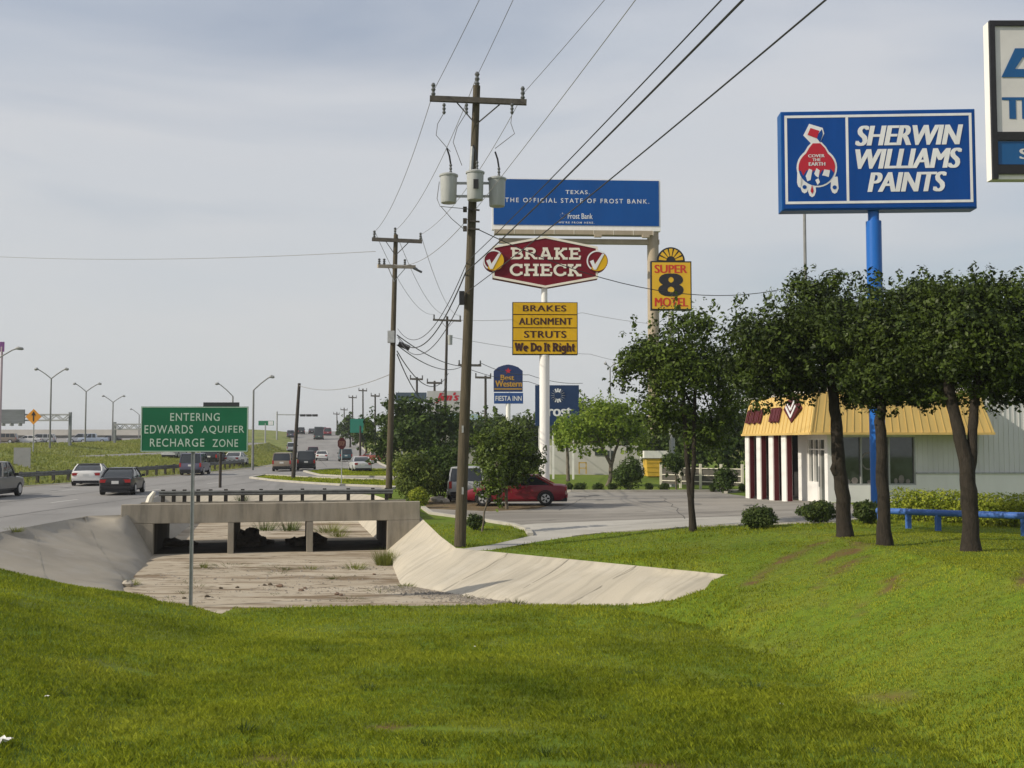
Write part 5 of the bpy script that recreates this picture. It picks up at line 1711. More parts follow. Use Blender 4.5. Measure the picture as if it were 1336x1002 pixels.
    for sx in (-1, 1):
        if kind == 'sedan':
            MB().box((sx * hw * .66, -L * .493, zt_ - .15), (hw * .42, .06, .16)).build('tail_lamp', M_tail, t)
            MB().box((sx * hw * .64, L * .482, .60), (hw * .40, .08, .13)).build('headlamp', M_headlamp, t)
        else:
            MB().box((sx * hw * .86, -L * .495, zt_ - .18), (hw * .16, .06, .34)).build('tail_lamp', M_tail, t)
            MB().box((sx * hw * .66, L * .488, hood - .22), (hw * .34, .08, .16)).build('headlamp', M_headlamp, t)
        MB().box((sx * (hw + .08), cab1 * L - .35, belt + .08), (.17, .10, .13)).build('mirror', M_black if kind != 'sedan' else body_m, t)
    MB().box((0, -L * .498, zt_ - .22), (.36, .03, .16)).build('number_plate', M_plate, t)
    MB().box((0, -L * .499, .42), (W * .86, .07, .14)).build('bumper', M_black if kind != 'sedan' else body_m, t)
    MB().box((0, -L * .1, .26), (W * .8, L * .8, .16)).build('underbody', M_black, t)
    index_kids(t)
    return t
CARS = {}
def place_car(key, kind, dims, col, u, Y, heading, label, cat='car', name='car', detail=False, z0=None, group=None, at_xy=None):
    mk = '%s_%s' % (kind, key)
    if mk in CARS:
        o = copy_tree(CARS[mk])
    else:
        o = car_master(mk, kind, *dims, col, detail)
        CARS[mk] = o
    o.name = name
    x, y = (at_xy if at_xy else (at(u, 577, Y).x, Y))
    h = heading
    def hz(dx, dy):
        return H(x + dx, y + dy)
    dy_ = Vector((-math.sin(h), math.cos(h)))
    f, b = hz(dy_.x * 1.3, dy_.y * 1.3), hz(-dy_.x * 1.3, -dy_.y * 1.3)
    o.location = (x, y, (f + b) / 2 + 0.005 if z0 is None else z0)
    o.rotation_euler = (math.atan2(f - b, 2.6), 0, h)
    o['label'] = label
    o['category'] = cat
    if group:
        o['group'] = group
    elif 'group' in o:
        del o['group']
    return o
SED, SUV, VAN, PUP, JEEP = (4.6, 1.76, 1.42), (4.6, 1.85, 1.76), (4.9, 1.9, 1.76), (5.3, 1.95, 1.80), (4.4, 1.85, 1.90)
gA = 'vehicles driving away along the frontage road'
gF = 'vehicles on the freeway above the embankment'
st_h = R(12)
place_car('red', 'sedan', (4.65, 1.78, 1.40), (0.19, 0.010, 0.022), 674, 49.6, R(86), 'red sedan parked side on at the edge of the lot by the white sign pole', detail=True)
place_car('silver', 'van', (4.6, 1.8, 1.68), (0.42, 0.43, 0.43), 607, 54.2, R(4), 'silver minivan parked behind the transformer pole and the red sedan', 'minivan', 'minivan')
place_car('black', 'sedan', SED, (0.016, 0.015, 0.017), 161.5, 58.5, R(10), 'black sedan seen from behind, nearest car left of the green sign post', group=gA)
_o = place_car('ivory', 'sedan', (5.0, 1.9, 1.38), (0.66, 0.65, 0.63), 120, 70.5, R(14), 'white sedan with a dark roof just left of the black sedan', group=gA)
for _c in _o.children:
    if _c.name.startswith('roof'):
        _c.data.materials[0] = mat('vinyl_roof', (0.03, 0.03, 0.032), 0.6, 0.2, 3)
place_car('grey', 'pickup', PUP, (0.15, 0.145, 0.14), -14, 54.0, R(6), 'grey pickup truck cut off by the left edge of the photo', 'pickup truck', 'pickup_truck', group=gA)
place_car('lilac', 'suv', (4.7, 1.9, 1.85), (0.09, 0.09, 0.14), 255.5, 92.0, R(6), 'bluish grey minivan half behind the green sign post', 'minivan', 'minivan', group=gA)
place_car('tan', 'suv', SUV, (0.23, 0.19, 0.15), 371, 104.0, R(6), 'tan sport utility vehicle just left of the short leaning pole', 'suv', 'suv', group=gA)
place_car('jet', 'suv', JEEP, (0.014, 0.016, 0.018), 400, 108.0, R(10), 'tall black off roader just right of the short leaning pole', 'suv', 'suv', group=gA)
place_car('white', 'sedan', SED, (0.66, 0.65, 0.63), 420, 158, R(10), 'small white sedan beyond the tall black off roader', group=gA)
place_car('teal', 'suv', SUV, (0.035, 0.09, 0.11), 450.5, 152, R(12), 'blue green sport utility vehicle right beside the stop sign', 'suv', 'suv', group=gA)
place_car('silver', 'sedan', (4.6, 1.8, 1.40), (0.46, 0.47, 0.49), 470, 103.0, R(15), 'silver sedan on the road between the stop sign and the second wooden pole', group=gA)
place_car('brick', 'sedan', SED, (0.16, 0.02, 0.016), 486, 148, R(60), 'red car far off on the side road left of the second wooden pole', z0=None)
place_car('wine', 'suv', SUV, (0.10, 0.016, 0.03), 408.5, 178, R(11), 'dark red vehicle just beyond the tall black off roader', 'suv', 'suv', group=gA)
place_car('pale', 'suv', SUV, (0.40, 0.42, 0.47), 381, 196, R(11), 'pale blue vehicle close left of the leaning pole, far up the road', 'suv', 'suv', group=gA)
place_car('lilac', 'suv', SUV, None, 379, 268, R(12), 'lilac grey vehicle at the road crest left of the leaning pole', 'suv', 'suv', group=gA)
place_car('jet', 'suv', JEEP, None, 393, 292, R(12), 'dark vehicle at the road crest just right of the leaning pole', 'suv', 'suv', group=gA)
place_car('black', 'sedan', SED, None, 406.5, 296, R(12), 'dark small car at the road crest between two vans', group=gA)
place_car('green', 'van', (6.0, 2.3, 3.0), (0.045, 0.075, 0.07), 415.5, 256, R(12), 'tall dark green box truck near the crest of the road', 'truck', 'truck', group=gA)
place_car('crimson', 'suv', (5.0, 2.0, 2.0), (0.24, 0.03, 0.045), 427, 282, R(12), 'red van at the road crest right of the green truck', 'van', 'van', group=gA)
place_car('pale', 'suv', (5.4, 2.1, 2.1), None, 421.5, 300, R(12), 'pale van at the road crest behind the green truck and the red van', 'van', 'van', group=gA)
place_car('silver', 'van', VAN, None, 54, 190, R(100), 'silver van on the freeway below the tallest twin street lamp', 'van', 'van', group=gF)
place_car('white', 'sedan', SED, None, 36, 188, R(100), 'pale car on the freeway under the orange diamond sign', group=gF)
place_car('tan', 'suv', SUV, None, 4, 186, R(100), 'dark vehicle on the freeway at the left edge of the photo', 'suv', 'suv', group=gF)
place_car('sky', 'pickup', PUP, (0.36, 0.42, 0.52), 122, 196, R(104), 'light blue pickup on the freeway behind the embankment crest', 'pickup truck', 'pickup_truck', group=gF)
place_car('pale', 'suv', SUV, None, 105, 200, R(104), 'pale blue vehicle on the freeway left of the light blue pickup', 'suv', 'suv', group=gF)
place_car('black', 'sedan', SED, None, 142, 200, R(104), 'black car on the freeway right of the light blue pickup', group=gF)
place_car('jet', 'suv', SUV, None, 280, 116, R(0), 'dark vehicle on the ramp right of the bluish minivan', 'suv', 'suv', z0=None)
place_car('white', 'sedan', SED, None, 309, 119, R(0), 'white car on the ramp partly under the corner of the green sign', z0=None)
place_car('silver', 'sedan', SED, None, 228, 122, R(0), 'silver car on the ramp behind the lower edge of the green sign', z0=None)

# ------------------------------------------------------------------ brake shop building
def shop():
    cor = Vector((13.7, 46.7, 0))
    cor.z = -0.45
    M_wall = mat('shop_white_wall', (0.74, 0.735, 0.72), 0.6, 0.07, 0.9, stretch=(1, 1, 0.3))
    M_side = mat('shop_grey_siding', (0.58, 0.58, 0.58), 0.6, 0.08, 0.8, stretch=(1, 1, 0.3))
    M_mans = mat('mansard_yellow', (0.57, 0.40, 0.135), 0.5, 0.12, 1.0, stretch=(1.4, 1.4, 0.25))
    M_mred = mat('bay_red', (0.085, 0.010, 0.014), 0.55, 0.08, 1)
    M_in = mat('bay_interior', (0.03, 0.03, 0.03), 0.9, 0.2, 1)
    ang = math.atan2(0.08, 1.0)
    t = thing('shop_building', 'white brake shop with a yellow sloped fascia, red service bays and corner windows', 'building', cor, ang)
    W, D = 26.0, 15.0
    fz = lambda z: z - cor.z
    wl = 3.97
    zs = 1.22
    mb = MB()
    mb.box((0.32, 0.15, 1.7), (0.64, 0.3, 3.9))
    mb.box(((0.64 + wl) / 2, 0.15, (fz(0.70)) / 2 - 0.1), (wl - 0.64, 0.298, fz(0.70) + 0.2))
    mb.box(((wl + W) / 2, 0.15, (fz(zs)) / 2 - 0.1), (W - wl, 0.302, fz(zs) + 0.2))
    mb.box(((0.64 + wl) / 2, 0.15, fz(3.06)), (wl - 0.64, 0.298, 0.5))
    mb.build('front_wall', M_wall, t)
    mb = MB()
    nrib = 95
    mb.box(((wl + W) / 2, 0.17, (fz(zs) + fz(4.9)) / 2), (W - wl, 0.26, 4.9 - zs))
    for i in range(nrib):
        mb.box((wl + 0.12 + i * (W - wl) / nrib, 0.035, (fz(zs + .02) + fz(4.88)) / 2), (0.05, 0.03, 4.86 - zs))
    sd = mb.build('metal_siding', M_side, t)
    MB().box(((wl + W) / 2, 0.0, fz(zs)), (W - wl, 0.10, 0.07)).build('trim', M_galv, sd)
    wz0, wz1 = fz(0.70), fz(2.84)
    mb = MB()
    for x in (0.67, 1.52, 2.28, 2.78, wl - 0.035):
        mb.box((x, 0.10, (wz0 + wz1) / 2), (0.065, 0.14, wz1 - wz0))
    mb.box(((0.64 + wl) / 2, 0.10, wz0 + 0.035), (wl - 0.8, 0.16, 0.07))
    mb.box(((0.64 + wl) / 2, 0.10, wz1 - 0.03), (wl - 0.8, 0.16, 0.06))
    wf = mb.build('window_frame', M_galv, t)
    MB().box(((0.64 + wl) / 2, 0.14, (wz0 + wz1) / 2), (wl - 0.66, 0.02, wz1 - wz0 - 0.02)).build('window_pane', M_winglass, wf)
    mb = MB()                                # things standing inside behind the glass
    for x, z, r_ in ((1.1, 0.95, 0.22), (1.35, 0.92, 0.16), (3.3, 0.95, 0.2), (3.1, 1.3, 0.14)):
        mb.lathe((x, 0.118, fz(z) - r_), [(r_ * .05, 0), (r_ * .06, r_), (r_ * .05, 2 * r_)], 12)
    mb = MB()
    for x, z, w_, h_ in ((0.95, 0.86, 0.22, 0.22), (1.25, 0.90, 0.3, 0.3), (1.9, 0.84, 0.2, 0.18), (3.1, 0.88, 0.16, 0.26), (3.35, 0.95, 0.26, 0.4), (3.65, 0.86, 0.2, 0.22)):
        mb.prism([(x + w_ * .5 * math.cos(a_ * math.pi / 4), fz(z) + h_ * .5 * math.sin(a_ * math.pi / 4)) for a_ in range(8)], 0.112, 0.128)
    for a_ in range(16):
        t0_, t1_ = a_ * math.pi / 8, (a_ + 1) * math.pi / 8
        mb.bar((1.88 + .3 * math.cos(t0_), 0.122, fz(1.75) + .36 * math.sin(t0_)), (1.88 + .3 * math.cos(t1_), 0.122, fz(1.75) + .36 * math.sin(t1_)), 0.012, 0.06)
    mb.build('window_display', mat('display_grey', (0.20, 0.18, 0.17), 0.7, 0.3, 3), wf)
    # side with the door
    mb = MB()
    mb.box((0.15, 3.1, fz(1.3)), (0.3, 1.2, 4.0))
    mb.box((0.15, 0.325, fz(1.3)), (0.298, 0.09, 4.0))
    mb.box((0.15, 1.88, fz(0.15)), (0.28, 1.24, 1.3))
    mb.box((0.15, 1.45, fz(3.0)), (0.29, 2.1, 0.55))
    mb.build('side_wall', M_wall, t)
    mb = MB()
    for y_ in (0.42, 1.22, 1.85, 2.46):
        mb.box((0.12, y_, fz(1.38)), (0.14, 0.08, 2.75))
    mb.box((0.12, 1.45, fz(2.72)), (0.13, 2.0, 0.08))
    mb.box((0.12, 1.45, fz(2.25)), (0.12, 2.0, 0.06))
    dr = mb.build('door', M_white, t)
    MB().box((0.18, 1.45, fz(1.38)), (0.02, 2.0, 2.7)).build('door_pane', M_winglass, dr)
    MB().box((0.03, 1.1, fz(1.05)), (0.05, 0.05, 0.9)).build('handle', M_galv, dr)
    for y_ in (2.66, 4.5, 6.4, 8.3):
        c_ = MB().box((-0.9, y_, fz(1.2)), (0.30, 0.62, 4.0)).build('column', M_white, t)
        MB().box((-0.885, y_ - 0.33, fz(1.2)), (0.22, 0.04, 3.98)).build('bay_reveal', M_mred, c_)
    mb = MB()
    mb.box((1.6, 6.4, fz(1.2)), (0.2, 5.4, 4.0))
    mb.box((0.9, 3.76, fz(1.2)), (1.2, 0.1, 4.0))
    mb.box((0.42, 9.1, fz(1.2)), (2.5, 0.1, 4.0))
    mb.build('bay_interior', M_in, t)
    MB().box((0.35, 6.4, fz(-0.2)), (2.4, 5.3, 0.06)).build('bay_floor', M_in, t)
    mb = MB()
    mb.box((W / 2 + 0.2, D / 2 + 0.1, fz(4.93)), (W, D, 0.14))
    mb.box((W - 0.15, D / 2 + 0.3, fz(2.2)), (0.3, D, 5.3))
    mb.box((W / 2 + 2.4, D + 0.25, fz(2.2)), (W - 5, 0.3, 5.3))
    mb.build('roof_shell', M_side, t)
    # sloped yellow fascia wraps the corner
    zb, ztp = fz(2.98), fz(4.72)
    ox, oy = 1.15, 1.15
    xe, ye = 6.95, 8.75
    tp = 0.72
    b0 = [(-ox, ye, zb), (-ox, -oy, zb), (xe, -oy, zb)]
    t0 = [(-tp, ye, ztp), (-tp, -tp, ztp), (xe - 0.42, -tp, ztp)]
    mb = MB()
    mb.add(b0 + t0, [(0, 1, 4, 3), (1, 2, 5, 4)])
    i0 = [(0.3, ye, zb + .0), (0.3, 0.02, zb), (xe, 0.02, zb)]
    ib = [(-ox, ye, zb + 0.002), (-ox, -oy, zb + 0.002), (xe, -oy, zb + 0.002)]
    mb.add([b0[2], t0[2], (xe - 0.42, 0.02, ztp), (xe, 0.02, zb)], [(0, 1, 2, 3)])
    mb.add(t0 + [(xe - 0.42, 0.02, ztp), (0.3, 0.02, ztp), (0.3, ye, ztp)], [(0, 1, 4, 5), (1, 2, 3, 4)])
    mb.add([b0[0], t0[0], (0.3, ye, ztp), (0.3, ye, zb)], [(0, 1, 2, 3)])
    mb.add([(-ox, ye, zb), (-ox, -oy, zb), (xe, -oy, zb), (xe, 0.02, zb), (0.3, 0.02, zb), (0.3, ye, zb)], [(0, 1, 4, 5), (1, 2, 3, 4)])
    for i in range(24):                      # standing seams
        f = (i + 0.5) / 24
        a = Vector(b0[1]).lerp(Vector(b0[2]), f)
        c = Vector(t0[1]).lerp(Vector(t0[2]), f)
        mb.bar(a + Vector((0, -0.012, 0.02)), c + Vector((0, -0.006, 0)), 0.025, 0.02)
    for i in range(20):
        f = (i + 0.5) / 20
        a = Vector(b0[1]).lerp(Vector(b0[0]), f)
        c = Vector(t0[1]).lerp(Vector(t0[0]), f)
        mb.bar(a + Vector((-0.012, 0, 0.02)), c + Vector((-0.006, 0, 0)), 0.025, 0.02)
    mb.bar(Vector(b0[1]) + Vector((0, 0, 0.03)), Vector(t0[1]) + Vector((0, 0, 0.03)), 0.07)
    fa = mb.build('yellow_fascia', M_mans, t)
    mb = MB()
    mb.bar((-ox - 0.02, ye, zb - 0.04), (-ox - 0.02, -oy, zb - 0.04), 0.08, 0.1)
    mb.bar((-ox - 0.02, -oy - 0.02, zb - 0.04), (xe, -oy - 0.02, zb - 0.04), 0.08, 0.1)
    mb.build('gutter', M_mans, fa)
    # sign on the fascia side: diamond emblem and red lettering panels
    def face(y_, h_):
        return Vector((-ox + (ox - tp) * h_ - 0.08, y_, zb + (ztp - zb) * h_))
    for y_, s_, m_, nm in ((1.5, 0.62, M_mred, 'emblem'), ):
        c = face(y_, 0.62)
        vv = [c + Vector((-0.12, 0, -s_)), c + Vector((-0.12, -1.0, 0)), c + Vector((-0.12, 0, s_)), c + Vector((-0.12, 1.0, 0))]
        e1_ = MB().add(vv + [p + Vector((0.2, 0, 0)) for p in vv], [(0, 1, 2, 3), (7, 6, 5, 4), (0, 4, 5, 1), (1, 5, 6, 2), (2, 6, 7, 3), (3, 7, 4, 0)]).build('emblem', m_, fa)
        c = c + Vector((-0.14, 0, 0))
        mb = MB()
        for (a0, b0_) in (((-0.65, 0.12), (0, -0.36)), ((0, -0.36), (0.65, 0.12)), ((-0.5, 0.32), (0, -0.04)), ((0, -0.04), (0.5, 0.32))):
            mb.bar(c + Vector((0, a0[0], a0[1])), c + Vector((0.001 * len(mb.v), b0_[0], b0_[1])), 0.03, 0.12)
        mb.build('emblem_stripe', M_lw, e1_)
    for y0, y1 in ((5.9, 8.4), (3.2, 4.6)):
        mb = MB()
        n = 6
        for i in range(n):
            a = face(y0 + (y1 - y0) * (i + .2) / n, 0.32)
            c = face(y0 + (y1 - y0) * (i + .2) / n, 0.66)
            d = face(y0 + (y1 - y0) * (i + .75) / n, 0.66)
            e = face(y0 + (y1 - y0) * (i + .75) / n, 0.32)
            mb.bar(a, c, 0.06, 0.14)
            if i % 2:
                mb.bar(c, d, 0.055, 0.13)
                mb.bar(d, e, 0.06, 0.14)
            else:
                mb.bar(a, e, 0.055, 0.13)
                mb.bar(a.lerp(c, .5), d.lerp(e, .5), 0.055, 0.12)
                mb.bar(c, d, 0.058, 0.13)
        mb.build('lettering', M_mred, fa)
shop()

# far buildings
def block(name, label, u0, u1, v0, Y, depth, col, windows=(), roof=None, group=None):
    k = px(Y)
    um = (u0 + u1) / 2
    b = at(um, 577, Y)
    b.z = H(b.x, b.y) - 0.3
    t = thing(name, label, 'building', b)
    Z = lambda v: at(um, v, Y).z - b.z
    X = lambda u: (u - um) * k
    m = mat('wall_%s' % name + label[:6].replace(' ', '_'), col, 0.7, 0.08, 0.5)
    MB().box((0, depth / 2, Z(v0) / 2), ((u1 - u0) * k, depth, Z(v0))).build('wall', m, t)
    for a, c, d, e in windows:
        MB().box((X((a + c) / 2), -0.02, Z((d + e) / 2)), ((c - a) * k, 0.1, (e - d) * k)).build('window', M_winglass, t)
    if roof:
        col2, vr, ov_ = roof
        w = (u1 - u0) * k / 2 + ov_
        mb = MB()
        mb.add([(-w, -ov_, Z(v0)), (w, -ov_, Z(v0)), (w, depth + ov_, Z(v0)), (-w, depth + ov_, Z(v0)), (-w * .7, depth / 2, Z(vr)), (w * .7, depth / 2, Z(vr))], [(0, 1, 5, 4), (1, 2, 5), (2, 3, 4, 5), (3, 0, 4), (0, 3, 2, 1)])
        mb.build('roof', mat('roof_' + name + label[:6].replace(' ', '_'), col2, 0.7, 0.1, 0.5), t)
    return t, X, Z
t, X, Z = block('bank_building', 'low white building behind the light green tree with one dark window', 718, 846, 582, 97, 12, (0.50, 0.49, 0.46), [(776, 788, 585, 594), (792, 800, 588, 596)])
for a, c, d, e in ((755, 764, 603, 618),):
    mb = MB()
    for u in (a, c):
        mb.box((X(u), -0.6, Z(610.5)), (0.1, 0.1, Z(603) - Z(618)))
    mb.box((X((a + c) / 2), -0.6, Z(603.5)), (0.7, 0.1, 0.1))
    mb.box((X((a + c) / 2), -0.6, Z(610.5)), (0.7, 0.1, 0.08))
    mb.build('bike_frame_rail', mat('rail_yellow', (0.5, 0.33, 0.06), 0.5, 0.1, 2), t)
block('house', 'pale gabled roof left of the navy bank sign', 686, 703, 560, 150, 10, (0.45, 0.44, 0.42), (), ((0.42, 0.43, 0.43), 541, 0.3))
block('diner_building', 'low pale diner roof in the trees under the white script board', 548, 625, 548, 135, 14, (0.34, 0.33, 0.31), (), ((0.15, 0.22, 0.22), 538, 0.8))
block('far_building', 'small pale building at the left roadside beyond the mast arm', 355, 368, 565, 320, 10, (0.35, 0.33, 0.31))

# fence right of the topiary
def fence():
    a, c = ground(862, 71), ground(968, 67)
    t = thing('fence', 'pale post and wire fence in the shade of the oaks before the bay', 'fence', a)
    d = c - a
    for i in range(5):
        q = d * (i / 4)
        z0 = H(a.x + q.x, a.y + q.y) - a.z
        MB().box((q.x, q.y, z0 + 0.75), (0.15, 0.15, 1.7)).build('post', M_cream, t)
    mb = MB()
    for z in (0.45, 0.85, 1.3):
        mb.bar(Vector((0, 0, z)), d + Vector((0, 0, z)), 0.05)
    mb.build('rail', M_cream, t)
    MB().bar(Vector((0, 0.06, 0.78)), d + Vector((0, 0.06, 0.78)), 0.02, 1.1).build('mesh_panel', mat('fence_mesh', (0.09, 0.085, 0.075), 0.8, 0.2, 4), t)
fence()
# ------------------------------------------------------------------ vegetation
def leaf_cloud(name, clumps, n, size, m, parent, up=0.35, rs=None, inner=0.45, flat=1.0):
    """leaf sized kites spread through lumpy clumps: clumps rows are (x, y, z, rx, ry, rz)"""
    r_ = rs or rng
    cl = np.array(clumps, dtype=float)
    wts = (cl[:, 3] * cl[:, 4] * cl[:, 5]) ** (2 / 3)
    idx = r_.choice(len(cl), n, p=wts / wts.sum())
    d = r_.normal(size=(n, 3))
    d /= np.linalg.norm(d, axis=1)[:, None]
    rad = inner + (1.0 - inner) * r_.random(n) ** 0.6
    rad *= 1 + r_.normal(0, 0.10, n)
    c = cl[idx]
    pos = c[:, :3] + d * rad[:, None] * c[:, 3:6]
    nr = d * 0.85 + r_.normal(size=(n, 3)) * 0.5 + np.array([0, 0, up])
    nr /= np.linalg.norm(nr, axis=1)[:, None]
    rv = r_.normal(size=(n, 3))
    a = np.cross(nr, rv)
    a /= np.maximum(np.linalg.norm(a, axis=1), 1e-6)[:, None]
    b = np.cross(nr, a)
    s_ = size * (0.45 + 1.15 * r_.random(n) ** 1.6)[:, None]
    V = np.empty((n, 4, 3))
    V[:, 0] = pos - a * s_ * 0.5
    V[:, 1] = pos + b * s_ * 0.27 - a * s_ * 0.05 + nr * s_ * 0.05
    V[:, 2] = pos + a * s_ * 0.5
    V[:, 3] = pos - b * s_ * 0.27 - a * s_ * 0.05 + nr * s_ * 0.05
    Fq = np.arange(n * 4).reshape(n, 4)
    return npmesh(name, V.reshape(-1, 3), Fq, m, parent)

def lumps(c, r, n, sub=0.42, seed=0, bottom=-0.7):
    """clumps filling an ellipsoid of centre c and radii r"""
    q = random.Random(seed)
    out = []
    tries = 0
    while len(out) < n and tries < 4000:
        tries += 1
        d = Vector((q.gauss(0, 1), q.gauss(0, 1), q.gauss(0, 1))).normalized()
        f = q.random() ** 0.45
        p = d * f
        if p.z < bottom:
            continue
        s_ = sub * (0.65 + 0.7 * q.random())
        f2 = (1 - s_ * 0.75)
        out.append((c[0] + p.x * r[0] * f2, c[1] + p.y * r[1] * f2, c[2] + p.z * r[2] * f2, r[0] * s_, r[1] * s_, r[2] * s_ * 0.85))
    return out

def limb(mb, a, b, r0, r1, bend, q, n=5):
    a, b = Vector(a), Vector(b)
    off = Vector((q.uniform(-1, 1), q.uniform(-1, 1), q.uniform(-.3, .6))) * bend * (b - a).length
    pts, rd = [], []
    for i in range(n + 1):
        f = i / n
        pts.append(a.lerp(b, f) + off * (4 * f * (1 - f)) * 0.5)
        rd.append(r0 + (r1 - r0) * f)
    mb.tube(pts, rd, 8)

def tree(name, label, base, trunks, cl, n, size, lm, bark, seed=0, cat='tree', group=None, r0=0.2, knots=()):
    """trunks: list of polylines (relative points); cl: clumps relative to the base"""
    t = thing(name, label, cat, base, 0, group)
    q = random.Random(seed)
    for tr in trunks:
        pts, r_a, r_b = tr
        mb = MB()
        fine, rd = [], []
        P_ = [Vector(p) for p in pts]
        seg = len(P_) - 1
        for i in range(seg):
            for j in range(4):
                f = (i + j / 4) / seg
                fine.append(P_[i].lerp(P_[i + 1], j / 4) + Vector((q.uniform(-1, 1), q.uniform(-1, 1), 0)) * 0.018)
                flare = 1.0 + (0.35 if P_[0].z < 0.3 else 0.0) * max(0, 1 - f * 9)
                rd.append((r_a + (r_b - r_a) * f) * flare * (1 + q.uniform(-.06, .06)))
        fine.append(P_[-1])
        rd.append(r_b)
        mb.tube(fine, rd, 12)
        for kz, kd, kr in knots:
            mb.tube([Vector(kd) * f_ + Vector((P_[0].x, P_[0].y, kz + g_)) for f_, g_ in ((0.35, -.16), (0.72, -.08), (0.95, 0.03), (0.80, 0.14), (0.4, 0.2))], [kr * .8, kr, kr * .75, kr * .8, kr * .6], 10)
        mb.build('trunk', bark, t, smooth=True)
        for c in [x for x in cl if x[3] > 0.3 * max(y[3] for y in cl)][:: max(1, len(cl) // 26)]:
            bm_ = MB()
            f = q.uniform(0.6, 1.0)
            a = P_[-2].lerp(P_[-1], f)
            if (Vector(c[:3]) - a).length < 0.3:
                continue
            limb(bm_, a, Vector(c[:3]), r_b * 0.62, 0.02, 0.25, q)
            bm_.build('limb', bark, t, smooth=True)
    leaf_cloud('crown', cl, n, size, lm, t, rs=np.random.default_rng(seed + 11))
    return t

def crown_px(b, Y, parts, seed, sub=0.42, depth=1.0):
    """crown lobes given as photograph ellipses (u, v, ru, rv, n) at depth Y, relative to base b"""
    out = []
    k = px(Y)
    for i, (u, v, ru, rv, n, dy) in enumerate(parts):
        c = at(u, v, Y + dy) - b
        out += lumps((c.x, c.y, c.z), (ru * k, ru * k * depth, rv * k), n, sub, seed * 31 + i)
        q = random.Random(seed * 77 + i)
        for j in range(int(n * 1.5)):          # loose sprigs that break the outline
            d = Vector((q.gauss(0, 1), q.gauss(0, 1), q.gauss(0, .9))).normalized()
            f = q.uniform(0.92, 1.22)
            s_ = q.uniform(0.07, 0.17)
            out.append((c.x + d.x * ru * k * f, c.y + d.y * ru * k * depth * f, c.z + d.z * rv * k * f, ru * k * s_ * q.uniform(.6, 1.3), ru * k * s_, ru * k * s_ * q.uniform(.7, 1.6)))
    return out
def rel(b, Y, pts):
    return [at(u, v, Y + dy) - b for u, v, dy in pts]

# three live oaks on the bank
b = gp(1103, 699, 0.0); b.z = H(b.x, b.y); Y = b.y
cl = crown_px(b, Y, [(1075, 428, 84, 66, 38, 0), (1015, 450, 66, 66, 30, -0.5), (1115, 462, 60, 58, 24, 0.6), (1068, 372, 42, 28, 12, 0), (975, 475, 42, 58, 18, 0.3), (1040, 492, 62, 30, 18, 0.5), (985, 518, 26, 24, 8, 0), (1114, 518, 32, 24, 11, 0.3), (1060, 512, 32, 14, 7, 0.3), (1030, 515, 26, 16, 6, 0)], 3)
tree('live_oak', 'live oak left of the blue pole, its lower trunk swollen by a knot', b, [([(0, 0, -0.2)] + rel(b, Y, [(1100, 650, 0), (1094, 600, 0), (1090, 545, 0.1), (1086, 500, 0.2), (1080, 450, 0)]), 0.215, 0.12)], cl, 60000, 0.11, L_oak, M_bark, 3, knots=[(1.85, (-0.34, -0.06, 0), 0.12)], group='live oaks in a row on the grass bank')
b = gp(1154, 713, 0.0); b.z = H(b.x, b.y); Y = b.y
cl = crown_px(b, Y, [(1165, 438, 76, 70, 34, 0.3), (1210, 450, 66, 72, 28, 0.8), (1170, 496, 74, 34, 24, 0), (1190, 384, 52, 26, 14, 0.4), (1125, 500, 40, 30, 12, 0.3), (1165, 521, 38, 18, 10, 0), (1205, 516, 36, 20, 10, 0.4), (1130, 522, 22, 18, 6, 0.1)], 5)
tree('live_oak', 'slim middle live oak directly in front of the blue pole', b, [([(0, 0, -0.2)] + rel(b, Y, [(1153, 660, 0), (1150, 600, 0), (1148, 550, 0.1), (1152, 500, 0.2), (1160, 450, 0)]), 0.17, 0.10)], cl, 60000, 0.105, L_oak, M_bark, 5, group='live oaks in a row on the grass bank')
b = gp(1268, 725, 0.0); b.z = H(b.x, b.y); Y = b.y
cl = crown_px(b, Y, [(1262, 440, 92, 76, 42, 0), (1335, 430, 80, 78, 34, 0.6), (1255, 388, 76, 34, 20, 0.2), (1400, 450, 64, 66, 20, 0.4), (1225, 490, 58, 36, 18, 0.6), (1320, 492, 56, 38, 18, 0.4), (1345, 515, 34, 24, 10, 0.2), (1280, 508, 36, 22, 9, 0.3), (1222, 515, 30, 18, 8, 0.5), (1320, 520, 24, 20, 6, 0.2)], 7)
tree('live_oak', 'largest live oak at the right with a trunk forked at shoulder height', b,
     [([(0, 0, -0.2)] + rel(b, Y, [(1266, 670, 0), (1262, 612, 0), (1250, 560, 0.1), (1240, 520, 0.2), (1236, 470, 0.2)]), 0.205, 0.10),
      (rel(b, Y, [(1266, 668, 0.02), (1265, 625, 0.02), (1269, 580, 0.05), (1270, 540, 0.1), (1276, 490, 0.2), (1290, 450, 0.2)]), 0.135, 0.085)], cl, 76000, 0.10, L_oak, M_bark, 7, group='live oaks in a row on the grass bank')
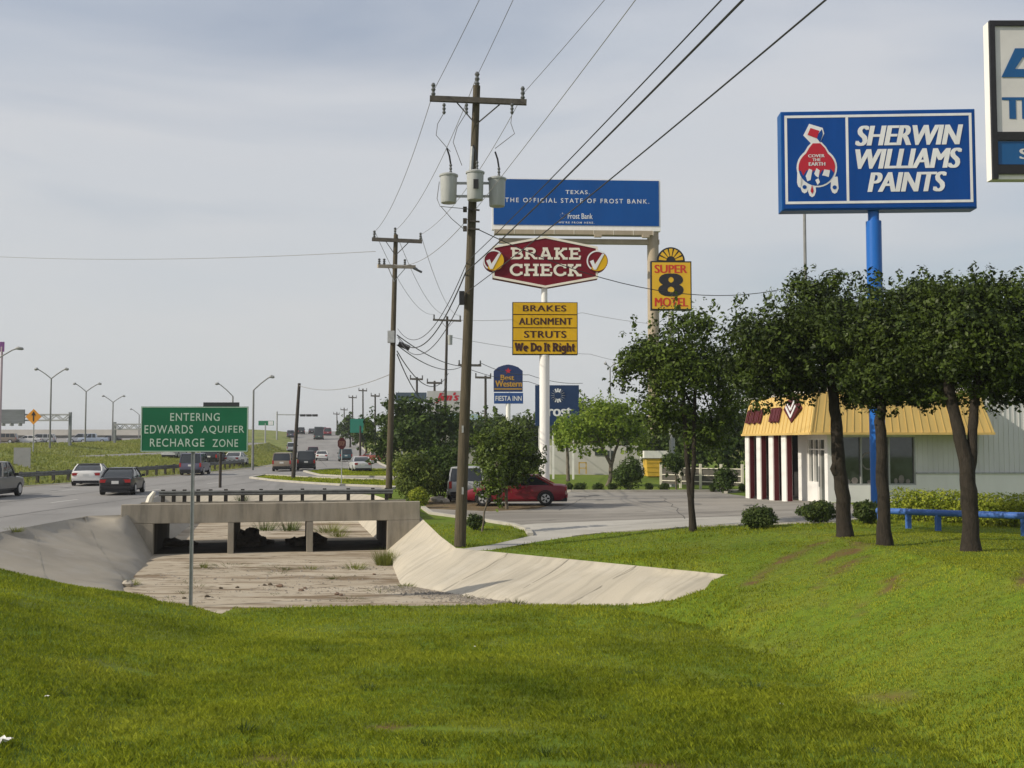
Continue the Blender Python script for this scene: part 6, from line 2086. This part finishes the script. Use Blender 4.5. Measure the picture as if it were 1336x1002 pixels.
# slender twin stemmed oak in the lawn
b = foot(904, 693); Y = b.y
cl = crown_px(b, Y, [(890, 470, 62, 62, 30, 0), (840, 465, 44, 42, 18, 0.2), (935, 480, 48, 60, 20, 0.3), (900, 415, 42, 26, 12, 0), (870, 540, 56, 48, 18, 0.3), (925, 560, 46, 42, 14, 0.4), (815, 490, 24, 36, 8, 0), (965, 460, 34, 60, 14, 0.2), (950, 530, 34, 50, 14, 0.3)], 9)
tree('young_oak', 'slender oak with twin stems standing alone on the lawn edge', b,
     [([(0, 0, -0.2)] + rel(b, Y, [(901, 650, 0), (898, 620, 0), (895, 580, 0), (893, 540, 0), (888, 480, 0)]), 0.115, 0.06),
      (rel(b, Y, [(902, 650, 0), (904, 615, -.05), (906, 575, -.05), (906, 530, 0), (910, 470, 0.1)]), 0.085, 0.05)], cl, 25000, 0.135, L_mid, M_bark, 9)
# small round tree over the red sedan and the leaning sapling
b = ground(661, 47.0); Y = b.y
cl = crown_px(b, Y, [(658, 594, 46, 42, 28, 0), (636, 582, 30, 34, 14, 0), (682, 602, 28, 34, 14, 0), (660, 564, 36, 22, 10, 0), (650, 625, 34, 22, 10, 0)], 13)
tree('round_tree', 'dense round headed little tree hiding the middle of the red sedan', b, [([(0, 0, -0.2)] + rel(b, Y, [(661, 640, 0), (659, 620, 0), (657, 595, 0)]), 0.07, 0.05)], cl, 21000, 0.135, L_mid, M_bark2, 13)
b = foot(629, 694); Y = b.y
cl = crown_px(b, Y, [(640, 615, 17, 18, 7, 0), (636, 638, 16, 16, 6, 0), (650, 632, 15, 18, 6, 0), (648, 655, 10, 12, 4, 0), (650, 600, 14, 12, 5, 0)], 15, sub=0.55)
tree('sapling', 'thin leaning sapling with drooping leaves right of the transformer pole', b, [([(0, 0, -0.1)] + rel(b, Y, [(631, 672, 0), (637, 648, 0), (643, 625, 0), (646, 605, 0)]), 0.035, 0.02)], cl, 1500, 0.13, L_mid, M_bark2, 15, cat='young tree')
# big dark tree behind the second pole
b = ground(540, 82); Y = b.y
cl = crown_px(b, Y, [(540, 565, 55, 44, 30, 0), (510, 564, 30, 34, 16, -1), (572, 555, 36, 36, 16, 1), (530, 535, 38, 22, 12, 0), (500, 590, 28, 22, 8, 0), (570, 590, 34, 24, 8, 0)], 17)
tree('dark_tree', 'broad dark tree behind the second wooden pole', b, [([(0, 0, -0.2)] + rel(b, Y, [(540, 600, 0), (540, 580, 0), (538, 560, 0)]), 0.25, 0.15)], cl, 15000, 0.30, L_dark, M_bark, 17)
# light green spreading tree
b = ground(792, 72); Y = b.y
cl = crown_px(b, Y, [(790, 555, 46, 36, 24, 0), (752, 566, 32, 28, 14, 0), (825, 560, 28, 32, 12, 0.5), (795, 532, 34, 16, 8, 0)], 19)
tree('light_green_tree', 'bright light green spreading tree in front of the low white building', b,
     [([(0, 0, -0.2)] + rel(b, Y, [(797, 622, 0), (797, 605, 0), (788, 590, 0), (782, 570, 0)]), 0.17, 0.09), (rel(b, Y, [(797, 612, 0), (800, 596, 0), (806, 580, 0), (808, 565, 0)]), 0.12, 0.07)], cl, 11000, 0.24, L_light, M_bark2, 19)
b = ground(741, 80); Y = b.y
cl = crown_px(b, Y, [(738, 566, 17, 24, 7, 0), (732, 585, 10, 10, 3, 0)], 21)
tree('light_green_tree', 'narrow light green tree beside the navy bank sign', b, [([(0, 0, -0.2)] + rel(b, Y, [(741, 610, 0), (740, 585, 0), (739, 565, 0)]), 0.14, 0.08)], cl, 2500, 0.22, L_light, M_bark2, 21)
# clipped topiary tree
b = ground(882, 68); Y = b.y
cl = crown_px(b, Y, [(880, 603, 18, 21, 10, 0)], 23, sub=0.5)
tree('topiary_tree', 'small dark round clipped tree right of the yellow column base', b, [([(0, 0, -0.1)] + rel(b, Y, [(882, 625, 0), (881, 610, 0)]), 0.06, 0.05)], cl, 4500, 0.14, L_dark, M_bark2, 23)

def bush(label, u, v0, v1, ru, Y, n, size, lm=None, name='bush', seed=0, cat='bush', sub=0.45, group=None, depth=1.0):
    b = at(u, 577, Y)
    b.z = H(b.x, b.y)
    k = px(Y)
    zt = at(u, v0, Y).z - b.z
    t = thing(name, label, cat, b, 0, group)
    cl = [(0, 0, zt * 0.45, ru * k * .78, ru * k * .78 * depth, zt * 0.46)] + lumps((0, 0, zt * 0.52), (ru * k, ru * k * depth, zt * 0.5), 16, sub, seed, -0.9)
    leaf_cloud('foliage', cl, n, size, lm or L_bush, t, rs=np.random.default_rng(seed + 3), inner=0.6)
    mb = MB()
    q = random.Random(seed)
    for i in range(5):
        a = q.uniform(0, 6.28)
        limb(mb, (0.05 * math.cos(a), 0.05 * math.sin(a), -0.1), (ru * k * .5 * math.cos(a), ru * k * .5 * math.sin(a), zt * .6), 0.025, 0.01, 0.1, q)
    mb.build('stem', M_bark2, t)
    return t
bush('big round olive green bush beside the second wooden pole', 543, 583, 656, 36, 51.0, 13000, 0.125, L_shrub, seed=31)
bush('tall dark squared bush behind the big round one', 572, 570, 645, 36, 54.0, 13000, 0.16, L_dark, seed=32)
bush('small clipped bush at the end of the bridge', 548, 632, 659, 15, 48.0, 3000, 0.09, L_hedge, seed=33)
bush('little bush at the foot of the transformer pole', 621, 668, 690, 13, 38.5, 1800, 0.08, L_bush, seed=34)
bush('large rounded dark bush in the middle of the planter strip', 820.5, 596, 640, 23, 65.5, 7000, 0.13, L_dark, seed=35)
bush('dark bush in front of the fence left of the service bays', 946, 607, 642, 17, 63.5, 4500, 0.13, L_dark, seed=36)
for i, (u, r_, lab) in enumerate(((743, 5, 'tiny clipped bush touching the red sedan tail'), (757, 10, 'first low clipped cube bush right of the red sedan'), (779.5, 9, 'second low clipped cube bush right of the red sedan'), (799, 8, 'low clipped bush touching the large rounded one from the left'), (846, 6, 'low clipped bush touching the large rounded one from the right'), (866, 8, 'low clipped cube bush under the topiary tree'), (929, 5, 'small bush beside the pale fence'), (968, 6, 'small leafy bush right by the first bay column'))):
    bush(lab, u, 629, 641, r_, 64.8, 1500, 0.09, L_bush, seed=40 + i, sub=0.5, group='low clipped bushes along the planter kerb')
bush('round leafy shrub on the lawn, farthest left of the three before the shop', 989.5, 656, 686, 25, 34.6, 6000, 0.085, L_bush, seed=51)
bush('middle round shrub before the shop entrance', 1066, 653, 683, 27, 35.2, 6500, 0.085, L_bush, seed=52)
bush('round shrub at the foot of the blue pole', 1130, 650, 682, 19, 34.6, 5000, 0.085, L_bush, seed=53)
# clipped hedge behind the blue rail
def hedge():
    a, c = ground(1168, 36.2), ground(1345, 33.2)
    c2 = a + (c - a) * 1.7
    c2.z = H(c2.x, c2.y)
    t = thing('hedge', 'long clipped yellow green hedge behind the blue rail', 'hedge', a)
    cl = []
    q = random.Random(5)
    n = 34
    for i in range(n):
        f = (i + 0.5) / n
        p = (c2 - a) * f
        z0 = H(a.x + p.x, a.y + p.y) - a.z
        for zz_ in (0.3, 0.68):
            cl.append((p.x, p.y + q.uniform(-.1, .1), z0 + zz_ + q.uniform(-.03, .03), 0.42, 0.55, 0.36))
    leaf_cloud('foliage', cl, 30000, 0.085, L_hedge, t, rs=np.random.default_rng(77), inner=0.7)
    mb = MB()
    for i in range(n):
        p = (c2 - a) * ((i + .5) / n)
        z0 = H(a.x + p.x, a.y + p.y) - a.z
        limb(mb, (p.x, p.y, z0 - 0.05), (p.x + q.uniform(-.1, .1), p.y, z0 + 0.6), 0.03, 0.012, 0.1, q)
    mb.build('stem', M_bark2, t)
hedge()

# tree belts in the distance: separate trees where they read apart
def far_tree(label, u, v0, v1, ru, Y, n, size, lm, seed, name='background_tree', group='trees in the distance'):
    b = at(u, 577, Y)
    b.z = H(b.x, b.y)
    vc = (v0 + v1) / 2
    cl = crown_px(b, Y, [(u, vc, ru, (v1 - v0) / 2, 14, 0), (u - ru * .5, vc + 4, ru * .6, (v1 - v0) * .35, 5, 0), (u + ru * .5, vc + 3, ru * .6, (v1 - v0) * .35, 5, 0)], seed)
    c = at(u, vc, Y) - b
    tree(name, label, b, [([(0, 0, -0.2), (0, 0, c.z * .4), (c.x, c.y, c.z * .8)], 0.2, 0.1)], cl, n, size, lm, M_bark, seed, group=group)
ft = [('dark tree filling the gap between the yellow column base and the twin stemmed oak', 905, 520, 625, 40, 84, 5000, 0.34, L_dark),
      ('dark shade tree behind the fence left of the service bays', 950, 500, 630, 42, 78, 6000, 0.32, L_dark),
      ('mid green tree behind the topiary tree', 858, 540, 622, 26, 92, 3500, 0.34, L_mid),
      ('hazy tree below the navy inn sign on its right', 690, 535, 600, 26, 118, 3000, 0.42, L_mid),
      ('hazy tree below the navy inn sign on its left', 645, 530, 590, 28, 122, 3000, 0.42, L_dark),
      ('distant tree at the foot of the slim third pole', 608, 540, 600, 26, 116, 2600, 0.42, L_dark),
      ('distant tree crown showing over the navy bank sign on its right', 768, 510, 590, 28, 130, 3000, 0.42, L_mid),
      ('dark tree above the low white building right of the light green tree', 832, 530, 610, 24, 110, 3000, 0.38, L_dark),
      ('far roadside tree immediately right of the teal guide sign', 478, 541, 585, 16, 165, 2200, 0.5, L_dark),
      ('far dark tree immediately left of the teal guide sign', 457, 541, 575, 14, 215, 1800, 0.6, L_dark),
      ('small far tree at the crest right of the red van', 446, 550, 570, 7, 260, 900, 0.6, L_dark),
      ('dark tree behind the shop roof at the far right', 1010, 480, 600, 50, 88, 5000, 0.36, L_dark)]
for i, (lab, u, v0, v1, ru, Y, n, s_, lm) in enumerate(ft):
    far_tree(lab, u, v0, v1, ru, Y, n, s_, lm, 60 + i)
# woods along the horizon, one mass
cl = []
q = random.Random(8)
for i in range(150):
    x = q.uniform(-20, 330)
    y = 260 + q.uniform(-25, 60) + abs(x) * 0.1
    hgt = q.uniform(4, 8)
    cl.append((x, y, H(x, y) + hgt * .5, hgt * .9, hgt * .9, hgt * .55))
o = leaf_cloud('far_woods', cl, 32000, 1.1, L_dark, None)
tag(o, kind='stuff')

# ------------------------------------------------------------------ grass blades
def grass(name, k, dens, hmin, hmax, wd, lm, yr, xr=None, seed=3):
    tt = T[(reg == k)]
    cx, cy = GX[tt].mean(1), GY[tt].mean(1)
    vis = (cy > yr[0]) & (cy < yr[1]) & (np.abs(cx) < cy * 0.53 + 3.5)
    tt = tt[vis]
    cx, cy = cx[vis], cy[vis]
    A, B_, Cc = [np.column_stack([GX[tt[:, i]], GY[tt[:, i]], GZ[tt[:, i]]]) for i in range(3)]
    ar = np.linalg.norm(np.cross(B_ - A, Cc - A), axis=1) / 2
    dn = np.array([dens(y) for y in cy])
    r_ = np.random.default_rng(seed)
    cnt = r_.poisson(ar * dn)
    i = np.repeat(np.arange(len(tt)), cnt)
    u_, v_ = r_.random(len(i)), r_.random(len(i))
    fl = u_ + v_ > 1
    u_[fl], v_[fl] = 1 - u_[fl], 1 - v_[fl]
    P_ = A[i] + (B_[i] - A[i]) * u_[:, None] + (Cc[i] - A[i]) * v_[:, None]
    # uneven cover: thin patches, tufts, and the worn streaks on the bank
    cov = vn2(P_[:, 0], P_[:, 1], 0.35, 5) * .5 + vn2(P_[:, 0], P_[:, 1], 1.3, 6) * .5
    worn = wear(P_[:, 0], P_[:, 1])
    keep = r_.random(len(P_)) < np.clip(0.35 + cov * 1.1, 0, 1) * (1 - worn * 0.92)
    P_, cov, i = P_[keep], cov[keep], i[keep]
    n = len(P_)
    tuft = vn2(P_[:, 0], P_[:, 1], 0.22, 8)
    big = vn2(P_[:, 0], P_[:, 1], 2.6, 9)
    h = (hmin + (hmax - hmin) * r_.random(n)) * (0.55 + 0.9 * tuft) * (0.75 + 0.5 * big)
    bank = np.clip((P_[:, 0] - 4.6) / 1.6, 0, 1) * (P_[:, 1] < 33)
    h = h * (1 - 0.5 * bank)
    dist = P_[:, 1]
    an = r_.random(n) * 2 * np.pi
    dirv = np.column_stack([np.cos(an), np.sin(an), np.zeros(n)])
    lean = np.column_stack([np.cos(an + 1.57), np.sin(an + 1.57), np.zeros(n)]) * (h * (0.25 + 0.75 * r_.random(n)))[:, None]
    w_ = (wd * (0.6 + 0.8 * r_.random(n)) * np.maximum(1, dist / 14))[:, None]
    up = np.array([0, 0, 1.0])
    V = np.empty((n, 4, 3))
    V[:, 0] = P_ - dirv * w_ * .5 - up * 0.01
    V[:, 1] = P_ + dirv * w_ * .5 - up * 0.01
    V[:, 2] = P_ + dirv * w_ * .35 + lean * .4 + up * (h * .62)[:, None]
    V[:, 3] = P_ + lean + up * h[:, None]
    o = npmesh(name, V.reshape(-1, 3), np.arange(n * 4).reshape(n, 4), lm)
    gn = np.cross(B_ - A, Cc - A)
    gn[gn[:, 2] < 0] *= -1
    gn /= np.linalg.norm(gn, axis=1)[:, None]
    nn = gn[i] + r_.normal(0, 0.33, (n, 3))
    nn /= np.linalg.norm(nn, axis=1)[:, None]
    o.data.polygons.foreach_set('use_smooth', np.ones(n, dtype=bool))
    o.data.normals_split_custom_set_from_vertices(np.repeat(nn, 4, axis=0).astype(np.float32))
    dry = np.clip((P_[:, 0] - 3.2 - (P_[:, 1] > 27) * 3) / 3.5, 0, 1) * 0.60 + (vn2(P_[:, 0], P_[:, 1], 1.9, 31) - 0.42) * 0.95 + (vn2(P_[:, 0] * .5, P_[:, 1], 0.8, 33) - 0.55) * 0.6 + (vn2(P_[:, 0], P_[:, 1], 0.35, 32) - 0.5) * 0.3
    a_ = o.data.attributes.new('dry', 'FLOAT', 'POINT')
    a_.data.foreach_set('value', np.repeat(np.clip(dry, 0, 1), 4).astype(np.float32))
    return tag(o, kind='stuff')
grass('grass', 0, lambda y: 1650 if y < 17 else (950 if y < 23 else (560 if y < 31 else 230)), 0.028, 0.070, 0.0080, L_grass, (10.0, 40))
grass('island_grass', 8, lambda y: 60, 0.06, 0.12, 0.02, L_grass, (60, 125), seed=5)
def rough():
    tt = T[reg == 1]
    cx, cy = GX[tt].mean(1), GY[tt].mean(1)
    vis = (cx < -28) & (cx > -75) & (cy < 200) & (cy > 55)
    tt = tt[vis]
    A, B_, Cc = [np.column_stack([GX[tt[:, i]], GY[tt[:, i]], GZ[tt[:, i]]]) for i in range(3)]
    ar = np.linalg.norm(np.cross(B_ - A, Cc - A), axis=1) / 2
    r_ = np.random.default_rng(9)
    i = r_.choice(len(tt), 60000, p=ar / ar.sum())
    u_, v_ = r_.random(len(i)), r_.random(len(i))
    fl = u_ + v_ > 1
    u_[fl], v_[fl] = 1 - u_[fl], 1 - v_[fl]
    P_ = A[i] + (B_[i] - A[i]) * u_[:, None] + (Cc[i] - A[i]) * v_[:, None]
    n = len(P_)
    h = 0.12 + 0.3 * r_.random(n) * vn2(P_[:, 0], P_[:, 1], 3, 3)
    an = r_.random(n) * 6.283
    d = np.column_stack([np.cos(an), np.sin(an), np.zeros(n)]) * (0.05 + 0.08 * r_.random(n))[:, None]
    V = np.empty((n, 3, 3))
    V[:, 0] = P_ - d
    V[:, 1] = P_ + d
    V[:, 2] = P_ + d[:, [1, 0, 2]] + np.column_stack([np.zeros(n), np.zeros(n), h])
    tag(npmesh('roadside_grass', V.reshape(-1, 3), np.arange(n * 3).reshape(n, 3), leafmat('dry_grass', (0.20, 0.235, 0.050), (0.285, 0.29, 0.085), 0.5, 0.7, clump=0.12)), kind='stuff')
rough()

# weeds, debris and litter
def weed(label, u, v, h, n, seed, r_=0.25, lm=None, z=None):
    b = foot(u, v)
    t = thing('weed_tuft', label, 'weed', b, 0, 'weeds in the mown grass' if 'mown' in label else 'weeds growing in the concrete channel')
    q = np.random.default_rng(seed)
    an = q.random(n) * 6.283
    rr = r_ * np.sqrt(q.random(n))
    P_ = np.column_stack([np.cos(an) * rr, np.sin(an) * rr, np.full(n, -0.02)])
    d = np.column_stack([np.cos(an + 1.5), np.sin(an + 1.5), np.zeros(n)]) * 0.012
    tip = P_ * 1.9 + np.column_stack([q.normal(0, .05, n), q.normal(0, .05, n), h * (.5 + .6 * q.random(n))])
    V = np.empty((n, 3, 3))
    V[:, 0], V[:, 1], V[:, 2] = P_ - d, P_ + d, tip
    npmesh('blades', V.reshape(-1, 3), np.arange(n * 3).reshape(n, 3), lm or L_weed, t)
weed('tall weed clump where the right bank meets the bridge', 503, 737, 0.6, 380, 1, 0.32)
weed('grassy weeds in the right hand opening under the bridge', 430, 694, 0.5, 220, 2, 0.7)
weed('weed at the left foot of the channel under the sign', 172, 763, 0.22, 90, 3, 0.2)
weed('low weeds spread across the channel in front of the left pier', 298, 741, 0.10, 160, 4, 0.9, L_yel)
weed('thin sprig standing in the channel right of the sign post', 266, 741, 0.3, 40, 5, 0.12)
weed('pair of weeds in the channel below the right pier', 405, 742, 0.14, 90, 6, 0.3)
weed('weeds by the right side of the channel floor', 464, 742, 0.25, 120, 7, 0.35)
weed('weed on a crack along the foot of the pale right bank', 530, 766, 0.14, 90, 8, 0.25)
weed('dry tuft on the foot of the pale right bank farther right', 612, 779, 0.12, 90, 9, 0.3, L_yel)
weed('dry tuft at the end of the gravel strip', 676, 789, 0.15, 110, 10, 0.3, L_yel)
q = random.Random(77)
for k in range(16):
    weed('scraggly little weed in the silt on the channel floor', q.uniform(215, 500), q.uniform(738, 784), q.uniform(.06, .14), 50, 300 + k, q.uniform(.12, .4), L_yel)
weed('leafy weed sprouting far beyond the left pier', 346, 692, 0.6, 160, 11, 0.5, L_mid)
weed('leafy weed sprouting far beyond the bridge, middle opening', 378, 692, 0.6, 160, 12, 0.45, L_mid)
weed('weed on the sunny bank beyond the right opening', 442, 700, 0.35, 120, 13, 0.4)
weed('weed in the crack at the top edge of the grey left bank', 20, 693, 0.2, 90, 14, 0.25)
weed('weeds tangled in the guardrail over the left pier', 316, 655, 0.55, 120, 15, 0.3, L_bush)

def rocks(label, spots, seed, name, m, cat='debris', group=None):
    b = foot(*spots[0][:2])
    t = thing(name, label, cat, b, 0, group)
    q = random.Random(seed)
    for u, v, r_ in spots:
        p = foot(u, v) - b
        mb = MB()
        n1_, n2_ = 7, 5
        prof = []
        vv = []
        for i in range(n2_ + 1):
            th = math.pi * i / n2_
            for j in range(n1_):
                ph = 2 * math.pi * j / n1_
                s_ = r_ * q.uniform(.7, 1.15)
                vv.append((p.x + s_ * math.sin(th) * math.cos(ph) * 1.3, p.y + s_ * math.sin(th) * math.sin(ph), p.z + s_ * .7 * math.cos(th) + r_ * .35))
        ff = [(i * n1_ + j, i * n1_ + (j + 1) % n1_, (i + 1) * n1_ + (j + 1) % n1_, (i + 1) * n1_ + j) for i in range(n2_) for j in range(n1_)]
        mb.add(vv, ff).build('lump', m, t, smooth=True)
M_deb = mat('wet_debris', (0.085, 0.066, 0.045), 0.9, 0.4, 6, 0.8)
M_rock = mat('pale_rock', (0.38, 0.34, 0.28), 0.85, 0.25, 4, 0.6)
def under(u, y, r_):
    p = b3(bx_of(u, y), y, FZ)
    return p
def debris(label, items, seed):
    b0 = Vector(items[0][0])
    t = thing('debris_pile', label, 'debris', b0)
    q = random.Random(seed)
    for (p, r_, h_) in items:
        p = Vector(p) - b0
        vv = []
        n1_, n2_ = 9, 6
        for i in range(n2_ + 1):
            th = math.pi * .5 * i / n2_
            for j in range(n1_):
                ph = 2 * math.pi * j / n1_
                s_ = q.uniform(.75, 1.2)
                vv.append((p.x + r_ * s_ * math.sin(th) * math.cos(ph), p.y + r_ * s_ * math.sin(th) * math.sin(ph), h_ * math.cos(th) * s_ - 0.03))
        ff = [(i * n1_ + j, i * n1_ + (j + 1) % n1_, (i + 1) * n1_ + (j + 1) % n1_, (i + 1) * n1_ + j) for i in range(n2_) for j in range(n1_)]
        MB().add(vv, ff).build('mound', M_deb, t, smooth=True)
debris('large dark heap of flood debris behind the left pier under the bridge', [(under(325, 3.2, 0), 0.7, 0.68), (under(312, 2.8, 0), 0.5, 0.5), (under(337, 3.6, 0), 0.45, 0.35), (under(345, 3.9, 0), 0.5, 0.2)], 1)
debris('low dark heap of flood debris just right of the right pier', [(under(412, 3.4, 0), 0.5, 0.45), (under(398, 3.0, 0), 0.6, 0.35), (under(385, 3.4, 0), 0.5, 0.3)], 2)
debris('low silt bank in the shade of the left opening', [(under(222, 3.6, 0), 0.6, 0.32), (under(240, 3.9, 0), 0.7, 0.2)], 3)
rocks('pale loose rocks under the bushes beside the silver minivan', [(572, 655, 0.3), (580, 656, 0.22), (566, 653, 0.2)], 4, 'rock_pile', M_rock, 'rocks')
rocks('pale stone at the left foot of the channel', [(166, 765, 0.16)], 5, 'stone', M_rock, 'stone', 'loose stones in the channel')
rocks('brown stones on the channel floor below the right pier', [(393, 771, 0.065), (398, 768, 0.05)], 6, 'stone', mat('brown_stone', (0.16, 0.11, 0.08), 0.9, 0.3, 5), 'stone', 'loose stones in the channel')
rocks('single brown stone on the channel floor left of the middle', [(365, 766, 0.10)], 7, 'stone', MATS['brown_stone'], 'stone', 'loose stones in the channel')
rocks('grey stones on the channel floor near the right bank', [(440, 776, 0.07), (445, 777, 0.05), (488, 750, 0.05)], 8, 'stone', MATS['brown_stone'], 'stone', 'loose stones in the channel')
rocks('dark leaf and twig litter left on the channel floor', [(345, 764, 0.05), (352, 763, 0.06), (310, 767, 0.05), (288, 768, 0.05), (270, 779, 0.06), (240, 781, 0.05)], 9, 'stone', M_deb, 'debris', 'loose stones in the channel')
def gravel():
    r_ = np.random.default_rng(12)
    a = np.array(g3(522, 764, FZ)); b = np.array(g3(690, 790, FZ)); c = np.array(g3(180, 740, FZ)); d = np.array(g3(500, 788, FZ))
    n1_, n2_ = 1800, 2600
    f = r_.random(n1_)[:, None]
    P1_ = a + (b - a) * f + np.column_stack([-np.abs(r_.normal(0, .55, n1_)) + 0.1, -np.abs(r_.normal(0, .35, n1_)), np.zeros(n1_)])
    u_, v_ = r_.random(n2_)[:, None], r_.random(n2_)[:, None]
    P2_ = np.column_stack([(-11 + 11.5 * u_)[:, 0], (28.2 + 10 * v_ ** 1.5)[:, 0], np.full(n2_, FZ)])
    k_ = vn2(P2_[:, 0], P2_[:, 1] * 3, 1.6, 4) > 0.55
    P_ = np.vstack([P1_, P2_[k_]])
    n = len(P_)
    s_ = (0.015 + 0.04 * r_.random(n) ** 3)
    base = np.array([(1, 0, -.3), (-.5, .87, -.3), (-.5, -.87, -.3), (0.1, 0, .8)])
    an = r_.random(n) * 6.28
    V = np.empty((n, 4, 3))
    for q in range(4):
        x, y, zq = base[q]
        V[:, q, 0] = P_[:, 0] + s_ * (x * np.cos(an) - y * np.sin(an)) * 1.3
        V[:, q, 1] = P_[:, 1] + s_ * (x * np.sin(an) + y * np.cos(an))
        V[:, q, 2] = P_[:, 2] + s_ * zq + 0.004
    Fq = (np.arange(n)[:, None, None] * 4 + np.array([[0, 1, 3], [1, 2, 3], [2, 0, 3]])[None]).reshape(-1, 3)
    tag(npmesh('gravel', V.reshape(-1, 3), Fq, mat('gravel_grey', (0.20, 0.165, 0.12), 0.9, 0.4, 9, hue=(0.34, 0.31, 0.27))), kind='stuff')
gravel()
q = random.Random(31)
for i, (u, v) in enumerate(((90, 905), (215, 862), (330, 955), (470, 900), (560, 975), (620, 860), (760, 940), (830, 880), (905, 965), (985, 900), (1060, 960), (1120, 985), (700, 985), (400, 850), (150, 975))):
    weed('low leafy weed standing a little above the mown foreground grass', u + q.uniform(-20, 20), v, q.uniform(.08, .16), 60, 100 + i, q.uniform(.08, .16), L_mid)
    
# a scrap of paper and small pale scraps in the grass
M_paper = mat('white_paper', (0.72, 0.70, 0.67), 0.7, 0.06, 5)
def scrap(label, u, v, s_, seed):
    b = foot(u, v)
    q = random.Random(seed)
    n = 6
    vv = []
    for i in range(n):
        for j in range(n):
            vv.append(((i / (n - 1) - .5) * s_ + q.uniform(-.1, .1) * s_, (j / (n - 1) - .5) * s_ * .8 + q.uniform(-.1, .1) * s_, q.uniform(0.2, .75) * s_ * .5 + 0.03))
    ff = [(i * n + j, (i + 1) * n + j, (i + 1) * n + j + 1, i * n + j + 1) for i in range(n - 1) for j in range(n - 1)]
    o = MB().add(vv, ff).build('litter', M_paper)
    o.location = b
    tag(o, label, 'litter', 'scraps of litter in the grass')
scrap('crumpled white paper in the grass at the lower left corner', 2, 974, 0.20, 1)
scrap('small white scrap in the shaded left grass above the crumpled paper', 61, 912, 0.05, 2)
scrap('small white scrap in the middle of the grass right of centre', 1020, 922, 0.045, 3)
scrap('small white scrap in the grass below the pale bank', 620, 846, 0.05, 4)

# ------------------------------------------------------------------ air
hz = MB().box((0, 3000, 22), (5600, 6300, 64)).build('haze', None)
hm = bpy.data.materials.new('haze_air')
hm.use_nodes = True
ht = hm.node_tree
ht.nodes.clear()
ho = ht.nodes.new('ShaderNodeOutputMaterial')
hv = ht.nodes.new('ShaderNodeVolumePrincipled')
hv.inputs['Color'].default_value = (0.86, 0.90, 0.95, 1)
hv.inputs['Density'].default_value = 0.0003
hv.inputs['Anisotropy'].default_value = 0.2
ht.links.new(hv.outputs[0], ho.inputs['Volume'])
hz.data.materials.clear()
hz.data.materials.append(hm)
tag(hz, kind='stuff')
